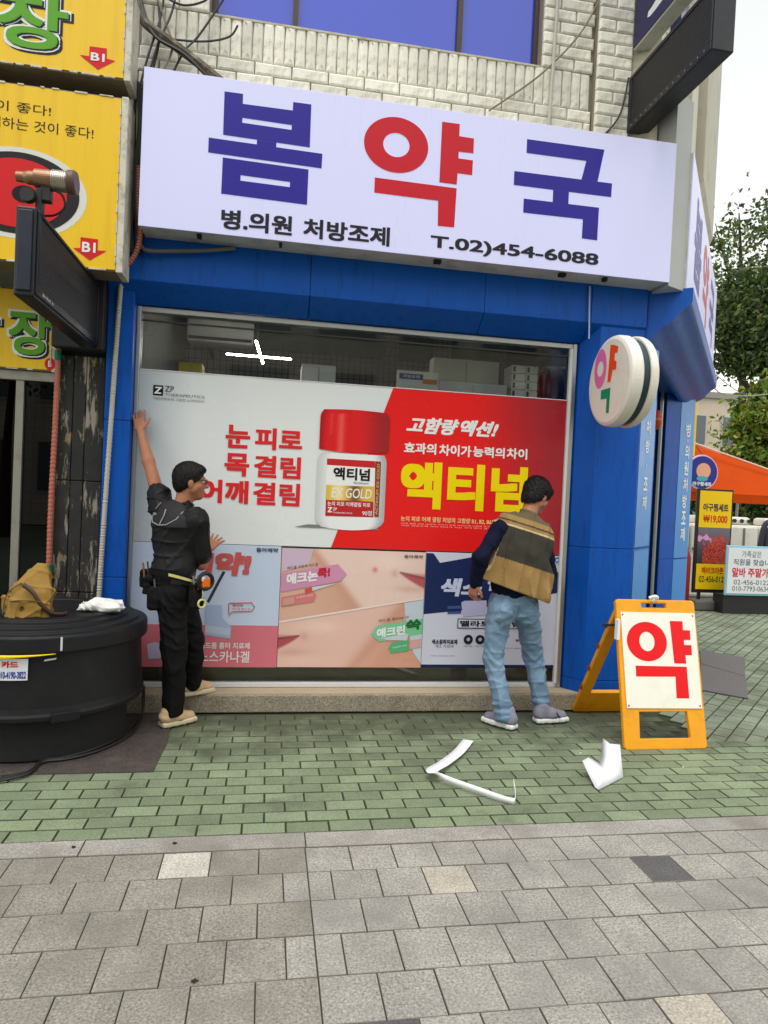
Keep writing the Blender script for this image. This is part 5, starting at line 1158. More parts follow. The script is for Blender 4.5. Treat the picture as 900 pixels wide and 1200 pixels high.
def folds(n, amp, kmin, kmax, seed, anis=(1,1,1)):
    r = np.random.RandomState(seed); W_ = [(r.normal(size=3)*np.array(anis), r.uniform(kmin,kmax), r.uniform(0,6.28)) for _ in range(n)]
    W_ = [(w/np.linalg.norm(w)*k, p) for w, k, p in W_]
    return lambda X,Y,Z: amp/math.sqrt(n)*sum(np.sin(w[0]*X+w[1]*Y+w[2]*Z+p+1.2*np.sin(.4*(w[1]*X-w[0]*Y+w[2]*Z))) for w, p in W_)

def creases(n, amp, kmin, kmax, seed, anis=(1,1,1), pw=3):
    r = np.random.RandomState(seed); W_ = [(r.normal(size=3)*np.array(anis), r.uniform(kmin,kmax), r.uniform(0,6.28)) for _ in range(n)]
    W_ = [(w/np.linalg.norm(w)*k, p, r.uniform(0,6.28)) for w, k, p in W_]
    def g(X,Y,Z):
        out = 0
        for w, p, q in W_:
            a = w[0]*X+w[1]*Y+w[2]*Z; b = .35*(w[2]*X+w[0]*Y-w[1]*Z); out = out+(1-np.abs(np.sin(a+p+.9*np.sin(b+q))))**pw*np.clip(.5+np.sin(.55*b+1.7*q),0,1)
        return -amp*(out-.09*n)
    return g
# ---- canvas bag on the tub lid
CANV = M('tan_canvas', (150,116,50), .85, var=.16, scale=14, bump=.6, bscale=220, fine=.12, dirt=(110,80,34), dscale=8, damt=.4)
bc = np.array((-1.355,4.32,.795))
f = Field(bc+(-.2,-.2,-.03), bc+(.2,.25,.36), .005)
f.loft([(bc[2]-.01,bc[0]-.01,bc[1],.118,.075),(bc[2]+.02,bc[0]-.01,bc[1],.128,.084),(bc[2]+.10,bc[0]-.008,bc[1]+.01,.122,.078),(bc[2]+.16,bc[0]+.0,bc[1]+.02,.114,.066),(bc[2]+.22,bc[0]+.006,bc[1]+.035,.100,.050),(bc[2]+.265,bc[0]+.02,bc[1]+.05,.074,.036),(bc[2]+.30,bc[0]+.034,bc[1]+.058,.052,.024),(bc[2]+.315,bc[0]+.04,bc[1]+.06,.034,.015)],(1,0),(0,1),pw=3.6); f.rbox(bc+(-.135,.0,.08),(.018,.05,.055),.012,k=.006); f.rbox(bc+(-.005,-.082,.065),(.085,.010,.05),.008,k=.003)
f.wrinkle(folds(5,.003,40,80,3)).wrinkle(creases(6,.0075,16,34,33,(1,.6,.8),5)).cut(bc+(0,0,.008),(0,0,-1))
bag = tag(build_field(f,'canvas_bag',CANV,loc=tuple(bc)), 'slouching tan canvas shoulder bag lying on the tub lid', 'bag')
sp_ = spline([bc+(-.03,-.06,.20),bc+(.03,-.085,.16),bc+(.08,-.09,.09),bc+(.13,-.06,.035),bc+(.19,-.01,.022),bc+(.17,.06,.02)],8); vs = []
for i, p in enumerate(sp_): vs += [p+Vector((.006,0,.016)), p-Vector((.006,0,.008))]
MB().add(vs, [(2*i,2*i+1,2*i+3,2*i+2) for i in range(len(sp_)-1)]).build('strap', M('brown_leather', (66,44,30), .6), bag, solid=.006, smooth=True)
MB().tube([bc+(-.09,-.094,.11),bc+(-.04,-.096,.116),bc+(.03,-.096,.116),bc+(.08,-.094,.11)], .0035, 5).build('pocket_seam', M('canvas_seam', (96,72,30), .9), bag); MB().tube(spline([bc+(-.05,-.03,.21),bc+(-.10,-.06,.17),bc+(-.125,-.07,.11),bc+(-.13,-.075,.03)],6), .0035, 5).build('side_seam', M('canvas_seam'), bag)
# ---- white cloth
cc_ = np.array((-1.005,4.52,.81))
f = Field(cc_+(-.2,-.16,-.03), cc_+(.2,.16,.14), .005); f.ell(cc_+(.03,0,.028),(.095,.07,.05)).ell(cc_+(-.05,.01,.022),(.06,.06,.036),k=.015).ell(cc_+(-.105,.0,.012),(.03,.035,.022),k=.01).ell(cc_+(.06,-.03,.02),(.06,.05,.036),k=.012)
f.wrinkle(folds(8,.008,50,110,8)).wrinkle(creases(5,.007,50,90,9)).cut(cc_+(0,0,.0),(0,0,-1))
tag(build_field(f,'white_cloth',M('white_cotton', (228,226,222), .9, var=.06, scale=20, bump=.5, bscale=160),loc=tuple(cc_)), 'crumpled white work gloves and rag on the tub lid', 'cloth')

# ============================================================ PEOPLE
SKIN = M('skin', (170,114,86), .52, var=.16, scale=16, spec=.35, bump=.12, bscale=200, dirt=(164,92,72), dscale=9, damt=.35)
SKIN.node_tree.nodes['Principled BSDF'].inputs['Subsurface Weight'].default_value = .08; SKIN.node_tree.nodes['Principled BSDF'].inputs['Subsurface Radius'].default_value = (.012,.005,.003)
def strands(hair, fall, n, seed, lo=.014, hi=.032):
    """thousands of short hairs lying along the scalp, so the outline is not smooth"""
    r = np.random.RandomState(seed); me = hair.data; V = np.empty(len(me.vertices)*3); N3 = np.empty(len(V)); me.vertices.foreach_get('co',V); me.vertices.foreach_get('normal',N3); V = V.reshape(-1,3); N3 = N3.reshape(-1,3)
    i = r.randint(0,len(V),n); p = V[i]; nn = N3[i]; d = np.array(fall)[None]+r.normal(size=(n,3))*.22; d -= nn*(d*nn).sum(1)[:,None]; d /= np.linalg.norm(d,axis=1)[:,None]; L = r.uniform(lo,hi,n)[:,None]
    s_ = np.cross(d,nn)*.0011; mid = p+d*L*.5+nn*L*.14; tip = p+d*L+nn*L*(.06+.16*r.rand(n)[:,None]); Q = np.stack([p-s_,p+s_,mid+s_*.8,tip,mid-s_*.8],1).reshape(-1,3)
    m2 = bpy.data.meshes.new('hair_strands'); m2.from_pydata([tuple(q) for q in Q],[],[tuple(5*k+j for j in range(5)) for k in range(n)]); m2.materials.append(me.materials[0]); tag(link('hair_strands',m2,hair,(0,0,0)), kind='stuff')
def basis(fwd, up=(0,0,1)):
    f_ = nrm(fwd); s_ = nrm(np.cross(np.array(up,float), f_)); u_ = np.cross(f_, s_); return f_, s_, u_
def head(F, c, fwd, up, neck):
    f_, s_, u_ = basis(fwd, up); A = (f_,s_,u_); P = lambda a,b,d: np.array(c)+f_*a+s_*b+u_*d
    F.ell(P(-.01,0,.025),(.098,.077,.098),A,k=.01); F.ell(P(.028,0,-.045),(.068,.060,.075),A,k=.03); F.ell(P(.062,0,-.098),(.028,.028,.022),A,k=.03)
    F.cap(P(.088,0,.012),P(.112,0,-.026),.010,.014,k=.012); F.cap(P(.104,-.011,-.03),P(.104,.011,-.03),.010,k=.008); F.cap(P(.084,-.035,.022),P(.084,.035,.022),.012,k=.015)
    F.cap(P(.090,-.018,-.062),P(.090,.018,-.062),.007,k=.006); F.cap(P(.086,-.016,-.073),P(.086,.016,-.073),.008,k=.006)
    for e in (-1,1):
        F.ell(P(.088,e*.031,.004),(.016,.017,.012),A,op='sub'); F.ell(P(-.008,e*.080,-.012),(.020,.010,.032),A,k=.008); F.cap(P(.05,e*.055,-.03),P(.01,e*.06,-.06),.016,k=.03)
    F.cap(P(-.022,0,-.05), neck, .056, .062, k=.03)
    return P, A
def eyes(P, parent):
    m1, m2 = MB(), MB()
    for e in (-1,1):
        c = P(.080,e*.031,.004); m1.lathe([(0,-.011),(.006,-.0092),(.0095,-.0055),(.011,0),(.0095,.0055),(.006,.0092),(0,.011)], tuple(c), 12); c2 = P(.0885,e*.031,.003); m2.lathe([(0,-.005),(.0045,-.0025),(.005,0),(.0045,.0025),(0,.005)], tuple(c2), 10)
    m1.build('eyes', M('eye_white', (226,220,214), .2), parent, smooth=True); m2.build('irises', M('iris', (26,18,14), .2), parent, smooth=True)
def hand(F, wr, dr, pn, curl=.25, spread=.12, flip=1, k=.006):
    """palm, four unequal jointed fingers and a thumb leaving the side of the palm; pn = direction the palm faces"""
    d = nrm(dr); p = nrm(np.array(pn,float)-d*np.dot(pn,d)); s_ = np.cross(d,p)*flip; W0 = np.array(wr,float); A = (d,s_,p)
    F.rbox(W0+d*.050,(.046,.040,.014),.013,A,k=.02); F.ell(W0+d*.028+s_*.024+p*.006,(.030,.018,.014),A,k=.012)
    for i, (o, L) in enumerate(((.031,.072),(.0105,.082),(-.0105,.076),(-.031,.060))):
        a = W0+d*.090+s_*o; dd = nrm(d+s_*(o/.031)*spread); b = a+(dd*math.cos(curl*.6)+p*math.sin(curl*.6))*L*.45; c2 = b+(dd*math.cos(curl*1.6)+p*math.sin(curl*1.6))*L*.30; e = c2+(dd*math.cos(curl*2.3)+p*math.sin(curl*2.3))*L*.25
        F.cap(a-d*.02,b,.0095,.0088,k=k).cap(b,c2,.0088,.008,k=.003).cap(c2,e,.008,.007,k=.003)
    a = W0+d*.028+s_*.034; t1 = nrm(d*.72+s_*.66+p*.25); b = a+t1*.040; c2 = b+nrm(d*.9+s_*.38+p*.25)*.032; F.cap(a-t1*.012,b,.013,.0105,k=.010).cap(b,c2,.0105,.008,k=.003)
def shoe(name, heel, toe, z, sole_mat, up_mat, parent, lift=0.0, stripes=None):
    heel = np.array((*heel,z)); toe = np.array((*toe,z)); d = nrm(toe-heel); s_ = np.array((-d[1],d[0],0)); L = np.linalg.norm(toe-heel); u = np.array((0,0,1)); A = (d,s_,u)
    Q = lambda a,b,c: heel+d*a*L+s_*b+u*c
    lo = np.minimum(heel,toe)-.09; hi = np.maximum(heel,toe)+(.09,.09,.16); lo[2] = z-.02
    F = Field(lo,hi,.0045); F.cap(Q(.16,0,.055),Q(.45,.0,.055),.040,.046,k=.0).cap(Q(.45,0,.05),Q(.84,.004,.038),.046,.036,k=.02).cap(Q(.14,0,.07),Q(.22,0,.115),.040,.042,k=.03).cap(Q(.3,0,.09),Q(.55,0,.06),.030,.026,k=.03); F.cut(Q(0,0,.020),(0,0,-1)).wrinkle(folds(4,.0015,60,140,5))
    up_ = build_field(F,name,up_mat,parent)
    F = Field(lo,hi,.0045)
    for a,w,rr in ((.12,0,.043),(.3,.0,.044),(.5,.003,.049),(.72,.004,.050),(.90,.004,.040)): F.rbox(Q(a,w,.016),(.16*L if a not in (.12,.90) else .11*L, rr, .017),.012,A,k=.01)
    build_field(F,'sole',sole_mat,up_)
    lm = MB()
    for a in (.42,.50,.58,.66): lm.tube([Q(a,-.024,.092-.055*(a-.42)*2.2),Q(a,0,.100-.055*(a-.42)*2.2),Q(a,.024,.092-.055*(a-.42)*2.2)], .0035, 5)
    lm.build('laces', stripes or up_mat, up_)
    return up_

# ------------------------------------------------ man in black on the left
rt = Vector((-.58,4.76,0))
N_ = dict(pel=(-.60,4.74,.92), ch=(-.605,4.775,1.27), nk=(-.575,4.775,1.475), hd=(-.525,4.785,1.652), sl=(-.715,4.865,1.455), el=(-.835,4.985,1.78), wl=(-.918,5.09,2.005), sr=(-.465,4.675,1.40), er=(-.425,4.735,1.10), wr=(-.405,4.975,1.185),
          hb=(-.60,4.695,.90), kb=(-.575,4.695,.50), ab=(-.575,4.73,.11), hf=(-.56,4.80,.90), kf=(-.475,4.875,.56), af=(-.485,4.985,.235))
n = {k: np.array(v) for k, v in N_.items()}
F = Field((-1.02,4.52,.05),(-.20,5.22,2.20),.0052)
bf = nrm((.72,.69,0)); bs = np.array((-bf[1],bf[0],0)); BA = (bf,bs,np.array((0,0,1.)))
F.ell(n['ch'],(.085,.125,.19),BA).ell(n['pel'],(.085,.13,.13),BA,k=.05).cap(n['pel'],n['ch'],.09,.10,k=.05)
for a,b,c_ in (('hb','kb','ab'),('hf','kf','af')): F.cap(n[a],n[b],.065,.045).cap(n[b],n[c_],.045,.032)
F.cap(n['ch']+(0,0,.12),n['sl'],.06,.05,k=.05).cap(n['sl'],n['el'],.050,.040,k=.03).cap(n['el'],n['wl'],.041,.027,k=.02); F.cap(n['ch']+(0,0,.10),n['sr'],.06,.05,k=.05).cap(n['sr'],n['er'],.048,.040,k=.03).cap(n['er'],n['wr'],.040,.027,k=.02)
HP, HA = head(F, n['hd'], (.97,.24,-.03), (-.05,0,1), n['nk']+(0,0,-.04))
hand(F, n['wl'], nrm((-.22,.42,.9)), (.10,.98,-.15), curl=.18, spread=.2, flip=-1); hand(F, n['wr'], nrm((.42,.72,.52)), (.0,.9,-.45), curl=.12, spread=.3, flip=1)
F.F[:, F.ax[1] > 5.1815, :] = 1.0
man1 = tag(build_field(F,'person',SKIN,loc=tuple(rt)), 'man in black work clothes and glasses reaching up to hold the banner corner', 'person')
eyes(HP, man1)
f_,s_,u_ = HA
F = Field(n['hd']-.15,n['hd']+.17,.004); F.ell(HP(-.012,0,.036),(.110,.090,.102),HA,k=0).ell(HP(-.045,0,-.02),(.066,.076,.075),HA,k=.03).ell(HP(.05,0,.075),(.05,.07,.04),HA,k=.02)
F.cut(HP(.074,0,.050),tuple(f_*.80-u_*.60)); F.cut(HP(-.015,0,-.035),tuple(f_*.62-u_*.78)); F.wrinkle(folds(10,.0012,260,420,2,(1,1,.35)))
hr_ = build_field(F,'hair',M('black_hair', (20,13,13), .5, var=.35, scale=90, stretch=(1,1,.35), bump=.8, bscale=260, spec=.3),man1); strands(hr_, tuple(-u_*.8+f_*.35), 5000, 3, .007, .014)
gl = MB()
for e in (-1,1):
    gl.tube([HP(.103,e*.033+.024*math.cos(t),.004+.017*math.sin(t)) for t in np.linspace(0,6.283,17)], .0026, 5, caps=False); gl.tube([HP(.101,e*.057,.010),HP(.05,e*.079,.012),HP(-.005,e*.084,.010)], .003, 5)
gl.tube([HP(.104,-.009,.006),HP(.107,0,.009),HP(.104,.009,.006)], .0016, 5); gl.build('glasses', M('black_frame', (18,18,20), .3), man1)
CLO = M('black_polyester', (15,15,18), .75, var=.25, scale=10, bump=.25, bscale=240, spec=.15)
F = Field((-.98,4.45,.88),(-.22,5.15,1.78),.0065)
F.ell(n['ch']+(-.005,0,0),(.138,.180,.22),BA,k=0).ell(n['ch']+(0,0,.10),(.11,.178,.12),BA,k=.05).ell(n['pel']+(.0,0,.13),(.132,.165,.17),BA,k=.06).cap(n['ch']+(0,0,.10),n['sl'],.085,.078,k=.05).cap(n['sl'],n['sl']+.30*(n['el']-n['sl']),.080,.078,k=.04).cap(n['ch']+(0,0,.08),n['sr'],.085,.076,k=.05).cap(n['sr'],n['sr']+.80*(n['er']-n['sr']),.076,.073,k=.04)
F.cap(n['nk']+(0,0,-.03),n['nk']+(.012,0,.012),.068,.064,k=.03)
dn = nrm(n['el']-n['sl']); ft = folds(6,.004,22,50,11,(1,1,.7)); F.wrinkle(ft).wrinkle(creases(7,.009,18,40,12,(1,1,.8),4)).cut((0,0,.965),(.12,.0,-1))
def shirtcol(P):
    c = np.empty((len(P),3)); c[:] = lin((13,13,16)); a = 1.13+.25*(P[:,0]+.55)-.12*np.sin(9*P[:,0]); c[(P[:,2] < a) & (P[:,0] > -.60) & (P[:,1] < 4.82)] = lin((58,57,66)); return c
shirt = build_field(F,'shirt',M('shirt_cloth', vcol=True, rough=.6, var=.3, scale=10, bump=.3, bscale=160, spec=.3),man1,colf=shirtcol)
F = Field((-.85,4.5,.05),(-.25,5.15,1.06),.0065)
F.ell(n['pel']+(0,0,-.01),(.118,.150,.14),BA,k=0).cap(n['hb'],n['kb'],.094,.074,k=.05).cap(n['kb'],n['ab']+(0,-.005,.0),.074,.068,k=.03).cap(n['hf'],n['kf'],.092,.074,k=.05).cap(n['kf'],n['af']+(0,0,-.01),.074,.066,k=.03)
F.wrinkle(folds(6,.004,25,60,21,(1,1,.9))).wrinkle(creases(6,.007,20,40,22,(1.2,1.2,.55))).cut((0,0,.075),(0,0,-1)).cut((0,0,1.03),(0,0,1))
build_field(F,'trousers',M('black_trousers', (14,14,16), .75, var=.35, scale=12, bump=.4, bscale=160, spec=.2),man1)
SAND = M('sand_suede', (196,168,128), .85, var=.12, scale=22, bump=.3, bscale=260); SOLE1 = M('pale_sole', (206,192,160), .75, var=.1, scale=20)
shoe('shoe',(-.645,4.675),(-.435,4.825),.010,SOLE1,SAND,man1,stripes=M('tan_lace',(170,140,100),.9)); shoe('shoe',(-.545,4.955),(-.335,5.075),.138,SOLE1,SAND,man1,stripes=M('tan_lace'))
# padded harness on the back, tool belt, pouches, tape and saw
GRY = M('harness_grey', (24,24,27), .75, var=.2, scale=20, bump=.4, bscale=200); PIPE = M('reflective_piping', (150,152,156), .35)
bk = lambda a, b, z_: np.array(n['ch'])-bf*(a)+bs*b*1.0+np.array((0,0,z_-1.27))
F = Field((-.95,4.45,1.2),(-.3,5.1,1.62),.006); F.ell(n['ch']+(0,0,.02),(.150,.188,.225),BA,k=0).ell(n['ch']+(0,0,.10),(.124,.184,.135),BA,k=.05)
F.cut(tuple(n['ch']-bf*.02),tuple(bf)).cut((0,0,1.34),(0,0,-1)).cut((0,0,1.52),(0,0,1))
hp = build_field(F,'harness_pad',GRY,man1)
pm = MB()
def onback(b, z_): return tuple(n['ch']-bf*(.157*math.sqrt(max(0,1-(b/.19)**2-((z_-1.29)/.24)**2*.8))+.004)+bs*b+np.array((0,0,z_-1.27)))
pm.tube([onback(b,z_) for b,z_ in ((.12,1.49),(.13,1.44),(.10,1.40),(.06,1.37),(-.02,1.355),(-.08,1.36),(-.13,1.40),(-.14,1.45))], .004, 5); pm.tube([onback(b,z_) for b,z_ in ((.13,1.44),(.09,1.46),(.05,1.50))], .004, 5); pm.tube([onback(b,z_) for b,z_ in ((-.03,1.36),(-.05,1.42),(-.045,1.46))], .004, 5)
pm.build('piping', PIPE, hp); MB().obox(onback(.055,1.425), bs, (0,0,1), bf, .014, .008, .004).build('maker_tag', PR((150,150,150)), hp)
def around(z0, tilt, grow): return [n['pel']+bf*(.142+grow)*math.cos(t)+bs*(.172+grow)*math.sin(t)+np.array((0,0,z0-.92+tilt*math.cos(t))) for t in np.linspace(0,6.2832,41)]
b1 = MB(); ring_ = around(1.0,-.05,.006); vs = []
for p in ring_: vs += [p+(0,0,.022), p-(0,0,.022)]
b1.add(vs, [(2*i,2*i+1,2*i+3,2*i+2) for i in range(40)]); belt = b1.build('tool_belt', CLO, man1, solid=.008)
vs = []; sub_ = [p for p in around(1.0,-.05,.013)][24:36]
for p in sub_: vs += [p+(0,0,.009), p-(0,0,.009)]
MB().add(vs, [(2*i,2*i+1,2*i+3,2*i+2) for i in range(len(sub_)-1)]).build('yellow_webbing', PR((206,200,130)), belt, solid=.004)
pch = M('pouch_black', (17,16,17), .8, var=.3, scale=16, bump=.4, spec=.2)
F = Field((-.95,4.5,.75),(-.3,4.95,1.12),.005); F.rbox((-.785,4.80,.985),(.045,.05,.06),.02,k=0).rbox((-.775,4.76,.92),(.03,.035,.035),.012,k=.01).rbox((-.70,4.68,.87),(.06,.04,.075),.025,k=.01).ell((-.75,4.70,1.0),(.035,.035,.04),k=.01)
F.wrinkle(folds(6,.005,50,110,31)); build_field(F,'tool_pouch',pch,man1)
F = Field((-.53,4.53,.78),(-.34,4.72,1.02),.004); F.rbox((-.44,4.62,.90),(.045,.03,.085),.018,A=BA,k=0); F.wrinkle(folds(5,.004,50,110,32)); build_field(F,'tool_pouch',pch,man1)
tr = MB(); tcn = np.array((-.385,4.605,1.0)); tf = nrm((.55,-.83,.05)); ts = np.cross(tf,(0,0,1)); tu = np.array((0,0,1.))
def torus(mb, c, a, b, R_, r_, n1=24, n2=8):
    vs = []
    for i in range(n1):
        t = 2*math.pi*i/n1; e = a*math.cos(t)+b*math.sin(t); nn = np.cross(a,b)
        for j in range(n2): q = 2*math.pi*j/n2; vs.append(np.array(c)+e*(R_+r_*math.cos(q))+nn*r_*math.sin(q))
    return mb.add(vs, [(i*n2+j, ((i+1)%n1)*n2+j, ((i+1)%n1)*n2+(j+1)%n2, i*n2+(j+1)%n2) for i in range(n1) for j in range(n2)])
torus(MB(), tcn, nrm(ts), tu, .052, .014).build('tape_roll', M('black_tape', (24,22,22), .35), man1, smooth=True)
MB().obox(tcn+(0,0,-.01),ts,tu,tf,.028,.03,.02).build('orange_tool', PR((236,110,20)), man1, bevel=.006); MB().obox(tcn+np.array((-.02,-.01,.015)),ts,tu,tf,.010,.014,.022).build('white_tool', PR((226,224,216)), man1, bevel=.003)
torus(MB(), (-.40,4.585,.855), nrm(ts), tu, .026, .007, 20, 6).build('tape_measure_ring', PR((214,208,140)), man1, smooth=True); MB().tube([(-.40,4.59,.95),(-.395,4.585,.91),(-.40,4.585,.88)], .004, 5).build('lanyard', PR((190,190,180)), man1)
for (px_, py_, pz_, hx_, hz_, cl_) in ((-.80,4.755,1.045,.006,.05,(150,90,50)),(-.77,4.745,1.05,.005,.055,(60,60,64)),(-.745,4.735,1.035,.007,.04,(170,150,60)),(-.71,4.66,.955,.006,.045,(90,92,98)),(-.455,4.588,.99,.006,.045,(120,120,126)),(-.43,4.585,.985,.005,.04,(170,40,30))):
    MB().obox((px_,py_,pz_),(1,0,.12),(0,1,0),(-.12,0,1),hx_,.006,hz_).build('hand_tool', PR(cl_), man1, bevel=.002)
MB().obox((-.315,4.60,.965),nrm((.42,-.05,.9)),nrm((.9,-.1,-.42)),(0,1,0),.115,.010,.008).build('saw_handle', M('navy_grip', (20,24,36), .4), man1, bevel=.004)

# ------------------------------------------------ man in the vest on the right
rt2 = Vector((1.88,4.68,0))
N2 = dict(pel=(1.765,4.675,.93), ch=(1.795,4.69,1.27), nk=(1.845,4.70,1.475), hd=(1.943,4.765,1.662), sl=(1.628,4.66,1.415), el=(1.475,4.57,1.215), wl=(1.462,4.625,1.035), sr=(2.02,4.765,1.345), er=(2.10,4.86,1.10), wr=(2.07,5.05,1.05),
          hl=(1.67,4.665,.88), kl=(1.635,4.675,.49), al=(1.715,4.60,.10), hr=(1.875,4.695,.875), kr=(1.985,4.785,.49), ar=(2.055,4.735,.115))
n = {k: np.array(v) for k, v in N2.items()}
bf = nrm((.25,.97,0)); bs = np.array((-bf[1],bf[0],0)); up2 = nrm(n['ch']-n['pel']+np.array((.0,0,.1))); tl = nrm((.10,.03,1)); sd_ = nrm(np.cross(tl,bf)); 
sd2 = nrm(sd_*1.0+np.array((0,0,.16))); BA = (bf,sd_,tl); BS = (bf, sd2, nrm(np.cross(bf,sd2)))
F = Field((1.36,4.45,.03),(2.30,5.22,1.86),.0052)
F.ell(n['ch'],(.085,.13,.19),BA).ell(n['pel'],(.085,.13,.13),k=.05,A=BA).cap(n['pel'],n['ch'],.09,.10,k=.05)
for a,b,c_ in (('hl','kl','al'),('hr','kr','ar')): F.cap(n[a],n[b],.065,.048).cap(n[b],n[c_],.048,.034)
F.cap(n['ch']+(0,0,.11),n['sl'],.06,.05,k=.05).cap(n['sl'],n['el'],.048,.040,k=.03).cap(n['el'],n['wl'],.040,.028,k=.02); F.cap(n['ch']+(0,0,.08),n['sr'],.06,.05,k=.05).cap(n['sr'],n['er'],.048,.04,k=.03).cap(n['er'],n['wr'],.04,.028,k=.02)
HP, HA = head(F, n['hd'], (.74,.46,-.52), (.35,.25,1), n['nk']+(-.01,-.01,-.03))
hand(F, n['wl'], nrm((-.10,.18,-.95)), (.85,.5,.0), curl=.85, spread=.05, flip=1); hand(F, n['wr'], nrm((.0,.80,.45)), (.0,.9,-.4), curl=.2, spread=.2, flip=-1)
F.F[:, F.ax[1] > 5.1815, :] = 1.0
man2 = tag(build_field(F,'person',SKIN,loc=tuple(rt2)), 'man in olive and tan vest and pale jeans leaning towards the posters', 'person')
eyes(HP, man2); f_,s_,u_ = HA
F = Field(n['hd']-.16,n['hd']+.18,.004); F.ell(HP(-.016,0,.042),(.118,.098,.108),HA,k=0).ell(HP(-.055,0,-.035),(.066,.074,.085),HA,k=.03).ell(HP(.065,0,.085),(.05,.07,.04),HA,k=.02)
F.cut(HP(.085,0,.055),tuple(f_*.8-u_*.6)); F.cut(HP(-.012,0,-.045),tuple(f_*.62-u_*.78)); F.wrinkle(folds(10,.0018,200,360,12,(1,1,.4)))
hr_ = build_field(F,'hair',M('black_hair'),man2); strands(hr_, tuple(-u_*.9+f_*.1), 5000, 4, .009, .019)
NAVY = M('navy_knit', (14,17,42), .85, var=.2, scale=12, bump=.35, bscale=200, spec=.15)
F = Field((1.34,4.42,.86),(2.28,5.12,1.58),.0065)
F.ell(n['ch'],(.118,.160,.21),BA,k=0).ell(n['pel']+(.0,0,.08),(.118,.160,.125),BA,k=.06).cap(n['pel']+(0,0,.05),n['ch'],.12,.13,k=.05)
F.cap(n['ch']+(0,0,.10),n['sl'],.076,.056,k=.06).cap(n['sl'],n['el'],.058,.055,k=.03).cap(n['el'],n['wl']+.0*(n['wl']-n['el']),.057,.047,k=.03).cap(n['ch']+(0,0,.06),n['sr'],.080,.064,k=.05).cap(n['sr'],n['er'],.064,.058,k=.03).cap(n['er'],n['wr'],.060,.046,k=.03).cap(n['nk']+(0,0,-.04),n['nk']+(.012,.008,.022),.070,.064,k=.03)
F.wrinkle(folds(6,.004,25,65,41)).wrinkle(creases(5,.007,22,42,42)).cut((1.77,4.67,.905),(.15,0,-1)); build_field(F,'sweater',NAVY,man2)
# vest: flared hem, sleeveless, tan yoke and skirt with an olive panel between
F = Field((1.38,4.42,.84),(2.22,5.05,1.62),.006)
F.loft([(.80,1.75,4.66,.20,.13),(.90,1.75,4.66,.245,.155),(.98,1.745,4.66,.278,.175),(1.10,1.755,4.665,.262,.166),(1.25,1.775,4.672,.238,.158),(1.38,1.815,4.687,.225,.146),(1.45,1.832,4.695,.215,.128),(1.50,1.842,4.70,.18,.10),(1.54,1.848,4.705,.10,.08)],(-sd_[0],-sd_[1]),(bf[0],bf[1]),.20,1.80)
F.cap(n['nk']+(-.01,-.005,-.05),n['nk']+(.020,.006,.062),.086,.074,k=.03)
d1 = n['sl']-n['ch']; F.cap(n['sl']+(-.062,-.02,-.03),n['sl']+(-.13,-.05,-.22),.070,.070,op='sub'); F.cap(n['sr']+(.065,.01,-.03),n['sr']+(.12,.06,-.22),.068,.070,op='sub')
wf_ = folds(6,.004,20,50,51,(1,.6,.5)); vc_ = creases(6,.014,14,28,52,(1,.5,.45)); vfold = lambda X,Y,Z: .019*np.clip((1.2-Z)/.25,0,1)*np.sin(52*(X-.35*Z)+9*Z)*np.clip((X-1.72)*4,.25,1)
F.wrinkle(lambda X,Y,Z: wf_(X,Y,Z)+vfold(X,Y,Z)+vc_(X,Y,Z)).cut((1.75,4.67,.985),(-.33,0,-1)).cut((1.86,4.68,1.552),(.45,.1,1))
TAN, OLV, CREAMC = lin((146,114,64)), lin((46,41,30)), lin((196,174,130))
def vestcol(P):
    hgt = P[:,2]+.28*(P[:,0]-1.80); c = np.empty((len(P),3)); c[:] = TAN; c[(hgt > 1.175) & (hgt < 1.415)] = OLV; c[(hgt > 1.415) & (hgt < 1.428)] = CREAMC; c[(hgt > 1.45) & (hgt < 1.462)] = OLV; c[hgt > 1.50] = OLV; c[(hgt > 1.50)] = lin((92,80,54))
    for a_, b_, r_ in ((n['sl']+(-.062,-.02,-.03),n['sl']+(-.13,-.05,-.22),.070),(n['sr']+(.065,.01,-.03),n['sr']+(.12,.06,-.22),.070)):
        e = b_-a_; t_ = np.clip(((P-a_)@e)/(e@e),0,1); c[(np.linalg.norm(P-a_-t_[:,None]*e,axis=1) < r_+.013) & (P[:,2] < 1.53)] = CREAMC
    return c
vest = build_field(F,'vest',M('vest_cloth', vcol=True, rough=.82, var=.14, scale=12, bump=.35, bscale=220, fine=.08),man2,colf=vestcol)
DEN = M('pale_denim', (110,138,166), .85, var=.16, scale=9, bump=.35, bscale=260, fine=.10, dirt=(160,186,200), dscale=7, damt=.5)
F = Field((1.48,4.42,.04),(2.25,4.98,1.02),.006)
F.ell(n['pel']+(0,-.005,-.02),(.118,.158,.13),BA,k=0).ell(n['hl']+(.01,-.05,-.04),(.075,.085,.10),k=.04).ell(n['hr']+(-.01,-.05,-.04),(.075,.085,.10),k=.04)
F.cap(n['hl']+(0,0,-.03),n['kl'],.094,.070,k=.04).cap(n['kl'],n['al']+(0,0,.0),.070,.064,k=.03).cap(n['hr']+(0,0,-.03),n['kr'],.094,.070,k=.04).cap(n['kr'],n['ar'],.070,.062,k=.03)
fa0 = folds(6,.003,25,70,61,(1,1,1.2)); fa1 = creases(7,.006,24,46,62,(1,1,.9)); fa = lambda X,Y,Z: fa0(X,Y,Z)+fa1(X,Y,Z); fb = lambda X,Y,Z: .003*np.exp(-((Z-.47)/.10)**2)*np.sin(95*Z+14*X+8*np.sin(20*X))+.006*np.exp(-((Z-.14)/.07)**2)*np.sin(110*Z+20*Y)+.004*np.exp(-((Z-.78)/.06)**2)*np.sin(80*Z-40*X)
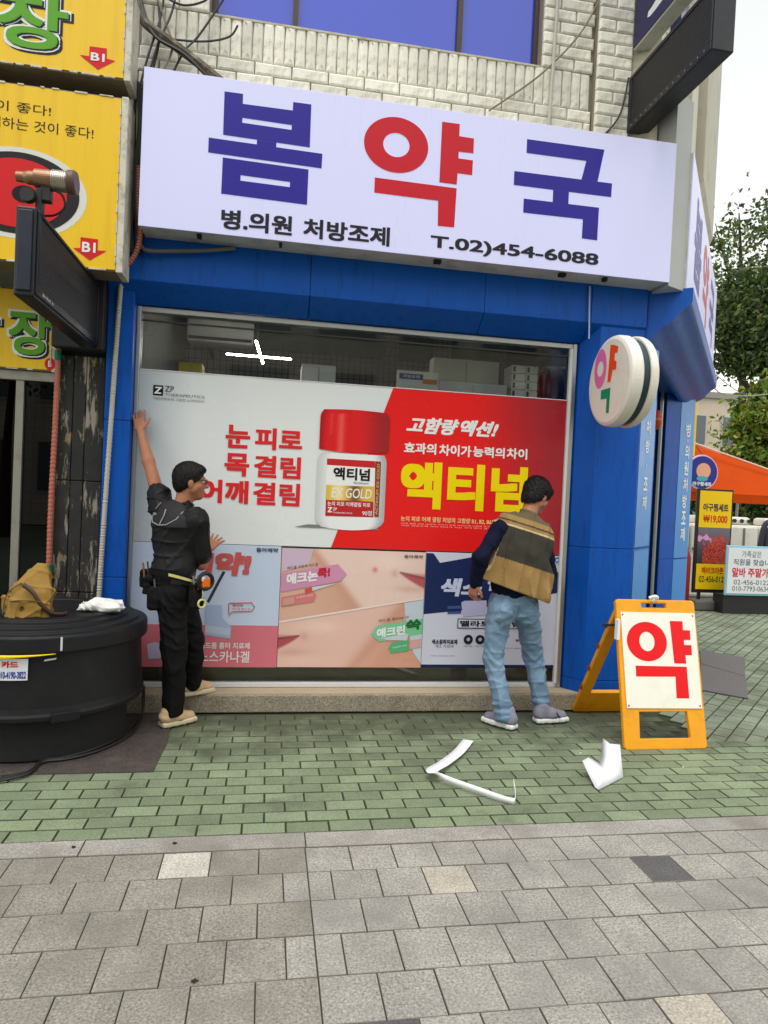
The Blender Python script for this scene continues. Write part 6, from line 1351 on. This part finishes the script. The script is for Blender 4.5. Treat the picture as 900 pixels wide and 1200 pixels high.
F.wrinkle(lambda X,Y,Z: fa(X,Y,Z)+fb(X,Y,Z)).cut((0,0,.06),(0,0,-1)).cut((0,0,.985),(0,0,1)); jeans = build_field(F,'jeans',DEN,man2)
SEAM = M('denim_seam', (84,116,140), .9); sm = MB()
def jsurf(x, z_):   # back surface of the jeans, found by walking the field
    ix = int(round((x-F.lo[0])/F.h)); iz = int(round((z_-F.lo[2])/F.h)); col = F.F[ix,:,iz]; k_ = np.argmax(col < 0); return (x, F.ax[1][k_]-.002, z_)
for cx, sgn in ((1.675,-1),(1.865,1)): sm.tube([jsurf(cx+a,z_) for a, z_ in ((-.06,.87),(.06,.87),(.06,.77),(.0,.735),(-.06,.77),(-.06,.87))], .0035, 5)
sm.tube([jsurf(1.77,z_) for z_ in (.96,.92,.88,.84,.80)], .0035, 5); sm.build('pocket_seams', SEAM, jeans)
GSH = M('grey_mesh_fabric', (130,130,146), .8, var=.15, scale=20, bump=.5, bscale=260); WS = M('white_foam', (226,226,226), .6, var=.05)
shoe('shoe',(1.785,4.545),(1.625,4.765),.012,WS,GSH,man2,stripes=M('grey_lace',(150,150,160),.8)); sh2 = shoe('shoe',(1.985,4.70),(2.255,4.735),.012,WS,GSH,man2,stripes=M('grey_lace'))
sx = MB()
for a in (.0,.03,.06): sx.tube([(2.115+a,4.672,.050),(2.100+a,4.676,.066),(2.088+a,4.684,.084)], .0055, 6)
sx.build('dark_stripe', PR((36,36,44)), sh2)

# ============================================================ LANE IN THE BACKGROUND (right)
def dirq(px): return px
# rubber mats on the corner paving
for pts, lab in (([(4.56,6.49),(4.69,5.98),(5.30,6.77),(4.99,7.13)], 'far grey ribbed rubber mat on the corner paving'), ([(3.90,5.52),(4.17,5.26),(4.68,5.965),(4.545,6.47)], 'near grey ribbed rubber mat on the corner paving')):
    solo('rubber_mat', lab, 'mat', MB().prism(pts, .002, .016), M('grey_rubber', (104,100,98), .85, var=.15, scale=8, bump=.8, bscale=60, stretch=(4,1,1)), (pts[0][0],pts[0][1],0), bevel=.004)
# standing menu sign
ms = thing('menu_sign', 'slim yellow and black standing menu sign in front of the orange tent', 'sign', (7.28,10.25,0))
KBK = M('black_frame_paint', (24,22,22), .5)
MB().box(6.945,7.60,10.20,10.245,.28,2.0).build('frame', KBK, ms, bevel=.01); BX2 = lambda x0,x1,z0,z1: MB().box(x0,x1,10.190,10.198,z0,z1)
BX2(6.985,7.565,1.36,1.965).build('yellow_panel', PR((252,206,10)), ms); BX2(6.985,7.565,.34,.76).build('yellow_panel', PR((252,206,10)), ms)
def food(u, v, p):
    r = np.random.RandomState(int(u*59)*77+int(v*59)); c = mixc((62,52,62),(120,110,124),v)
    if (v < .95-1.1*abs(u-.66)-.12*math.sin(23*u)-.1*math.sin(41*u+3)) and v < .78 and u > .18: c = mixc((206,70,50),(120,20,24),r.rand()); c = mixc(c,(240,150,120),.5*(r.rand() > .7))
    if abs(v-.70-.3*(u-.1)*math.sin(9*u)) < .06+.03*math.sin(30*u) and u < .42: c = (220,150,196)
    return c
patch('food_photo', lambda u,v: (6.985+.58*u, 10.194, .765+.59*v), food, 60, 60, PRINT(), ms)
text('lettering','아구찜세트',(7.05,7.51,1.63,1.76),onY(10.187),PR((40,40,70)),ms,.03); text('lettering','₩19,000',(7.06,7.50,1.43,1.57),onY(10.187),PR((216,70,20)),ms,.03); text('lettering','해비크아존',(7.08,7.48,.60,.71),onY(10.187),PR((216,60,20)),ms,.03); text('lettering','02-456-0122',(7.04,7.54,.46,.56),onY(10.187),PR((90,70,20)),ms,.01)
MB().box(7.05,7.10,10.21,10.24,.1,.28).box(7.45,7.50,10.21,10.24,.1,.28).build('leg', KBK, ms); MB().box(6.9,7.7,10.05,10.45,.0,.17).build('base_tank', M('grey_tank', (96,94,92), .6, var=.15), ms, bevel=.03)
# hand-lettered notice
hn = thing('notice_board', 'pale blue edged hand-lettered notice board at the right edge', 'sign', (7.65,9.85,0))
MB().box(7.235,8.25,9.80,9.83,.30,1.10).build('edge', PR((150,206,226)), hn, bevel=.01); MB().box(7.265,8.22,9.79,9.799,.335,1.065).build('sheet', PR((238,240,242)), hn)
text('lettering','가족같은',(7.50,7.85,.92,1.02),onY(9.787),PR((110,120,130)),hn,.0); text('lettering','직원을 찾습니다',(7.36,8.12,.79,.89),onY(9.787),PR((70,90,110)),hn,.005); text('lettering','알바 주말가능',(7.34,8.12,.60,.75),onY(9.787),PR((226,50,70)),hn,.03); text('lettering','02-456-0122',(7.38,8.02,.48,.555),onY(9.787),PR((120,120,126)),hn,.0); text('lettering','010-7793-0634',(7.36,8.02,.375,.455),onY(9.787),PR((120,120,126)),hn,.0)
MB().box(7.25,8.25,9.84,10.1,.0,.30).build('stand', M('dark_stand', (30,30,34), .6), hn)
# orange tent
tn = thing('market_tent', 'orange fabric market tent over the eating stall at right', 'tent', (9.6,13.2,0))
OR = M('orange_tarpaulin', (176,62,4), .85, spec=.1, var=.12, scale=2, bump=.2, bscale=12); TX0, TX1, TY0, TY1, TZ, AP = 7.55, 11.6, 12.0, 15.4, 1.98, 3.2
m = MB(); m.add([(TX0,TY0,TZ),(TX1,TY0,TZ),(TX1,TY1,TZ),(TX0,TY1,TZ),(8.3,13.3,AP),(8.7,13.7,AP)], [(0,1,5,4),(1,2,5),(2,3,4,5),(3,0,4)]); m.build('canopy', OR, tn, solid=.02)
m = MB(); m.add([(TX0,TY0,TZ),(TX1,TY0,TZ),(TX1,TY0,TZ-.16),(TX0,TY0,TZ-.16)],[(0,1,2,3)]); m.add([(TX0,TY0,TZ),(TX0,TY1,TZ),(TX0,TY1,TZ-.16),(TX0,TY0,TZ-.16)],[(0,1,2,3)]); m.build('valance', OR, tn, solid=.015)
MB().tube([(8.3,13.3,AP+.03),(TX1,TY0,TZ+.03)], .02, 6).build('ridge_pole', PR((224,190,170)), tn)
for x, y in ((TX0+.05,TY0+.05),(TX1-.05,TY0+.05),(TX1-.05,TY1-.05),(TX0+.05,TY1-.05)): MB().tube([(x,y,0),(x,y,TZ)], .03, 8).build('pole', PR((200,196,190)), tn)
MB().lathe([(0,-.05),(.04,-.03),(.05,0),(.04,.03),(0,.05)], (9.15,12.3,2.02), 16).build('bulb', M('warm_bulb', (255,220,170), emit=(255,206,140), estr=4.0), tn, smooth=True)
rd = thing('round_sign', 'round blue shop emblem hanging in front of the orange tent', 'sign', (8.15,11.9,2.1))
ymap = lambda o: (lambda u, v: (u, 11.9-o, v)); ce = (8.16,2.37)
MB().lathe([(0,-.02),(.33,-.02),(.34,0),(.33,.02),(0,.02)], (ce[0],11.9,ce[1]), 40, 'y').build('disc', PR((222,180,200)), rd)
MB().disc(ce,(.31,.31),ymap(.022)).build('blue_field', PR((40,50,140)), rd); MB().disc((ce[0]+.02,ce[1]+.03),(.15,.15),ymap(.024)).build('plain_centre', PR((232,170,140)), rd); MB().disc((ce[0],ce[1]-.12),(.12,.05),ymap(.026)).build('teal_patch', PR((70,170,180)), rd)
text('lettering','아구찜세트',(ce[0]-.2,ce[0]+.2,ce[1]-.26,ce[1]-.18),ymap(.028),KW,rd,.04)
MB().tube([(ce[0],11.9,ce[1]+.33),(ce[0]+.05,12.2,2.9)], .01, 5).build('hanger', KBK, rd)
# white tanks
for i in range(6):
    x0 = 6.95+.70*i
    t = thing('water_tank', ['white plastic tank just behind the second blue pillar','white plastic tank partly hidden by the yellow menu sign','white plastic tank right of the menu sign','white plastic tank above the left end of the notice board','white plastic tank above the notice board near the frame edge','white plastic tank beyond the right frame edge'][i], 'tank', (x0+.36,11.6,0), 'row of white plastic tanks')
    MB().box(x0,x0+.67,11.35,11.85,.05,1.40).build('tank_body', M('white_plastic', (222,218,206), .5, var=.08, scale=4, dirt=(170,160,140), dscale=4), t, bevel=.05); MB().box(x0+.15,x0+.55,11.42,11.78,1.40,1.55).build('tank_neck', M('white_plastic'), t, bevel=.05)
    m = MB()
    for dx in (.2,.35,.5): m.lathe([(0,-.02),(.035,-.02),(.035,.02),(0,.02)], (x0+dx,11.415,1.48), 12, 'y')
    tag(m.build('valve', KBK, t), kind='stuff'); MB().box(x0+.34,x0+.38,11.335,11.349,.3,1.35).build('strap', M('dark_strap', (120,112,100), .7), t); MB().box(x0+.02,x0+.65,11.335,11.349,.92,.96).build('strap', M('dark_strap'), t)
ch = thing('folding_chair', 'dark navy padded chair back behind the notice board at the frame edge', 'chair', (8.9,10.6,0))
NV = M('navy_vinyl', (26,28,46), .5)
MB().tube(spline([(8.42,10.6,0),(8.45,10.6,.9),(8.53,10.62,1.38),(8.66,10.63,1.50),(8.95,10.63,1.50),(9.1,10.6,1.3),(9.15,10.6,0)],8), .045, 8).build('frame', NV, ch, smooth=True); MB().box(8.55,9.05,10.6,10.66,.95,1.40).build('backrest', NV, ch, bevel=.04); MB().box(8.5,9.1,10.6,11.1,.62,.72).build('seat', NV, ch, bevel=.03)
# red crate stack by second pillar, yellow panel, low wall clutter
rc = thing('gas_cylinder', 'dark red gas cylinder standing behind the second blue pillar', 'cylinder', (6.75,10.3,0))
MB().lathe([(0,0),(.16,0),(.17,.03),(.17,.85),(.13,.97),(.05,1.02),(0,1.03)], (6.75,10.3,0), 28).build('cylinder_body', PR((150,24,26)), rc, smooth=True); MB().lathe([(0,1.02),(.03,1.03),(.03,1.12),(0,1.13)], (6.75,10.3,0), 12).build('valve', GALV, rc); MB().tube(spline([(6.75,10.28,1.08),(6.66,10.1,1.0),(6.62,10.08,.6),(6.60,10.0,.05)]), .015, 6).build('hose', PR((180,170,160)), rc)
yp = thing('signboard', 'upright yellow sign strip showing beyond the side canopy', 'sign', (7.65,11.4,0))
MB().box(7.30,7.66,11.4,11.5,2.62,3.75).build('sign_box', PR((250,206,20)), yp, bevel=.01); MB().tube([(7.4,11.45,0),(7.4,11.45,2.62)], .04, 8).build('post', KBK, yp)
dl = thing('door_ornament', 'orange-red ornament hanging at the top of the side door', 'ornament', (4.25,7.1,2.5))
MB().lathe([(0,0),(.05,.02),(.08,.08),(.08,.16),(.05,.22),(0,.24)], (4.25,7.1,2.5), 20).build('ornament_body', PR((214,70,40)), dl, smooth=True); MB().lathe([(.078,.10),(.083,.12),(.078,.14)], (4.25,7.1,2.5), 20).build('gold_band', PR((200,150,60)), dl); MB().tube([(4.25,7.1,2.74),(4.25,7.1,3.0)], .006, 5).build('cord', KBK, dl)
# ---- far buildings
def far_building(label, x0, x1, y0, y1, h, rgb, wins, name='far_building'):
    t = thing(name, label, 'building', ((x0+x1)/2,(y0+y1)/2,0)); m = M('far_wall_%d' % rgb[0], rgb, .85, var=.12, scale=1.2, bump=.3, bscale=8)
    MB().box(x0,x1,y0,y1,0,h).build('wall', m, t); MB().box(x0-.1,x1+.1,y0-.1,y1+.1,h,h+.25).build('roof', M('roof_grey', (150,146,140), .8), t)
    for (a,b,c,d) in wins:
        w = MB().box(a,b,y0-.05,y0-.01,c,d).build('window', M('far_frame', (196,192,186), .6), t); MB().box(a+.06,b-.06,y0-.07,y0-.052,c+.06,d-.06).build('pane', M('far_pane', (88,98,108), .15), w)
    return t
far_building('beige tiled building beyond the trees behind the orange tent', 14,26,26,34,6.4,(206,190,174), [(14.8+1.9*i,16.0+1.9*i,z0,z0+1.3) for i in range(6) for z0 in (2.2,4.4)])
far_building('pale low building at the end of the lane', 8,14,31,38,5.0,(214,206,196), [(8.6+1.8*i,9.7+1.8*i,z0,z0+1.2) for i in range(3) for z0 in (1.2,3.2)])
# ---- across the street: what the shop window mirrors
ob_ = thing('opposite_building', 'grey tiled building across the street, mirrored in the top of the shop window', 'building', (0,-19,0))
MB().box(-13,15,-22,-17,0,13).build('wall', tile_mat('opposite_tile', (216,208,196), (206,200,190), (130,124,118), (.30,.40)), ob_); MB().box(-13.2,15.2,-22,-16.8,13,13.4).build('roof', M('roof_grey', (150,146,140), .8), ob_)
for fl in (1.2,4.6,7.9):
    for i in range(8):
        x0 = -12+3.4*i; w = MB().box(x0,x0+2.5,-17.0,-16.93,fl,fl+2.0).build('window', M('far_frame', (196,192,186), .6), ob_); MB().box(x0+.1,x0+2.4,-16.925,-16.9,fl+.1,fl+1.9).build('pane', M('far_pane', (88,98,108), .15), w)
# ---- trees
LEAFM = {}
def leaf_mat(name, rgb):
    if name in LEAFM: return LEAFM[name]
    m = bpy.data.materials.new(name); m.use_nodes = True; nn = m.node_tree.nodes; l = m.node_tree.links; b = nn['Principled BSDF']; LEAFM[name] = m
    at = nn.new('ShaderNodeAttribute'); at.attribute_name = 'Col'; l.new(at.outputs['Color'], b.inputs['Base Color']); b.inputs['Roughness'].default_value = .55
    tr_ = nn.new('ShaderNodeBsdfTranslucent'); l.new(at.outputs['Color'], tr_.inputs['Color']); mx = nn.new('ShaderNodeMixShader'); mx.inputs[0].default_value = .3
    l.new(b.outputs[0], mx.inputs[1]); l.new(tr_.outputs[0], mx.inputs[2]); l.new(mx.outputs[0], nn['Material Output'].inputs[0]); return m
BARK = M('bark', (66,54,44), .9, var=.3, scale=8, bump=.8, bscale=30, stretch=(3,3,.5))
def tree(label, base, blobs, limbs, nleaf, leaf, tones, seed, outl=0.06, r0=.16):
    t = thing('tree', label, 'tree', base); r = np.random.RandomState(seed); tk = MB(); b = Vector(base)
    for pts, a, c in limbs: sp = spline(pts,6); tk.tube(sp, [a+(c-a)*i/(len(sp)-1) for i in range(len(sp))], 8)
    tk.build('trunk', BARK, t, smooth=True)
    vol = np.array([x[1][0]*x[1][1]*x[1][2] for x in blobs])**.8; pick = r.choice(len(blobs), nleaf, p=vol/vol.sum())
    C_ = np.array([x[0] for x in blobs])[pick]; RR = np.array([x[1] for x in blobs])[pick]
    d = r.normal(size=(nleaf,3)); d /= np.linalg.norm(d,axis=1)[:,None]; rad = r.uniform(0,1,nleaf)**.42; clump = .75+.35*np.sin(5*d[:,0]+seed+pick)*np.sin(4*d[:,1]+1.7*pick)*np.sin(6*d[:,2]+pick)
    P = C_+d*RR*(rad*clump)[:,None]; far = r.rand(nleaf) < outl; P[far] = (C_+d*RR*r.uniform(1.0,1.28,nleaf)[:,None])[far]
    a = r.normal(size=(nleaf,3)); a /= np.linalg.norm(a,axis=1)[:,None]; b_ = np.cross(a, r.normal(size=(nleaf,3))); b_ /= np.linalg.norm(b_,axis=1)[:,None]
    s_ = leaf*r.uniform(.6,1.35,nleaf)[:,None]; V = np.stack([P-a*s_, P+b_*s_*.5, P+a*s_, P-b_*s_*.5],1).reshape(-1,3)
    me = bpy.data.meshes.new('crown'); V = V-np.array(base); me.vertices.add(len(V)); me.vertices.foreach_set('co',V.ravel().astype(np.float32)); Q = np.arange(len(V),dtype=np.int32); me.loops.add(len(V)); me.loops.foreach_set('vertex_index',Q); me.polygons.add(nleaf); me.polygons.foreach_set('loop_start',np.arange(0,len(V),4,dtype=np.int32)); me.update(calc_edges=True)
    tn_ = np.array([lin(c) for c in tones]); w = np.clip(r.normal(.5,.28,nleaf),0,.999)*(len(tones)-1); i0 = w.astype(int); c = tn_[i0]+(tn_[np.minimum(i0+1,len(tones)-1)]-tn_[i0])*(w-i0)[:,None]
    at = me.color_attributes.new('Col','FLOAT_COLOR','POINT'); at.data.foreach_set('color', np.c_[np.repeat(c,4,0),np.ones(len(V))].astype(np.float32).ravel()); me.materials.append(leaf_mat('leaf',0)); link('crown', me, t, (0,0,0)); return t
DKT = [(28,42,20),(54,74,34),(82,104,50),(120,132,66)]; LTT = [(50,74,22),(86,116,36),(122,146,50),(176,160,60)]
tree('tall dark evergreen tree rising behind the orange tent at right', (15.4,19.5,0), [((14.9,19.2,8.2),(2.2,2.0,1.9)),((13.6,18.6,7.3),(1.0,1.2,1.3)),((16.8,19.5,8.0),(2.2,2.0,2.2)),((14.6,19,6.4),(1.8,1.4,.7))],
     [([(15.4,19.5,0),(15.5,19.5,3.0),(15.3,19.4,5.5),(15.0,19.3,8.0)],.26,.07),([(15.4,19.45,4.6),(14.6,19.2,5.5),(13.6,18.8,6.3),(12.9,18.6,6.8)],.12,.03),([(15.3,19.4,5.6),(16.4,19.6,7.0),(17.2,19.6,8.6)],.12,.03)], 32000, .088, DKT, 1)
tree('bare-topped sapling with sparse leaves against the white sky', (16.6,22,0), [((15.9,21.8,11.3),(1.5,1.2,1.0)),((17.4,22,12.3),(1.6,1.2,1.4)),((14.9,21.6,10.9),(.9,1.0,.7))], [([(16.6,22,0),(16.5,22,6),(16.2,22,10),(15.9,21.9,12.2)],.18,.02),([(16.4,22,8),(17.2,22,11),(17.7,22,13.2)],.08,.015),([(16.4,22,8.5),(15.4,21.8,10.4),(14.8,21.6,11.6)],.06,.012)], 900, .11, DKT, 5, .2)
tree('bright yellow-green tree just above the orange tent', (13.6,16.8,0), [((12.9,16.6,4.0),(.95,1.0,.85)),((13.9,16.8,4.5),(1.2,1.1,1.0)),((12.6,16.5,3.1),(.8,.9,.6)),((13.8,16.8,3.2),(1.3,1.1,.8)),((13.3,16.7,5.0),(.6,.6,.45))], [([(13.6,16.8,0),(13.6,16.8,2.0),(13.4,16.7,3.6),(13.2,16.7,4.6)],.14,.04),([(13.6,16.8,2.2),(14.1,16.8,3.4),(14.3,16.8,4.4)],.08,.03)], 13000, .085, LTT, 2)
tree('dark shrubby tree filling the space under the orange tent edge', (12.6,17.2,0), [((11.6,17,1.8),(.9,.9,.7)),((12.9,17.2,2.0),(1.2,1.0,.9)),((14.4,17.4,2.0),(1.2,1.0,.9))], [([(12.6,17.2,0),(12.6,17.2,1.2),(12.4,17.2,2.0)],.10,.04)], 7000, .085, DKT, 3)
tree('street tree across the road, mirrored at the upper left of the shop window', (-7.5,-11.0,0), [((-7.2,-11,6.2),(1.8,1.6,1.5)),((-8.6,-11,5.6),(1.4,1.3,1.2)),((-6.2,-11,5.2),(1.3,1.2,1.0))], [([(-7.5,-11,0),(-7.5,-11,3),(-7.3,-11,6)],.18,.05)], 5000, .12, LTT, 9)
for pts, lab in (([(3.2,5.0,4.1),(8,12,4.6),(16,20,5.2),(30,34,8)], 'thin overhead wire crossing in front of the dark tree'), ([(5.4,8.0,3.9),(9,12.5,4.0),(14,16,5.2),(24,24,9)], 'lower overhead wire rising towards the right edge')):
    tag(MB().tube(spline(pts,8), .012, 5).build('overhead_wire', M('pale_wire', (150,150,146), .6), loc=pts[0]), lab, 'wire')

bpy.data.scenes.remove(TMP)
